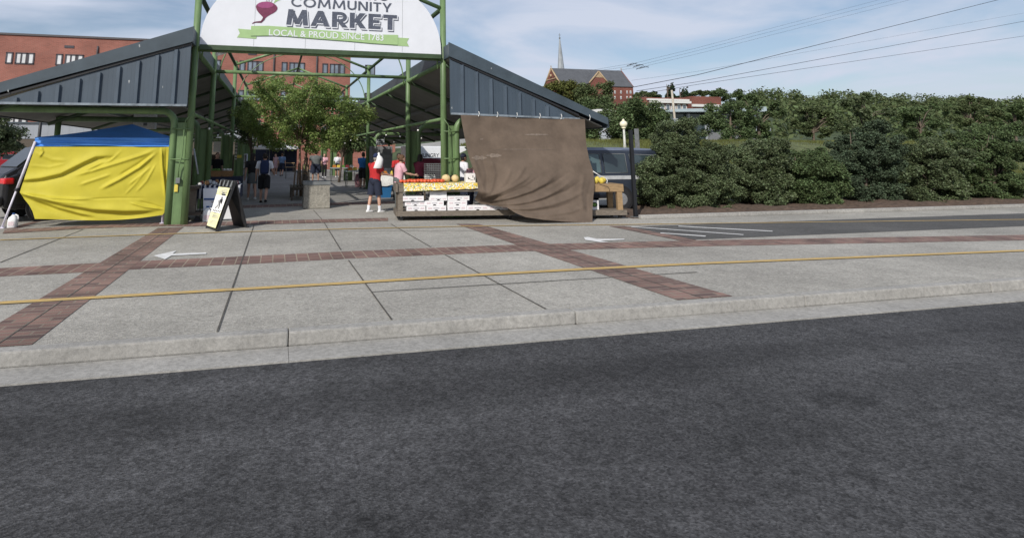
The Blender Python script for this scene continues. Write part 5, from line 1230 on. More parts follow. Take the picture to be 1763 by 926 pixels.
# tomatoes: each a thing
def tomato_mesh():
    mb = MB(); rings = []
    for i in range(9):
        th = -pi/2+pi*i/8; z = sin(th); r = max(0.02, cos(th))
        z2 = z*0.78-0.18*max(0, 1-r/0.5)*(1 if z > 0 else 0)
        rings.append([Vector((0.047*r*(1+0.045*cos(5*a))*cos(a), 0.047*r*(1+0.045*cos(5*a))*sin(a), 0.047*z2)) for a in [2*pi*k/14 for k in range(14)]])
    mb.loft(rings, True, True); return mb
tm = None; rnd = random.Random(4)
for row in range(4):
    for k in range(13):
        p = C(0.11+k*0.088+rnd.uniform(-.012, .012)+(row % 2)*0.04, 0.10+row*0.10, TZ+0.046+(0.012 if k > 1 else 0.0))
        if tm is None:
            tm = tomato_mesh().build('tomato', 'tomato')
            mb = MB()
            for j in range(5): a = 2*pi*j/5; mb.add([(0.004*cos(a+1.5), 0.004*sin(a+1.5), 0.031), (0.022*cos(a), 0.022*sin(a), 0.034), (0.004*cos(a-1.5), 0.004*sin(a-1.5), 0.031)], [(0, 1, 2)])
            mb.build('stalk', 'goods_green', tm); o = tm
        else: o = copy_tree(tm)
        o.location = p; o.rotation_euler = (rnd.uniform(-.5, .5), rnd.uniform(-.5, .5), rnd.uniform(0, 6)); s_ = rnd.uniform(0.9, 1.12); o.scale = (s_, s_, s_)
        tag(o, 'ripe red tomato in the rows on the fruit cart tabletop', 'tomato', 'tomatoes laid out on the fruit cart')
for (x, y, lab, sc) in ((768, 311, 'larger tan netted melon on the floral tablecloth nearer the tomatoes', (0.118, 0.11, 0.10)), (783.5, 311, 'smaller yellowish netted melon beside the white carton end of the cart', (0.10, 0.10, 0.095))):
    p = YP(x, y, C(1.4, 0.35, 0).y); mb = MB(); mb.sphere((p.x, p.y, TZ+0.012+sc[2]), sc, 18, 12); o = one('melon', mb, 'melon', lab, 'melon', (p.x, p.y, TZ+0.01), 'melons on the fruit cart')
    mb = MB(); mb.tube([(p.x+0.02, p.y-0.06, TZ+2*sc[2]-0.01), (p.x+0.025, p.y-0.07, TZ+2*sc[2]+0.012)], 0.012, 6); mb.v = [tuple(Vector(v)-Vector((p.x, p.y, TZ+0.01))) for v in mb.v]; mb.build('stem_scar', 'basket', o, local=True)
p = YP(811.5, 316.5, C(1.9, 0.2, 0).y)
t = thing('carton', 'upright white carton with black marks at the cloth end of the cart', 'box', (p.x, p.y, TZ))
mb = MB(); mb.box((p.x, p.y+0.12, TZ+0.125), (0.26, 0.2, 0.23), RZ); mb.build('box', 'white_box', t)
for (dx, dz, w, hh) in ((-0.045, -0.03, 0.05, 0.02), (-0.07, -0.01, 0.02, 0.05), (0.05, 0.03, 0.02, 0.06), (0.09, -0.02, 0.02, 0.07), (0.02, -0.06, 0.08, 0.012)):
    mb = MB(); mb.box(Vector((p.x, p.y+0.018, TZ+0.125))+dX*dx+Vector((0, 0, dz)), (w, 0.004, hh), RZ); mb.build('mark', 'ink', t)
# cardboard trays on the lower shelf
tray0 = None
def tray(px0, px1, pyb, y, z, hgt, label, lid=0.0, dark=False, dep=0.42):
    a = YP(px0, pyb, C(1.2, y, 0).y); b = YP(px1, pyb, C(1.2, y, 0).y)
    xa, xb = (a-P0).dot(dX), (b-P0).dot(dX); w = abs(xb-xa); c = C((xa+xb)/2, y, z)
    t = thing('cardboard_tray', label, 'box', c, 'white produce trays on the cart shelf')
    f = lambda x, yy, zz_: c+dX*x+dY*yy+Vector((0, 0, zz_))
    mb = MB(); th = 0.008
    mb.box(f(0, dep/2, 0.004), (w, dep, 0.008), RZ); mb.box(f(0, 0, hgt/2), (w, th, hgt), RZ); mb.box(f(0, dep, hgt/2), (w, th, hgt), RZ)
    mb.box(f(-w/2, dep/2, hgt/2), (th, dep-2*th, hgt), RZ); mb.box(f(w/2, dep/2, hgt/2), (th, dep-2*th, hgt), RZ); body = mb.build('tray', 'white_box', t)
    if dark:
        mb = MB(); mb.box(f(0, dep/2, hgt*0.55), (w-0.02, dep-0.02, 0.01), RZ); mb.build('tray_floor', 'box_inside', t)
    else:
        mb = MB(); mb.box(f(0, dep/2, hgt-0.004), (w-0.02, dep-0.02, 0.006), RZ); mb.build('lid', 'white_box', t)
    if lid > 0:
        mb = MB(); P_ = [f(-w/2+0.01, 0.01, hgt), f(w/2-0.01, 0.01, hgt), f(w/2-0.01, 0.03, hgt+lid), f(w*0.2, 0.03, hgt+lid*1.08), f(-w*0.2, 0.03, hgt+lid*1.08), f(-w/2+0.01, 0.03, hgt+lid)]
        mb.prism(P_, dY*0.01); mb.build('raised_lid', 'white_box', t)
    for sx in (-1, 1):
        mb = MB(); mb.box(f(sx*w*0.33, -0.006, hgt*0.5), (w*0.2, 0.004, hgt*0.3), RZ); mb.build('red_print', 'print_red', t)
    mb = MB(); mb.box(f(0, -0.006, hgt*0.52), (w*0.3, 0.004, hgt*0.14), RZ); mb.build('grey_print', 'print_grey', t)
    mb = MB(); mb.prism([f(0.045*cos(q), -0.0065, 0.004+0.028*sin(q)) for q in [pi*k/8 for k in range(9)]], dY*0.003); mb.build('hand_hole', 'black_hole', t)
ZS = 0.235; hb = 0.125
tray(701, 733, 368, 0.10, ZS, hb, 'bottom tray of the stack beside the grey cart leg')
tray(698, 733, 361, 0.09, ZS+hb+0.002, hb*0.92, 'middle tray of the stack beside the grey cart leg')
tray(692, 730, 354, 0.04, ZS+2*hb+0.0, hb, 'open topmost tray of the stack beside the grey cart leg', dark=True, dep=0.5)
tray(735, 768, 367.5, 0.07, ZS, hb, 'bottom tray of the stack with the raised lid')
tray(733, 764, 360, 0.09, ZS+hb+0.002, hb*0.95, 'middle tray of the stack with the raised lid')
tray(740, 770, 352.5, 0.10, ZS+2*hb, hb*0.7, 'topmost tray with its big white lid raised', lid=0.17)
tray(771, 802, 367, 0.09, ZS, hb, 'bottom tray of the third stack from the grey leg')
tray(771, 803, 359.5, 0.10, ZS+hb+0.002, hb*0.95, 'middle tray of the third stack from the grey leg')
tray(771, 807, 352, 0.12, ZS+2*hb, hb*0.9, 'topmost tray of the third stack from the grey leg', dark=True)
tray(803, 839, 367.5, 0.06, ZS, hb, 'single closed tray between the third stack and the tilted lid tray', dep=0.24)
tray(839, 871, 367.5, 0.05, ZS, hb, 'tray with a tilted white lid at the brown cloth', lid=0.06, dep=0.24)
# black wire crates stacked behind the cart
q0, q1 = YP(733, 312, 17.3), YP(760, 293, 17.3)
for k in range(3):
    zc_ = 0.62+k*0.26
    t = thing('wire_crate', ['lowest black crate of the stack behind the cart', 'middle black crate of the stack behind the cart', 'top black crate of the stack behind the cart'][k], 'crate', (q0.x+0.28, 17.3, zc_), 'black crates behind the cart')
    mb = MB(); xx, yy = q0.x+0.3, 17.3
    for j in range(5):
        z = zc_+0.012+j*0.055
        for s in (-1, 1): mb.box((xx, yy+s*0.2, z), (0.6, 0.012, 0.014)); mb.box((xx+s*0.3, yy, z), (0.012, 0.388, 0.014))
    for j in range(11):
        for s in (-1, 1): mb.box((xx-0.29+j*0.058, yy+s*0.207, zc_+0.12), (0.012, 0.003, 0.24))
    mb.build('lattice', 'zinc' if k == 5 else 'steel_grey', t)
    mb = MB(); mb.box((xx, yy, zc_+0.004), (0.58, 0.38, 0.008)); mb.build('base', 'steel_black', t)
mb = MB(); mb.box((q0.x+0.3, 17.3, 0.585), (0.9, 0.6, 0.05)); mb2 = mb
for sx in (-0.4, 0.4):
    for sy in (-0.25, 0.25): mb.box((q0.x+0.3+sx, 17.3+sy, 0.28), (0.05, 0.05, 0.56))
one('side_table', mb, 'wood_dark', 'low dark table carrying the stacked black crates', 'table', (q0.x+0.3, 17.3, 0))
# blue tub behind the red shirt man
c = G(662, 341); mb = MB(); t = thing('storage_tub', 'blue plastic tub on the ground behind the red shirt man', 'tub', c)
mb.loft([[c+Vector((sx*w, sy*w*0.75+0.25, z)) for sx, sy in ((-1, -1), (1, -1), (1, 1), (-1, 1))] for z, w in ((0, 0.25), (0.42, 0.29))], True, True, False); mb.build('body', 'tote_blue', t)
mb = MB(); mb.box(c+Vector((0, 0.25, 0.44)), (0.64, 0.5, 0.04), bev=0.012); mb.build('lid', 'tote_blue', t)

# ------------------------------------------------------------------ brown shade cloth
tL = [(793, 198), (796, 216), (799.5, 234), (803, 253), (807.5, 272), (814, 291), (821, 309), (823.5, 327), (817, 344)]
tR = [(1007, 205.5), (1008, 228), (1009.5, 250), (1014, 273), (1021, 296), (1024, 316), (1021.5, 338), (1020, 360), (1020, 384)]
hemx = [(817, 344), (828, 351), (850, 354), (872, 357), (888, 367), (905, 374), (935, 378.5), (970, 381.5), (1020, 384)]
def hemy(x):
    for p, q in zip(hemx[:-1], hemx[1:]):
        if x <= q[0]: return lerp(p[1], q[1], max(0, (x-p[0])/(q[0]-p[0])))
    return 383
BF = fold_field([
    ([(828, 343), (845, 338), (861, 331), (882, 322), (900, 312), (920, 296)], 0.085, 3.6, 'r'), ([(832, 347), (870, 336), (905, 322), (935, 300)], -0.06, 3.0, 'r'),
    ([(834, 349), (862, 345), (888, 338), (915, 328), (940, 315), (970, 291)], 0.10, 3.8, 'r'), ([(838, 351), (880, 344), (918, 333), (955, 314), (985, 292)], -0.07, 3.0, 'r'),
    ([(843, 353), (880, 352), (912, 348), (940, 338), (966, 324), (995, 303)], 0.10, 4.2, 'r'), ([(850, 355), (895, 354), (935, 345), (975, 329), (1010, 305)], -0.07, 3.2, 'r'),
    ([(857, 358), (890, 360), (920, 358), (950, 352), (985, 340), (1018, 322)], 0.09, 4.4, 'r'), ([(868, 361), (910, 365), (955, 359), (1000, 345)], -0.06, 3.5, 'r'),
    ([(878, 365), (910, 370), (945, 371), (985, 364), (1015, 352)], 0.07, 4.0, 'r'), ([(895, 373), (935, 377), (985, 374)], 0.05, 3.5, 'r'),
    ([(812, 262), (822, 295), (832, 325), (838, 345)], 0.06, 4.5, 'r'), ([(846, 275), (852, 300), (846, 325), (838, 345)], 0.06, 4.5, 'r'), ([(830, 270), (838, 300), (838, 330)], -0.05, 4.5, 'r'),
    ([(880, 290), (872, 312), (852, 334)], 0.04, 4.0, 'r'), ([(905, 285), (893, 305), (870, 327)], 0.045, 3.5, 'r'), ([(1006, 300), (1000, 330), (1006, 372)], 0.05, 5.0, 'r'), ([(960, 290), (945, 306), (915, 325)], 0.04, 3.5, 'r'),
    ([(1018, 310), (1010, 340), (1012, 375)], -0.03, 4.0, 'r')])
def bpoint(x, y, u, v, lift=0.0):
    Y = lerp(14.50, lerp(14.10, 13.32, smooth01(u*1.9)), v**1.3)+0.40*smooth01((v-0.86)/0.14)*(1-smooth01((u-0.14)/0.16))
    d = 0.52*BF(x, y)+0.012*sin(u*23)*(1-v)+0.02*sin(u*7+1)*(1-v*0.5)+0.05*sin(pi*v)*sin(pi*u)
    return YP(x, y, Y-d-lift)
def bcloth(u, v):
    l, r = pl(tL, v), pl(tR, v); x = lerp(l[0], r[0], u)
    return bpoint(x, lerp(lerp(198, 205.5, u), hemy(x), v), u, v)
def bpx(x, y, lift):
    v = 0.5
    for k in range(6):
        l, r = pl(tL, v), pl(tR, v); u = (x-l[0])/(r[0]-l[0]); v = (y-lerp(198, 205.5, u))/(hemy(x)-lerp(198, 205.5, u))
    return bpoint(x, y, u, v, lift)
mb = MB(); mb.grid(bcloth, 170, 110)
sc_ = one('shade_cloth', mb, 'brown_cloth', 'large brown woven shade cloth hung from the gable and gathered at its lower corner', 'cloth', (6.2, 14.2, 0))
ORG[sc_.name] = Vector((6.2, 14.2, 0))
def cloth_strip(x0_, x1_, yc, hpx, n_, seed, name):
    rq = random.Random(seed); mb = MB(); top_, bot_ = [], []
    for k in range(n_+1):
        x = lerp(x0_, x1_, k/n_); e = min(1, 3*min(k, n_-k)/n_+0.15); j = hpx*e*rq.uniform(0.5, 1.2)
        top_.append(bpx(x, yc-j+rq.uniform(-.3, .3), 0.008)); bot_.append(bpx(x, yc+j, 0.008))
    mb.add(top_+bot_, [(k, k+1, n_+2+k, n_+1+k) for k in range(n_)], True); mb.build(name, 'brown_worn', sc_)
cloth_strip(849, 957, 257.5, 0.6, 30, 1, 'seam'); cloth_strip(903, 945, 232, 1.7, 16, 2, 'worn_patch'); cloth_strip(836, 864, 268, 3.2, 14, 3, 'worn_patch'); cloth_strip(812, 838, 272, 4.0, 12, 4, 'worn_patch'); cloth_strip(826, 832, 240, 1.4, 6, 5, 'worn_patch')
for x in (824, 856, 889, 929, 966, 1015):
    mb = MB(); y = lerp(198, 205.5, (x-793)/214); p = bpx(x, y+1.0, 0.02); q_ = Vector((p.x+0.01, GY-0.10, 2.80-0.012*(p.x-4.4)))
    mb.tube([p, p.lerp(q_, 0.5)+Vector((0.02, -0.01, 0)), q_], 0.010, 5); mb.sphere(p, 0.018, 6, 4); mb.build('tie', 'goods_white', sc_)
# second cart with newer wood
a, b = G(1020, 377), G(1079, 376.5); dx_ = (b-a).normalized(); rz = atan2(dx_.y, dx_.x)
def D(x, y, z): return a+dx_*x+Vector((-dx_.y, dx_.x, 0))*y+Vector((0, 0, z))
wl_ = (b-a).length; tz = YP(1050, 319, (a.y+b.y)/2).z
t = thing('timber_cart', 'short timber cart with new yellowish wood showing past the brown cloth', 'cart', a)
mb = MB(); mb.box(D(wl_/2-0.6, 0.36, 0.19), (wl_+1.15, 0.75, 0.05), rz); mb.box(D(wl_/2-0.6, -0.03, 0.16), (wl_+1.2, 0.04, 0.13), rz); mb.build('shelf', 'wood_grey', t)
mb = MB(); mb.box(D(wl_/2-0.6, 0.0, tz-0.08), (wl_+1.1, 0.05, 0.17), rz); mb.build('apron', 'wood_new', t)
mb = MB(); mb.box(D(wl_/2-0.6, 0.38, tz+0.012), (wl_+1.1, 0.8, 0.03), rz); mb.build('tabletop', 'wood_new', t)
for x, y in ((wl_-0.16, 0.03), (wl_-0.16, 0.66), (-1.0, 0.03), (-1.0, 0.66)):
    mb = MB(); mb.box(D(x, y, (tz-0.17+0.21)/2+0.002), (0.14, 0.1, tz-0.17-0.215), rz); mb.build('leg', 'wood_new', t)
for x, y in ((wl_-0.15, 0.05), (wl_-0.15, 0.6), (-0.9, 0.05), (-0.9, 0.6)):
    c = D(x, y, 0.05); mb = MB(); mb.tube([c+Vector((0, -0.02, 0)), c+Vector((0, 0.02, 0))], 0.05, 12); mb.build('caster', 'rubber', t)
p = YP(1031, 313, a.y+0.3); mb = MB()
for k in range(4): mb.sphere((p.x-0.10+0.09*k, a.y+0.3+0.05*(k % 2), tz+0.10+0.03*(k % 2)), (0.075, 0.07, 0.085), 10, 7)
one('squash_bag', mb, 'goods_yellow', 'knobbly yellow net bag of squash on the timber cart', 'bag', (p.x, a.y+0.3, tz+0.03))
p = D(0.10, 0.25, 0.215); t = thing('carton', 'small white box with a green and black picture on the timber cart shelf', 'box', p)
mb = MB(); mb.box(p+Vector((0, 0.08, 0.12)), (0.36, 0.26, 0.24), rz); mb.build('box', 'white_box', t)
mb = MB(); mb.prism([p+dx_*(0.04+0.08*cos(q))+Vector((0, -0.058, 0.13+0.065*sin(q))) for q in [2*pi*k/16 for k in range(16)]], (0, 0.006, 0)); pr = mb.build('picture', 'black_hole', t)
mb = MB(); mb.prism([p+dx_*(0.04+0.055*cos(q))+Vector((0, -0.062, 0.13+0.042*sin(q))) for q in [2*pi*k/16 for k in range(16)]], (0, 0.003, 0)); mb.build('printed_fruit', 'goods_green', pr)
mb = MB(); r0 = YP(1021, 295, 13.6); r1 = YP(1043, 307, 13.6); mb.tube([r0, r0.lerp(r1, 0.5)-Vector((0, 0, 0.02)), r1, r1+Vector((0.03, -0.02, -0.06)), r1+Vector((0.0, -0.03, -0.12)), r1+Vector((0.05, -0.02, -0.14))], 0.012, 6)
one('rope', mb, 'goods_white', 'thin white rope tied between the brown cloth and timber cart', 'rope', r1)

# ------------------------------------------------------------------ vehicles
def vehicle(name, label, cat, loc, rz, stations, paint, windows, wheels, wr, glass='car_glass', lights=(), rimm='chrome'):
    t = thing(name, label, cat, loc, None, rz)
    mb = MB(); rings = []
    for (x, zb, zbelt, zr, w, wr_) in stations:
        h_ = [(-w*0.93, zb), (-w, zb+0.12), (-w, zbelt-0.15), (-w*0.985, zbelt), (-wr_-0.02, zr-0.10), (-wr_+0.02, zr-0.03), (-wr_+0.16, zr), (wr_-0.16, zr), (wr_-0.02, zr-0.03), (wr_+0.02, zr-0.10), (w*0.985, zbelt), (w, zbelt-0.15), (w, zb+0.12), (w*0.93, zb)]
        rings.append([Vector((x, p[0], p[1])) for p in h_])
    mb.loft(rings, True, True, False); body = mb.build('body', paint, t, local=True)
    md = body.modifiers.new('b', 'BEVEL'); md.width = 0.03; md.segments = 2; md.limit_method = 'ANGLE'; md.angle_limit = radians(25)
    def side(x, f, s, lift=0.006):        # f 0..1 from belt to roof shoulder
        for a_, b_2 in zip(stations[:-1], stations[1:]):
            if a_[0] <= x <= b_2[0]:
                q = (x-a_[0])/(b_2[0]-a_[0]); st = [lerp(m_, n_, q) for m_, n_ in zip(a_, b_2)]; break
        else: st = stations[-1]
        _, zb, zbelt, zr, w, wr_ = st
        return Vector((x, s*(lerp(w*0.985, wr_+0.02, f)+lift), lerp(zbelt, zr-0.10, f)))
    for (x0, x1, f0, f1, m) in windows:
        for s in (-1, 1):
            mb = MB(); nn = 6
            P_ = [side(lerp(x0, x1, k/nn), f0, s) for k in range(nn+1)]+[side(lerp(x0, x1, k/nn), f1, s) for k in range(nn+1)]
            mb.add(P_, [(k, k+1, nn+2+k, nn+1+k) for k in range(nn)], False); w_ = mb.build('window', m, t, local=True)
            mb = MB(); loop = [side(x0, f0, s, .012), side(x1, f0, s, .012), side(x1, f1, s, .012), side(x0, f1, s, .012), side(x0, f0, s, .012)]
            mb.tube(loop, 0.014, 4); mb.build('trim', 'steel_grey', w_, local=True)
    for x in wheels:
        for s in (-1, 1):
            yy = s*(stations[len(stations)//2][4]-0.10)
            mb = MB(); mb.tube([(x, yy-s*0.11, wr), (x, yy-s*0.09, wr), (x, yy+s*0.09, wr), (x, yy+s*0.12, wr)], [wr*0.9, wr, wr, wr*0.9], 24); wo = mb.build('wheel', 'rubber', t, local=True)
            mb = MB(); mb.tube([(x, yy+s*0.112, wr), (x, yy+s*0.125, wr)], [wr*0.62, wr*0.5], 20); mb.build('rim', rimm, wo, local=True)
            mb = MB(); mb.tube([(x, yy+s*0.03, wr+0.02), (x, yy+s*0.105, wr+0.02)], wr*1.16, 24, smooth=False); mb.build('wheel_arch', 'black_hole', t, local=True)
    for (nm, x, y, z, d, m) in lights:
        mb = MB(); mb.box((x, y, z), d, bev=min(d)*0.3); mb.build(nm, m, t, local=True)
    return t, side
# dark conversion van right of the brown cloth; local +x is its nose
VX, VY = 9.3, 16.75
van, vside = vehicle('parked_van', 'dark blue full size van with grey roof behind the brown cloth and bush', 'van', (VX, VY, 0), pi,
    [(-2.35, 0.42, 1.02, 1.66, 0.90, 0.74), (-2.25, 0.38, 1.05, 1.80, 0.98, 0.82), (-1.0, 0.36, 1.07, 1.83, 1.0, 0.84), (0.9, 0.36, 1.07, 1.83, 1.0, 0.84), (1.55, 0.36, 1.07, 1.74, 1.0, 0.80), (2.1, 0.38, 1.04, 1.16, 0.98, 0.86), (2.75, 0.42, 0.92, 0.99, 0.92, 0.80), (2.85, 0.46, 0.8, 0.86, 0.85, 0.74)],
    'van_blue', [(-2.1, -1.25, 0.06, 0.9, 'van_glass'), (-1.1, -0.34, 0.06, 0.92, 'van_glass'), (-0.22, 0.36, 0.06, 0.92, 'van_glass_pale'), (0.46, 1.35, 0.06, 0.9, 'van_glass_pale')], (-0.85, 2.05), 0.33, lights=[('headlight', 2.84, -0.62, 0.68, (0.06, 0.3, 0.16), 'silver_trim'), ('headlight', 2.84, 0.62, 0.68, (0.06, 0.3, 0.16), 'silver_trim'), ('bumper', 2.9, 0, 0.45, (0.14, 1.7, 0.16), 'chrome'), ('bumper', -2.42, 0, 0.45, (0.14, 1.8, 0.16), 'chrome')])
mb = MB()
for s in (-1, 1): mb.box((-0.1, s*1.006, 0.97), (3.9, 0.02, 0.11))
mb.build('side_stripe', 'silver_trim', van, local=True)
mb = MB(); mb.loft([[Vector((x, sy*w_, z)) for sy, z in ((-1, zr-0.06), (-0.8, zr+0.035), (0.8, zr+0.035), (1, zr-0.06))] for x, w_, zr in ((-2.2, 0.80, 1.80), (-1.0, 0.85, 1.835), (0.95, 0.85, 1.835), (1.45, 0.80, 1.77))], True, True, False); mb.build('roof', 'van_roof', van, local=True)
# black vehicle with a red tail lamp at the picture's edge behind the tent pole
suv, _s = vehicle('parked_car', 'black parked car with a red tail lamp half hidden behind the tent pole', 'car', (-5.45, 18.3, 0), radians(38),
    [(-2.35, 0.50, 0.92, 0.98, 0.82, 0.72), (-2.28, 0.32, 0.98, 1.06, 0.90, 0.74), (-2.05, 0.28, 1.02, 1.18, 0.93, 0.72), (-1.45, 0.26, 1.03, 1.66, 0.93, 0.66), (-0.4, 0.25, 1.03, 1.74, 0.93, 0.66), (0.55, 0.25, 1.02, 1.68, 0.93, 0.65), (1.25, 0.25, 1.0, 1.12, 0.92, 0.70), (2.1, 0.28, 0.88, 0.94, 0.88, 0.70), (2.3, 0.4, 0.7, 0.76, 0.8, 0.66)],
    'car_black', [(-1.55, -0.62, 0.08, 0.86, 'car_glass'), (-0.5, 0.5, 0.08, 0.9, 'car_glass')], (-1.45, 1.45), 0.34,
    lights=[('tail_lamp', -2.26, -0.76, 0.90, (0.22, 0.36, 0.13), 'lamp_red'), ('tail_lamp', -2.26, 0.76, 0.90, (0.22, 0.36, 0.13), 'lamp_red'), ('bumper', -2.38, 0, 0.46, (0.14, 1.7, 0.20), 'black_plastic'), ('licence_plate', -2.37, 0, 0.76, (0.02, 0.42, 0.14), 'goods_white')], rimm='steel_grey')
mb = MB(); mb.prism([(-2.02, -0.62, 1.17), (-2.02, 0.62, 1.17), (-1.50, 0.56, 1.60), (-1.50, -0.56, 1.60)], (-0.03, 0, 0.035)); mb.build('rear_window', 'car_glass', suv, local=True)
suv.scale = (1, 1, 1.13); suv.location = (-5.15, 18.45, 0)
q = YP(25, 256, 44); vehicle('parked_car', 'red car roof glimpsed behind the black car and tent', 'car', (q.x-0.4, 44, 0.25), radians(20),
    [(-2.1, 0.4, 0.9, 0.95, 0.8, 0.7), (-1.9, 0.28, 0.98, 1.05, 0.88, 0.72), (-1.2, 0.25, 1.0, 1.52, 0.88, 0.62), (0.4, 0.25, 1.0, 1.55, 0.88, 0.62), (1.1, 0.25, 0.95, 1.03, 0.88, 0.7), (2.1, 0.35, 0.75, 0.82, 0.8, 0.65)], 'car_red', [(-1.1, -0.3, 0.1, 0.85, 'car_glass'), (-0.2, 0.5, 0.1, 0.85, 'car_glass')], (-1.3, 1.3), 0.32)
q = YP(744, 285, 33); vehicle('parked_van', 'maroon minivan rear showing under the shed behind the black crates', 'van', (q.x+0.2, 34.2, 0.0), radians(75),
    [(-2.3, 0.4, 0.95, 1.0, 0.85, 0.74), (-2.2, 0.3, 1.0, 1.55, 0.95, 0.72), (-2.0, 0.3, 1.0, 1.7, 0.97, 0.74), (0.4, 0.3, 1.0, 1.72, 0.97, 0.74), (1.4, 0.3, 1.0, 1.1, 0.96, 0.76), (2.3, 0.4, 0.8, 0.85, 0.85, 0.7)], 'maroon_paint', [(-1.9, -0.9, 0.1, 0.88, 'car_glass'), (-0.8, 0.3, 0.1, 0.88, 'car_glass')], (-1.5, 1.5), 0.33, lights=[('tail_lamp', -2.25, -0.8, 1.05, (0.1, 0.14, 0.4), 'lamp_red'), ('tail_lamp', -2.25, 0.8, 1.05, (0.1, 0.14, 0.4), 'lamp_red')])[0].scale = (1, 1, 0.83)
# white delivery truck with lettering
q0, q1 = YP(704, 252, 38.0), YP(812, 290, 38.0)
t = thing('white_truck', 'white truck box with dark slanted lettering seen under the shed', 'truck', ((q0.x+q1.x)/2+0.6, 39.1, 0))
X0, X1 = q0.x-0.1, q1.x+1.0; zt_ = YP(760, 252, 38).z
mb = MB(); mb.box(((X0+X1)/2, 39.1, (zt_+0.45)/2), (X1-X0, 2.2, zt_-0.45), bev=0.05); mb.build('box_body', 'van_white', t)
mb = MB(); mb.box((X1+0.75, 39.1, 0.98), (1.5, 1.9, 1.2), bev=0.18); cab = mb.build('cab', 'van_white', t)
mb = MB(); mb.box((X1+0.8, 38.14, 1.25), (0.9, 0.02, 0.42)); mb.build('window', 'car_glass', cab)
for x in (X0+0.8, X1+0.7):
    for yy in (38.2, 40.0):
        mb = MB(); mb.tube([(x, yy-0.1, 0.36), (x, yy+0.1, 0.36)], 0.36, 18); mb.build('wheel', 'rubber', t)
text('HUNGRY', 722.5, 271, 756, 271, 6.4, 'ink', 'lettering', t, 38.0, 0.006, 0.01, 0.004)
text('H', 759, 271, 763.5, 271, 6.4, 'ink', 'lettering', t, 38.0, 0.006, 0.01, 0.004)
t2 = thing('sign_board', 'grey lettered board hung under the shed above the red shirt man', 'sign', YP(655, 245, 26.0))
q0, q1 = YP(647.5, 250, 26.0), YP(661.5, 240, 26.0)
mb = MB(); mb.box(((q0.x+q1.x)/2, 26.0, (q0.z+q1.z)/2), (q1.x-q0.x, 0.04, q1.z-q0.z)); mb.build('board', 'sign_grey', t2)
for k, (f, w_) in enumerate(((0.68, 0.7), (0.32, 0.8))):
    mb = MB(); mb.box(((q0.x+q1.x)/2, 25.975, lerp(q0.z, q1.z, f)), ((q1.x-q0.x)*w_, 0.004, 0.045)); mb.build('text_line', 'ink', t2)
for x in (q0.x+0.04, q1.x-0.04):
    mb = MB(); mb.tube([(x, 26, q1.z), (x, 26, q1.z+0.5)], 0.006, 5); mb.build('hanger', 'wire_black', t2)

# ------------------------------------------------------------------ stalls under the sheds
def folding_table(x, y, w, d, h_, label, m, cloth_m=None, drop=0.5, rz=0.0):
    t = thing('stall_table', label, 'table', (x, y, 0), 'stall tables along the aisle', rz)
    mb = MB(); mb.box((0, 0, h_-0.02), (w, d, 0.035), bev=0.006); mb.build('tabletop', m, t, local=True)
    for sx in (-1, 1):
        for sy in (-1, 1):
            mb = MB(); mb.tube([(sx*(w/2-0.08), sy*(d/2-0.08), 0), (sx*(w/2-0.08), sy*(d/2-0.08), h_-0.04)], 0.018, 6); mb.build('leg', 'steel_grey', t, local=True)
    if cloth_m:
        mb = MB(); n = 64; top_, bot_ = [], []
        per = []
        for k in range(n):
            f = k/n*2*(w+d)
            if f < w: p = (-w/2+f, -d/2)
            elif f < w+d: p = (w/2, -d/2+f-w)
            elif f < 2*w+d: p = (w/2-(f-w-d), d/2)
            else: p = (-w/2, d/2-(f-2*w-d))
            per.append(p)
        r1 = [Vector((p[0]*1.012, p[1]*1.015, h_+0.004)) for p in per]
        r2 = [Vector((p[0]*(1.03+0.02*sin(k*1.9)), p[1]*(1.05+0.03*sin(k*1.9+1)), h_-drop*(0.9+0.1*sin(k*0.7)))) for k, p in enumerate(per)]
        mb.loft([r1, r2], True, False, True); mb.f.append(tuple(range(len(mb.v)-2*n, len(mb.v)-n))); mb.sm.append(False); mb.mi.append(0)
        o = mb.build('tablecloth', cloth_m, None, local=True); o.location = (x, y, 0); o.rotation_euler = (0, 0, rz)
        tag(o, 'cloth draped over the '+label, 'tablecloth')
        o['label'] = ('%s cloth draped over the %s' % ({'stripe_cloth': 'navy and white striped', 'cloth_navy': 'plain navy', 'goods_white': 'white'}[cloth_m], label))[:110]
    return t
c = G(341, 378)
folding_table(-1.48, 16.6, 1.15, 0.9, 0.86, 'pottery stall table behind the first green column', 'wood_dark', 'stripe_cloth', 0.33)
rnd = random.Random(9)
def pot(mb, p, r, hh, mi=0):
    mb.loft([[Vector((p[0]+r*f*cos(q), p[1]+r*f*sin(q), p[2]+hh*z)) for q in [2*pi*k/12 for k in range(12)]] for z, f in ((0, 0.6), (0.3, 1.0), (0.7, 0.9), (0.9, 0.6), (1.0, 0.7))], True, True)
kinds = [('goods_white', 'white'), ('sign_grey', 'grey'), ('goods_maroon', 'maroon'), ('zinc', 'pale grey'), ('basket', 'brown')]
k = 0
for i in range(6):
    for j in range(4):
        m, nm = kinds[(k*7+i) % 5]; p = (-1.94+i*0.18+rnd.uniform(-.02, .02), 16.27+j*0.2, 0.868)
        mb = MB(); r = rnd.uniform(0.05, 0.075); pot(mb, p, r, rnd.uniform(0.06, 0.13))
        one('pottery_jar', mb, m, 'small %s jar in the crowded rows on the pottery stall' % nm, 'jar', p, 'jars on the pottery stall'); k += 1
hx0, hx1 = YP(320, 350, 15.75).x, YP(341.5, 350, 15.75).x
t = thing('hand_cart', 'old dark timber hand cart tucked behind the first green column', 'cart', (hx0, 15.75, 0))
mb = MB(); mb.box(((hx0+hx1)/2+0.03, 15.9, 0.20), (hx1-hx0+0.12, 0.55, 0.07)); mb.build('deck', 'wood_dark', t)
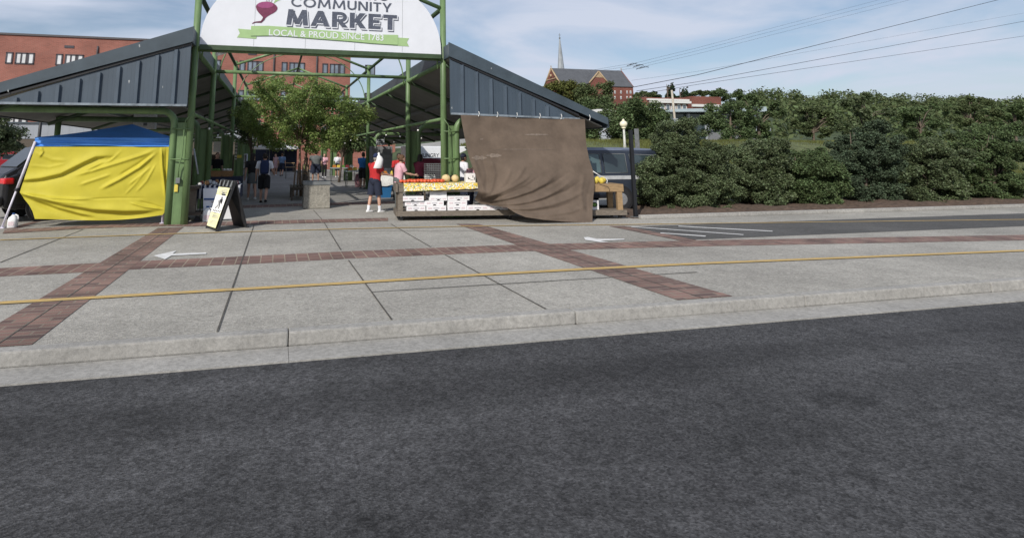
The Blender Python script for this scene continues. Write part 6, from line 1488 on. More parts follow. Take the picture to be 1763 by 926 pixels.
mb = MB(); mb.box(((hx0+hx1)/2-0.02, 15.86, 0.52), (hx1-hx0-0.1, 0.22, 0.57)); mb.build('post', 'wood_grey', t)
mb = MB(); mb.box(((hx0+hx1)/2, 15.9, 0.84), (hx1-hx0, 0.5, 0.06)); mb.build('top_board', 'wood_dark', t)
for x in (hx0+0.05, hx1):
    mb = MB(); mb.tube([(x, 15.68, 0.07), (x, 15.73, 0.07)], 0.07, 12); mb.build('caster', 'rubber', t)
folding_table(-1.85, 22.2, 1.3, 0.8, 0.86, 'basket stall table under the tree side shed', 'wood_dark', 'cloth_navy', 0.7)
for x, lab in ((373, 'wooden basket of greens nearer the columns on the navy table'), (392, 'wooden basket of white produce nearer the aisle on the navy table')):
    p = YP(x, 300, 22.0); t = thing('basket', lab, 'basket', (p.x, 22.0, 0.87), 'wooden baskets on the navy table')
    mb = MB(); mb.loft([[Vector((p.x+sx*w_, 22.0+sy*w_*0.7, z)) for sx, sy in ((-1, -1), (1, -1), (1, 1), (-1, 1))] for z, w_ in ((0.87, 0.17), (1.07, 0.21))], True, True, False); mb.build('basket_body', 'basket', t)
    mb = MB()
    for kk in range(8): mb.sphere((p.x+rnd.uniform(-.15, .15), 22.0+rnd.uniform(-.1, .1), 1.10), 0.05, 8, 5)
    one('produce_heap', mb, 'goods_green' if x < 380 else 'goods_white', 'heap of %s filling the basket %s' % (('leafy greens', 'nearer the columns') if x < 380 else ('white bulbs', 'nearer the aisle')), 'produce', (p.x, 22.0, 1.09))
p = G(421, 310); zt = YP(421, 265, p.y).z
mb = MB(); mb.tube([(p.x, p.y, 0), (p.x, p.y, zt)], 0.13, 14); mb.box((p.x, p.y, 0.03), (0.36, 0.36, 0.06)); one('bollard', mb, 'zinc', 'plain pale grey pipe post between the dark columns and the couple', 'post', p)
mb = MB(); a = YP(334, 258, 16.4); b = YP(341, 300, 16.4); mb.tube([a, b], 0.022, 8); mb.sphere((a.x, a.y, a.z), 0.03, 8, 5)
one('umbrella_pole', mb, 'zinc', 'thin pale slanted pole leaning over the pottery stall', 'pole', b)
# hanging goods / shelves in the dark shed interior
q = YP(330, 240, 17.0)
for (x0, x1, y0, y1, Y, m, nm, lab) in ((367, 384, 244, 262, 30, 'goods_white', 'notice', 'white paper notices pinned deep inside the dark shed'), (404, 409, 246, 275, 31, 'goods_white', 'price_card', 'column of small white cards beside the dark shed posts'),
                                       (408, 416, 267, 272, 29, 'goods_yellow', 'yellow_card', 'yellow card hung by the grey pipe post')):
    a, b = YP(x0, y1, Y), YP(x1, y0, Y); t = thing(nm, lab, 'notice', ((a.x+b.x)/2, Y, a.z))
    mb = MB(); mb.box(((a.x+b.x)/2, Y, (a.z+b.z)/2), (b.x-a.x, 0.03, b.z-a.z)); mb.build('card', m, t)
    mb = MB(); mb.tube([((a.x+b.x)/2, Y, b.z), ((a.x+b.x)/2, Y, 3.0)], 0.008, 5); mb.build('hanger', 'wire_black', t)
    if nm == 'price_card':
        for k in range(5): mb = MB(); mb.box(((a.x+b.x)/2, Y-0.02, lerp(a.z, b.z, 0.1+k*0.2)), (b.x-a.x, 0.008, 0.05)); mb.build('dark_band', 'ink', t)
# shelving that fills the far depths of both sheds
for (x, y, w_, d_, hh, lab) in ((-4.6, 24, 2.6, 0.5, 1.5, 'dark shelf rack of produce behind the tent'), (-3.6, 31, 2.4, 0.5, 1.6, 'dark shelf rack of crafts farther inside the tent side shed'), (-3.0, 39, 2.2, 0.5, 1.6, 'dark shelf rack near the far end of the tent side shed')):
    t = thing('shelf_rack', lab, 'rack', (x, y, 0), 'racks inside the shed')
    for k in range(4): mb = MB(); mb.box((x, y, 0.3+k*0.4), (w_, d_, 0.04)); mb.build('shelf', 'wood_dark', t)
    for sx in (-1, 1): mb = MB(); mb.box((x+sx*(w_/2-0.03), y, hh/2), (0.06, d_, hh)); mb.build('side_panel', 'wood_dark', t)
    mb = MB(); mb.box((x, y+d_/2+0.02, hh/2), (w_, 0.03, hh)); mb.build('back_panel', 'wood_dark', t)
# white service cabinet visible under the left roof
t = thing('service_cabinet', 'white hung cabinet under the shed roof above the tent peak', 'cabinet', (-3.0, 22, 2.2))
a, b = YP(230, 222, 22), YP(270, 197, 22)
mb = MB(); mb.box(((a.x+b.x)/2, 22, (a.z+b.z)/2), (b.x-a.x, 0.3, b.z-a.z), bev=0.02); mb.build('body', 'goods_white', t)
for k in range(2): mb = MB(); mb.box((lerp(a.x, b.x, 0.55), 21.845, lerp(a.z, b.z, 0.3+0.4*k)), (0.12, 0.012, 0.1)); mb.build('latch', 'steel_grey', t)
for x in (a.x+0.1, b.x-0.1): mb = MB(); mb.tube([(x, 22, b.z), (x, 22, b.z+0.6)], 0.02, 6); mb.build('hanger', 'steel_grey', t)
# right shed: tables, cabinet, goods
folding_table(4.15, 29.4, 1.6, 0.8, 0.82, 'grey stall table before the blue tee man', 'zinc', None)
folding_table(3.95, 35.5, 1.6, 0.8, 0.82, 'far grey stall table near the white shirt person', 'zinc', None)
folding_table(5.0, 22.6, 2.2, 0.8, 0.84, 'white stall table deep behind the pink tee woman', 'zinc', 'goods_white', 0.4)
t = thing('stall_cabinet', 'grey metal food cabinet under the hung grey board', 'cabinet', (5.0, 26.6, 0))
a, b = YP(640, 300, 26.5), YP(676, 252, 26.5)
mb = MB(); mb.box(((a.x+b.x)/2, 26.9, b.z/2), (b.x-a.x, 0.8, b.z), bev=0.03); mb.build('body', 'cabinet_grey', t)
mb = MB(); mb.box(((a.x+b.x)/2, 26.49, b.z*0.72), ((b.x-a.x)*0.8, 0.012, b.z*0.3)); mb.build('hatch', 'steel_grey', t)
mb = MB(); mb.box(((a.x+b.x)/2, 26.49, b.z*0.3), ((b.x-a.x)*0.8, 0.012, b.z*0.4)); mb.build('door', 'zinc', t)
goods = [('goods_orange', 'orange'), ('goods_yellow', 'yellow'), ('goods_green', 'green'), ('goods_maroon', 'dark red'), ('goods_white', 'white')]
spots = [(3.6+0.26*k, 29.25+0.2*(k % 2), 0.84, 'the grey table by the blue tee man') for k in range(5)]+[(3.4+0.26*k, 35.4, 0.84, 'the far grey table') for k in range(5)]+[(4.1+0.36*k, 22.45, 0.86, 'the white stall table') for k in range(5)]
for k, (x, y, z, where) in enumerate(spots):
    m, nm = goods[k % 5]; mb = MB()
    mb.box((x, y, z+0.045), (0.22, 0.2, 0.09), bev=0.01)
    for j in range(6): mb.sphere((x-0.06+0.06*(j % 3), y-0.04+0.08*(j//3), z+0.11), 0.04, 8, 5)
    one('produce_punnet', mb, m, 'punnet of %s produce on %s' % (nm, where), 'produce', (x, y, z), 'punnets on the stall tables')
# white stroller-like patterned bag by the blue shirt man
c = G(617, 322); mb = MB(); mb.loft([[c+Vector((w_*cos(q), w_*0.6*sin(q), z)) for q in [2*pi*k/12 for k in range(12)]] for z, w_ in ((0, 0.16), (0.3, 0.2), (0.6, 0.17), (0.66, 0.1))], True, True)
one('shopping_bag', mb, 'cloth_check', 'tall patterned bag on the ground beside the blue tee man', 'bag', c)
# umbrellas and awning at the far end of the aisle
for (x, Y, w_, ztop, zed, m, lab) in ((464, 50, 1.5, 2.55, 2.15, 'goods_white', 'pale grey market umbrella far down the aisle'), (489, 56, 1.5, 2.7, 2.2, 'white_plastic', 'white scalloped market umbrella at the far end of the aisle')):
    c = YP(x, 262, Y); t = thing('market_umbrella', lab, 'umbrella', (c.x, Y, 0), 'umbrellas at the far end of the aisle')
    mb = MB(); n = 8
    for k in range(n):
        a, b = 2*pi*k/n, 2*pi*(k+1)/n
        mb.add([(c.x, Y, ztop), (c.x+w_*cos(a), Y+w_*sin(a), zed), (c.x+w_*cos(b), Y+w_*sin(b), zed), (c.x+w_*1.01*cos(a), Y+w_*1.01*sin(a), zed-0.16), (c.x+w_*1.01*cos(b), Y+w_*1.01*sin(b), zed-0.16)], [(0, 1, 2), (1, 3, 4, 2)])
    mb.build('canopy', m, t)
    mb = MB(); mb.tube([(c.x, Y, 0), (c.x, Y, ztop)], 0.03, 8); mb.build('pole', 'steel_grey', t)
t = thing('market_stall', 'dark backed market stall beneath the far umbrellas', 'stall', (-0.2, 54, 0))
mb = MB(); mb.box((-0.4, 56.5, 1.1), (4.5, 0.1, 2.2)); mb.build('back_wall', 'cloth_navy', t)
mb = MB(); mb.box((-0.4, 54.5, 0.8), (4.0, 0.8, 0.06)); mb.build('counter', 'wood_new', t)
for x in (-2.3, 1.5): mb = MB(); mb.box((x, 54.5, 0.385), (0.08, 0.7, 0.77)); mb.build('leg', 'wood_dark', t)
folding_table(1.2, 40.0, 1.3, 0.7, 0.78, 'pale wooden table beyond the tree stakes', 'wood_new', None)
t = thing('brick_wall', 'low orange brick wall closing the far end of the aisle', 'wall', (3, 62, 0))
mb = MB(); mb.box((4.5, 62.2, 1.3), (16, 0.4, 2.6)); mb.build('wall', 'brick_wall', t)
mb = MB(); mb.box((4.5, 62.2, 2.66), (16.1, 0.5, 0.12)); mb.build('coping', 'stone_tan', t)

# ------------------------------------------------------------------ right side: post, lamp, bush, trees
b0 = G(1094.5, 374.5)
t = thing('steel_post', 'thick plain black steel post at the edge of the mulch bed', 'post', b0)
mb = MB(); mb.box((b0.x, b0.y, 1.16), (0.088, 0.088, 2.32), bev=0.008); mb.build('shaft', 'steel_black', t)
mb = MB(); mb.box((b0.x, b0.y, 0.012), (0.22, 0.22, 0.024)); mb.build('base_plate', 'steel_grey', t)
b1 = YP(1095.5, 222, 19.5); t = thing('steel_post', 'narrow grey flat post rising behind the van roof', 'post', (b1.x, 19.5, 0))
mb = MB(); mb.box((b1.x, 19.5, b1.z/2), (0.18, 0.03, b1.z)); mb.build('blade', 'cabinet_grey', t)
b2 = YP(1073.5, 214, 32); t = thing('street_lamp', 'pale street lamp with a round cream globe above the van', 'street lamp', (b2.x, 32, 0))
hz_ = hill(b2.x, 32)
mb = MB(); mb.tube([(b2.x, 32, hz_), (b2.x, 32, hz_+0.4), (b2.x, 32, b2.z-0.25)], [0.14, 0.075, 0.06], 10); mb.build('pole', 'post_pale', t)
mb = MB(); mb.sphere((b2.x, 32, b2.z), (0.235, 0.235, 0.22), 16, 10); mb.build('globe', 'globe', t)
mb = MB(); mb.tube([(b2.x, 32, b2.z-0.30), (b2.x, 32, b2.z-0.19)], [0.09, 0.14], 10); mb.tube([(b2.x, 32, b2.z+0.2), (b2.x, 32, b2.z+0.27), (b2.x, 32, b2.z+0.33)], [0.10, 0.07, 0.015], 10); mb.build('finial', 'globe', t)

def shrub(label, base, blobs, n, size, seed, m, group=None, name='evergreen_shrub'):
    t = thing(name, label, 'shrub', base, group); mb = MB(); rnd = random.Random(seed); base = Vector(base)
    for k in range(9):
        b = Vector(rnd.choice(blobs)[0]); mb.tube([base+Vector((rnd.uniform(-.2, .2), rnd.uniform(-.2, .2), 0)), base.lerp(b, 0.5)+Vector((0, 0, 0.1)), b], [0.05, 0.035, 0.012], 6)
    mb.build('stem', 'bark', t); leaves('foliage', blobs, n, size, seed, m, t, shell=0.42)
    return t
rnd = random.Random(21)
def bush_blobs(px_pts, Y, rr, dy=0.9):
    out = []
    for (x, y, r) in px_pts:
        p = YP(x, y, Y); rad = r*Y/F*1.05
        for k in range(4):
            out.append(((p.x+rnd.uniform(-.35, .35)*rad, Y+rnd.uniform(-dy, dy), p.z+rnd.uniform(-.3, .3)*rad), (rad*0.75, rad*0.8, rad*0.62)))
    return out
poly_tree('evergreen_shrub', 'big dense dark evergreen shrub on the mulch in front of the van', (12.0, 15.75, 0.06),
    [(1102, 350), (1099, 318), (1098, 292), (1106, 284), (1118, 276), (1136, 272), (1141, 252), (1138, 243), (1146, 238), (1152, 226), (1152, 212), (1164, 205), (1176, 214), (1184, 222), (1190, 240), (1206, 250), (1232, 262), (1252, 285), (1262, 315), (1258, 345), (1225, 357), (1180, 359), (1140, 356)], 15.75, 520, 0.19, 0.85, 170000, 0.056, 'leaf_dark', 31, 'bark', 0.06, 'evergreen shrubs on the mulch bed', 5, 30, 0.75, 'shrub', 0.35, 0.34)
def shrub_poly(cx2, w, ytop, ybot, seed):
    rr = random.Random(seed); P = []
    for k in range(18):
        q = 2*pi*k/18; j = rr.uniform(0.82, 1.12); x = cx2+w*cos(q)*j*(1.0 if sin(q) > 0 else 0.78); P.append((x, lerp(ytop, ybot, 0.6)+(ybot-ytop)*(0.4 if sin(q) > 0 else 0.6)*sin(q)*(1 if sin(q) > 0 else j)))
    return P
for cx2, w, yt, Y, sd, lab in ((1306, 52, 238, 15.9, 32, 'evergreen shrub standing next to the biggest shrub away from the van'), (1392, 56, 262, 15.6, 33, 'lowest spreading evergreen shrub in the middle of the mulch bed'),
                               (1488, 60, 214, 16.2, 34, 'tall pointed evergreen shrub at the middle of the hedge row'), (1592, 62, 246, 15.8, 35, 'broad evergreen shrub between the tall pointed one and the end'), (1700, 70, 222, 16.0, 36, 'evergreen shrub ending the row at the picture edge')):
    g = YP(cx2, 355, Y)
    poly_tree('evergreen_shrub', lab, (g.x, Y, 0.06), shrub_poly(cx2, w, yt, 352, sd), Y, 240, 0.20, 0.85, 75000, 0.07, ('leaf_dark', 'leaf_mid', 'leaf_conifer2', 'leaf_dark', 'leaf_mid')[sd-32], sd, 'bark', 0.06, 'evergreen shrubs on the mulch bed', 4, 18, 0.75, 'shrub', 0.35, 0.34)
# round tree behind the lamp
def px_tree(name, label, x, ybase, blobs_px, Y, n, size, m, seed, tr=0.2, group=None, dy=2.0):
    g = YP(x, 260, Y); zb = hill(g.x, Y)-0.1; base = (g.x, Y, zb); t = thing(name, label, 'tree', base, group)
    rnd2 = random.Random(seed); blobs = []
    for (px, py, r) in blobs_px:
        p = YP(px, py, Y); rad = r*Y/F*1.06
        for k in range(5): blobs.append(((p.x+rnd2.uniform(-.55, .55)*rad, Y+rnd2.uniform(-dy, dy), p.z+rnd2.uniform(-.5, .5)*rad), (rad*0.55, rad*0.6, rad*0.45)))
    ztop = max(b[0][2] for b in blobs); mb = MB(); B = Vector(base)
    mb.tube([B, B+Vector((0.1, 0, (ztop-zb)*0.5)), B+Vector((0, 0, (ztop-zb)*0.95))], [tr, tr*0.7, tr*0.15], 8)
    for k in range(10):
        b = Vector(rnd2.choice(blobs)[0]); f = B+Vector((0, 0, (b.z-zb)*0.6)); mb.tube([f, f.lerp(b, 0.5)+Vector((0, 0, 0.2)), b], [tr*0.4, tr*0.25, tr*0.08], 6)
    mb.build('trunk', 'bark', t); leaves('crown', blobs, n, size, seed, m, t)
    return t
def gbase(x, Y):
    g = YP(x, 260, Y); return (g.x, Y, hill(g.x, Y)-0.15)
def hill_tree(label, x, P, Y, nb, br, dy, n, size, m, seed, tr=0.25, name='round_tree', group='trees on the hill'):
    return poly_tree(name, label, gbase(x, Y), P, Y, nb, br, dy, n, size, m, seed, 'bark', tr, group)
hill_tree('broad dark round tree behind the cream globe lamp', 1085, [(1016, 236), (1014, 222), (1022, 210), (1036, 204), (1048, 194), (1060, 184), (1078, 176), (1098, 174), (1116, 180), (1130, 192), (1140, 206), (1136, 226), (1126, 244), (1100, 248), (1084, 244), (1070, 236), (1050, 238)], 40, 110, 0.62, 2.2, 30000, 0.19, 'leaf_mid', 41)
hill_tree('olive green tree before the church transept', 1018, [(992, 160), (1000, 148), (1014, 142), (1030, 146), (1044, 146), (1048, 158), (1040, 170), (1046, 182), (1034, 192), (1014, 186), (998, 176)], 150, 45, 1.6, 4, 9000, 0.62, 'leaf_far', 42, 0.4)
hill_tree('pale olive tree under the church end gable', 968, [(942, 152), (955, 145), (966, 148), (976, 140), (988, 150), (994, 166), (994, 182), (975, 172), (955, 160)], 155, 34, 1.6, 4, 7500, 0.62, 'leaf_olive', 43, 0.4)
hill_tree('dark tree at the foot of the church wall above the shed eave', 1030, [(1004, 184), (1016, 172), (1034, 172), (1044, 182), (1048, 196), (1030, 200), (1014, 192)], 120, 24, 1.3, 3, 5000, 0.5, 'leaf_mid', 44, 0.35)
hill_tree('bright green treetop between the church and brick arcade', 1108, [(1092, 168), (1096, 158), (1110, 155), (1122, 160), (1124, 170)], 260, 16, 1.7, 4, 3200, 0.9, 'leaf_far', 45, 0.4)
hill_tree('small dark treetop between the bright treetop and tall conifer', 1126, [(1120, 170), (1122, 161), (1130, 160), (1134, 168)], 260, 8, 1.5, 3, 1600, 0.85, 'leaf_conifer', 46, 0.4)
bl = lambda x, y0, y1, w: [(x+w*0.25*sin(k*2.1)*k/7, lerp(y0, y1, k/7), max(1.2, w*(k+0.6)/8)) for k in range(8)]
px_tree('conifer_tree', 'tall narrow dark conifer above the brick arcade', 1156, 172, bl(1156, 144, 168, 9), 250, 4200, 1.1, 'leaf_conifer', 47, 0.5, 'trees on the hill', 3)
px_tree('conifer_tree', 'wider dark conifer beside the tall narrow conifer', 1178, 178, bl(1178, 152, 176, 13), 250, 4500, 1.1, 'leaf_conifer', 48, 0.5, 'trees on the hill', 3)
hill_tree('broad tree behind the white banded block beyond the conifers', 1240, [(1215, 176), (1222, 160), (1245, 152), (1270, 158), (1282, 172), (1270, 182)], 230, 20, 2.0, 4, 4000, 0.85, 'leaf_mid', 53, 0.4)
px_tree('round_tree', 'grey green tree right of both conifers', 1198, 166, [(1196, 160, 7), (1206, 162, 8), (1190, 163, 5), (1215, 160, 8)], 255, 2600, 1.1, 'leaf_far', 49, 0.5, 'trees on the hill', 4)
hill_tree('dark evergreen crown at the picture edge by the grey metal wall', -8, [(-50, 265), (-48, 215), (-20, 196), (4, 194), (18, 206), (26, 222), (30, 238), (22, 256), (0, 266)], 36, 50, 0.5, 1.2, 12000, 0.15, 'leaf_dark', 50, 0.2, group=None)
hill_tree('leafy tree beyond the brick wall at the aisle end', 612, [(578, 258), (584, 238), (600, 226), (622, 222), (645, 230), (652, 250), (630, 264), (600, 266)], 66, 30, 0.9, 2, 7000, 0.26, 'leaf_mid', 51, 0.2, group=None)
hill_tree('dark tree beyond the brick wall behind the far umbrellas', 445, [(418, 258), (424, 240), (442, 230), (465, 234), (482, 246), (470, 260), (440, 264)], 66, 26, 0.9, 2, 5500, 0.26, 'leaf_mid', 52, 0.2, group=None)
# wooded hill and nearer trees beyond the photograph's edge
rg_ = random.Random(77); wb = []
while len(wb) < 900:
    x = rg_.uniform(95, 640); y = rg_.uniform(92, 420)
    if x/y < 0.93 or x/y > 2.2: continue
    r = rg_.uniform(2.2, 4.6); z = hill(x, y)+rg_.uniform(1.0, 8.0); wb.append(((x, y, z), (r, r, r*0.8)))
dummy = bpy.data.objects.new('woods_root', None)
v_ = leaf_mesh(wb, 70000, 1.25, 99); me = bpy.data.meshes.new('woods'); N_ = len(v_)
me.vertices.add(N_); me.vertices.foreach_set('co', v_.astype(np.float32).ravel()); me.loops.add(N_); me.loops.foreach_set('vertex_index', np.arange(N_, dtype=np.int32))
me.polygons.add(N_//4); me.polygons.foreach_set('loop_start', np.arange(0, N_, 4, dtype=np.int32)); me.materials.append(MATS['leaf_far']); me.update(calc_edges=True); me.validate()
bpy.data.objects.remove(dummy)
wo_ = bpy.data.objects.new('woods', me); COL.objects.link(wo_); wo_['kind'] = 'stuff'
def rtree(label, x, ytop, ybot, w, Y, seed, m):
    P = []; rr = random.Random(seed)
    for k in range(14):
        a = 2*pi*k/14; q = rr.uniform(0.82, 1.12); P.append((x+w*cos(a)*q, lerp(ytop, ybot, 0.5)+(ybot-ytop)/2*sin(a)*q))
    hill_tree(label, x, P, Y, 42, w*Y/F*0.2, w*Y/F*0.5, 9000, 0.0045*Y+0.02, m, seed, 0.22)
hill_tree('bushy tree hiding the end of the flat roofed building', 1258, [(1222, 246), (1214, 215), (1226, 190), (1250, 172), (1280, 180), (1298, 205), (1296, 240), (1262, 250)], 56, 60, 0.75, 2.5, 15000, 0.24, 'leaf_mid', 91, 0.22)
for i, (x, yt, yb_, w, Y, m) in enumerate(((1310, 168, 240, 44, 58, 'leaf_mid'), (1402, 180, 240, 42, 66, 'leaf_far'), (1490, 160, 238, 48, 60, 'leaf_dark'), (1588, 176, 240, 44, 70, 'leaf_mid'), (1672, 164, 238, 46, 62, 'leaf_far'), (1752, 174, 240, 44, 68, 'leaf_mid'))):
    rtree('%s roadside tree past the flat roofed building, counting outward' % ('first', 'second', 'third', 'fourth', 'fifth', 'sixth')[i], x, yt, yb_, w, Y, 80+i, m)

# ------------------------------------------------------------------ church on the hill
CYF = 320.0
fl, fr = YP(965, 143.5, CYF), YP(1090, 152, CYF)
x0, x1 = fl.x, fr.x; ze_ = (fl.z+fr.z)/2
lean_ = YP(935.5, 146, CYF); r_ = ray(935.5, 146); tt = x0/r_[0]; yb = r_[1]*tt
ym = (CYF+yb)/2; rz_ = ray(948, 119.5); tz_ = x0/rz_[0]; zrid = H+rz_[2]*tz_
g0 = 18.0
t = thing('church', 'red brick church with dark slate roof and tall grey spire on the hill', 'church', ((x0+x1)/2, CYF, g0))
mb = MB(); mb.prism([(x0, CYF, g0), (x0, yb, g0), (x0, yb, ze_), (x0, ym, zrid), (x0, CYF, ze_)], (x1-x0, 0, 0)); mb.build('wall', 'brick_dark', t)
mb = MB()
for ya, yb_ in ((CYF, ym), (yb, ym)):
    o = -0.6 if ya == CYF else 0.6
    mb.prism([(x0+0.7, ya+o, ze_-0.35), (x1-0.3, ya+o, ze_-0.35), (x1-0.3, ym, zrid+0.25), (x0+0.7, ym, zrid+0.25)], (0, 0, 0.35))
mb.build('roof', 'slate_roof', t)
mb = MB()
mb.tube([(x0, CYF-0.3, ze_-0.2), (x0, ym, zrid+0.5)], 0.55, 6); mb.tube([(x0, yb, ze_-0.2), (x0, ym, zrid+0.5)], 0.55, 6)
mb.box((x0-0.2, ym, lerp(ze_, zrid, 0.42)), (0.4, (yb-CYF)*0.55, 0.5)); mb.box((x0-0.2, ym, lerp(ze_, zrid, 0.08)), (0.4, (yb-CYF)*0.88, 0.5))
mb.tube([(x0-0.3, ym, lerp(ze_, zrid, 0.62)-0.8), (x0-0.3, ym, lerp(ze_, zrid, 0.62)+0.8)], 0.7, 10); mb.build('gable_trim', 'stone_tan', t)
mb = MB(); mb.tube([(x1, CYF-0.3, ze_-0.2), (x1, ym, zrid+0.4)], 0.4, 6); mb.tube([(x1, yb, ze_-0.2), (x1, ym, zrid+0.4)], 0.4, 6); mb.build('gable_trim', 'brick_dark', t)
for x in (x0, x1):
    mb = MB(); mb.box((x, ym, zrid+1.4), (0.25, 0.25, 1.8)); mb.box((x, ym, zrid+1.7), (1.0, 0.25, 0.25)); mb.build('cross', 'stone_tan', t)
ta, tl, tr = YP(1028.5, 124, CYF-3), YP(1014, 143.5, CYF-3), YP(1052, 149.5, CYF-3)
mb = MB(); mb.prism([(tl.x, CYF-3, g0), (tr.x, CYF-3, g0), (tr.x, CYF-3, tr.z), (ta.x+0.8, CYF-3, ta.z), (tl.x, CYF-3, tl.z)], (0, ym-CYF+3, 0)); tw = mb.build('transept', 'brick_dark', t)
mb = MB(); mb.tube([(tl.x, CYF-3.2, tl.z), (ta.x+0.8, CYF-3.2, ta.z+0.3)], 0.5, 6); mb.tube([(tr.x, CYF-3.2, tr.z), (ta.x+0.8, CYF-3.2, ta.z+0.3)], 0.5, 6); mb.build('gable_trim', 'stone_tan', tw)
mb = MB(); mb.prism([(lerp(tl.x, ta.x, 0.55), CYF-3.15, lerp(tl.z, ta.z, 0.52)), (lerp(tr.x, ta.x, 0.55), CYF-3.15, lerp(tl.z, ta.z, 0.50)), (ta.x+0.8, CYF-3.15, ta.z-0.4)], (0, 0.1, 0)); mb.build('gable_panel', 'stone_tan', tw)
mb = MB()
mb.prism([(tl.x-0.3, CYF-3.1, tl.z+0.1), (ta.x+0.8, CYF-3.1, ta.z+0.3), (ta.x+0.8, CYF-3.1, ta.z), (tl.x-0.3, CYF-3.1, tl.z-0.2)], (0, ym-CYF+3, 0)); mb.prism([(tr.x+0.3, CYF-3.1, tr.z+0.1), (ta.x+0.8, CYF-3.1, ta.z+0.3), (ta.x+0.8, CYF-3.1, ta.z), (tr.x+0.3, CYF-3.1, tr.z-0.2)], (0, ym-CYF+3, 0)); mb.build('transept_roof', 'slate_roof', t)
for (px, w_) in ((1046, 1.0), (1053.5, 0.9), (1058.5, 0.9), (1069, 0.9), (1079.5, 0.8), (1085.5, 1.0)):
    for py in (159, 168.5, 178):
        p = YP(px, py, CYF); mb = MB(); yy = CYF-0.08 if px > 1050 else CYF-3.08
        mb.box((p.x, yy, p.z), (w_*1.1, 0.12, 1.9)); f = mb.build('window', 'trim_white', t)
        mb = MB(); mb.box((p.x, yy-0.08, p.z-0.2), (w_*0.6, 0.06, 1.2)); mb.build('pane', 'window_glass', f)
sx_, sz0 = YP(966, 124, ym+4), None
st = YP(962, 67, ym+4); half = 7.2*(ym+4)/F
mb = MB()
def spr(z, r): return [Vector((sx_.x+r*cos(2*pi*(k+0.5)/8), ym+4+r*sin(2*pi*(k+0.5)/8), z)) for k in range(8)]
mb.loft([spr(g0, half*1.1), spr(sx_.z-3, half*1.1), spr(sx_.z-2.8, half*1.03), spr(lerp(sx_.z, st.z, 0.5), half*0.55), spr(st.z, 0.35)], True, True, False); sp_ = mb.build('spire', 'spire_grey', t)
mb = MB(); mb.tube([(sx_.x, ym+4, st.z-0.5), (sx_.x, ym+4, st.z+3.6)], 0.16, 6); mb.box((sx_.x, ym+4, st.z+2.4), (1.5, 0.25, 0.25)); mb.sphere((sx_.x, ym+4, st.z+0.4), 0.6, 8, 6); mb.build('cross', 'steel_grey', sp_)

# brick arcade building, flat roofed building
AY = 150.0
a, b = YP(1100, 190, AY), YP(1183.5, 166.5, AY); zt_ = YP(1140, 168.5, AY).z; zc1 = YP(1140, 174, AY).z; zc0 = YP(1140, 178, AY).z
t = thing('arcade_building', 'long red brick building with white cornice and white arched windows on the hill', 'building', ((a.x+b.x)/2, AY, 6))
mb = MB(); mb.box(((a.x+b.x)/2, AY+8, (zt_+4)/2), (b.x-a.x, 16, zt_-4)); mb.build('wall', 'brick_dark', t)
mb = MB(); mb.box(((a.x+b.x)/2+2, AY-0.5, zc1-0.35), ((b.x-a.x)*0.82, 1.0, 0.7)); mb.build('cornice', 'trim_white', t)
mb = MB()
for k in range(40): mb.box((lerp(a.x+3, b.x, k/39), AY-0.3, zc1+0.35), (0.35, 0.6, 0.5))
mb.build('dentil_course', 'trim_white', t)
for k in range(7):
    cx_ = lerp(a.x+4.2, b.x-0.8, k/6.3); w_ = 0.85; z1 = YP(1140, 181, AY).z; z2 = YP(1140, 190, AY).z
    mb = MB(); out = [(cx_-w_*cos(q), AY-0.06, z1-0.3+w_*0.8*sin(q)) for q in [pi*j/10 for j in range(11)]]+[(cx_+w_, AY-0.06, z2), (cx_-w_, AY-0.06, z2)]
    mb.prism(out, (0, 0.14, 0)); f = mb.build('window', 'trim_white', t)
    mb = MB(); w2 = w_*0.62; out = [(cx_-w2*cos(q), AY-0.10, z1-0.35+w2*0.7*sin(q)) for q in [pi*j/10 for j in range(11)]]+[(cx_+w2, AY-0.10, z2), (cx_-w2, AY-0.10, z2)]
    mb.prism(out, (0, 0.06, 0)); mb.build('pane', 'window_glass', f)
q = YP(1195, 172, 170); t = thing('brick_house', 'distant brick block with white band right of the arcade building', 'building', (q.x+12, 170, 8))
mb = MB(); mb.box((q.x+5, 178, (q.z+1.2)/2), (12, 16, q.z+1.2)); mb.build('wall', 'brick_dark', t)
mb = MB(); mb.box((q.x+5, 169.8, q.z-2.0), (12.2, 0.5, 0.9)); mb.build('white_band', 'trim_white', t)
FY = 80.0
a, b = YP(1124, 194, FY), YP(1330, 183, FY); zt_ = YP(1200, 187, FY).z; zb_ = YP(1160, 196, FY).z; g_ = hill(a.x+5, FY)
t = thing('flat_roofed_building', 'low building with pale blue flat roof over dark glazed front behind the evergreen shrub', 'building', (a.x+8, FY, g_))
X0, X1 = a.x, a.x+20
mb = MB(); mb.prism([(X0, FY-2, zb_+0.1), (X1, FY-2, zb_+0.5), (X1, FY-2, zt_+0.35), (X0+3.5, FY-2, zt_-0.3), (X0, FY-2, zb_+0.3)], (0, 12, 0)); mb.build('roof', 'pale_roof', t)
mb = MB(); mb.box((X0+11.2, FY+5, (zb_+g_-1)/2), (17, 9.5, zb_-g_+1)); mb.build('wall', 'van_glass', t)
for k in range(6): mb = MB(); mb.box((X0+3.2+k*3.2, FY-0.2, (zb_+g_-1)/2), (0.3, 0.3, zb_-g_+1)); mb.build('column', 'zinc', t)
z0_ = YP(1190, 228, FY-3).z; mb = MB(); mb.box((X0+13.5, FY-3, z0_/2), (12, 0.4, z0_)); mb.build('terrace_wall', 'cabinet_grey', t)
mb = MB()
for z in (0.35, 0.7, 1.0): mb.tube([(X0+7.6, FY-3, z0_+z), (X0+19.4, FY-3, z0_+z)], 0.035, 6)
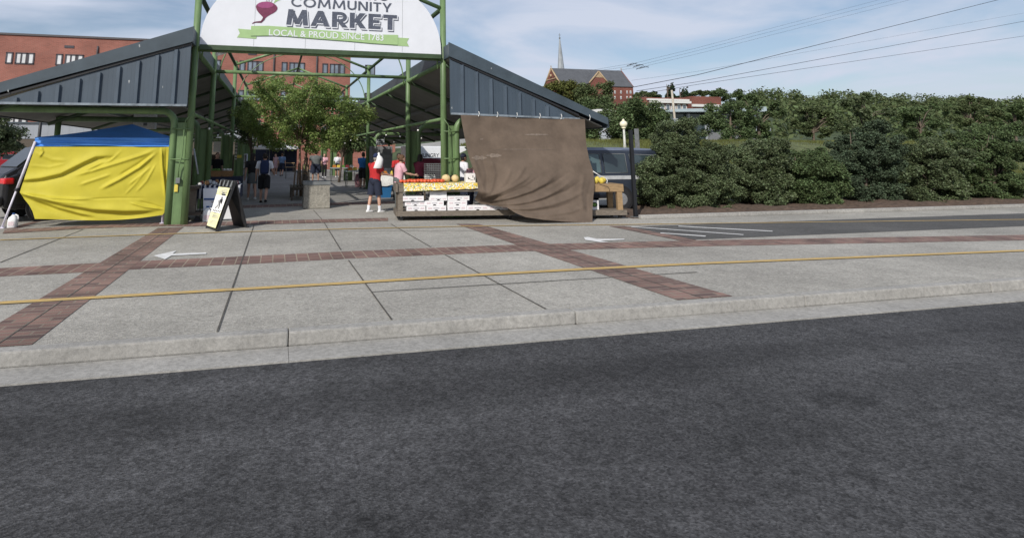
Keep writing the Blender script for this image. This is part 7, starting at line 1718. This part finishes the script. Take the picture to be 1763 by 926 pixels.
for k in range(9): mb.tube([(X0+7.6+k*1.47, FY-3, z0_), (X0+7.6+k*1.47, FY-3, z0_+1.0)], 0.03, 6)
mb.build('railing', 'zinc', t)
q = YP(1020, 188, 100); t = thing('white_roofed_house', 'scrap of white roofed house between the shed eave and the round tree', 'building', (q.x+3, 100, 3))
p0_, p1_ = YP(1030, 191, 100), YP(1056, 187, 100)
mb = MB(); mb.box(((p0_.x+p1_.x)/2, 104, p0_.z/2-0.3), (p1_.x-p0_.x, 8, p0_.z-0.6)); mb.build('wall', 'zinc', t)
mb = MB(); mb.box(((p0_.x+p1_.x)/2, 104, p0_.z), (p1_.x-p0_.x+0.8, 8.6, 0.6)); mb.build('roof', 'trim_white', t)
for (x, y, Y, m, lab) in ((1013, 237, 108, 'car_red', 'small red car parked on the pale lot past the brown cloth'), (1051, 239, 110, 'car_black', 'small dark car parked on the pale lot under the round tree'), (1066, 240, 106, 'van_white', 'small white car parked on the pale lot beside the globe lamp')):
    q = YP(x, y, Y); zg = hill(q.x, Y)+0.07
    vehicle('parked_car', lab, 'car', (q.x, Y, zg), radians(4), [(-2.1, 0.4, 0.9, 0.95, 0.8, 0.7), (-1.9, 0.28, 0.92, 1.0, 0.86, 0.7), (-1.1, 0.25, 0.95, 1.42, 0.86, 0.6), (0.4, 0.25, 0.95, 1.44, 0.86, 0.6), (1.1, 0.25, 0.92, 1.0, 0.86, 0.7), (2.1, 0.35, 0.72, 0.78, 0.8, 0.65)], m, [(-1.0, -0.3, 0.1, 0.85, 'car_glass'), (-0.2, 0.5, 0.1, 0.85, 'car_glass')], (-1.3, 1.3), 0.31)
# utility pole and wires
UY = 60.0
pt_, pb_ = YP(1156.5, 155.5, UY), YP(1162, 206, UY)
zg = hill(pb_.x, UY)-0.1
t = thing('utility_pole', 'leaning weathered wooden utility pole before the pale blue roof', 'utility pole', (pb_.x, UY, zg))
mb = MB(); mb.tube([Vector((pb_.x+0.1, UY, zg)), pt_], [0.15, 0.115], 10); mb.build('shaft', 'wood_pole', t)
mb = MB(); mb.box((pb_.x-0.1, UY-0.25, pb_.z-0.2), (0.45, 0.3, 0.6)); mb.build('meter_box', 'zinc', t)
def wire(pts, Y, r, label):
    P3 = []
    for k in range(25):
        x, y = pl(pts, k/24); P3.append(YP(x, y, Y+k*0.6))
    mb = MB(); mb.tube(P3, r, 5); return one('power_line', mb, 'wire_black', label, 'power line', P3[0], 'power lines over the hill')
wire([(1090, 150.5), (1200, 129.5), (1780, -15)], 110, 0.07, 'thickest black power line running from the church eave')
wire([(1096, 157), (1200, 141.5), (1780, 34)], 110, 0.055, 'second black power line just below the thickest one')
wire([(1126, 158.5), (1200, 146), (1780, 60)], 110, 0.045, 'lowest power line crossing the tall conifer')
wire([(1087, 139), (1200, 123.5), (1780, 20)], 110, 0.022, 'faint single power line above the thickest one')
wire([(1015, 122), (1098, 108), (1200, 83), (1780, -70)], 120, 0.024, 'topmost of three thin cables carrying black spacers')
wire([(1030, 122.5), (1105, 111.5), (1200, 88), (1780, -62)], 120, 0.024, 'middle of three thin cables carrying black spacers')
wire([(1050, 124), (1112, 114), (1200, 93.5), (1780, -54)], 120, 0.024, 'lowest of three thin cables carrying black spacers')
for i, (p, q, lab) in enumerate((((1079, 113), (1097, 109), 'black cable splice on the topmost thin cable'), ((1090, 115), (1108, 111), 'black cable splice on the middle thin cable'), ((1095, 118.5), (1117, 114.5), 'black cable splice on the lowest thin cable'))):
    a, b = YP(*p, 124), YP(*q, 124)
    t = thing('cable_splice', lab, 'cable splice', a, 'black splices hung on the thin cables')
    mb = MB(); mb.tube([a, a.lerp(b, 0.3)-Vector((0, 0, 0.1)), b], [0.03, 0.10, 0.05], 6); mb.build('sleeve', 'wire_black', t)
    mb = MB(); mb.tube([a-Vector((0, 0, 0.25)), a.lerp(b, 0.55)+Vector((0, 0, 0.25)), b-Vector((0, 0, 0.35))], 0.045, 5); mb.build('loop', 'wire_black', t)
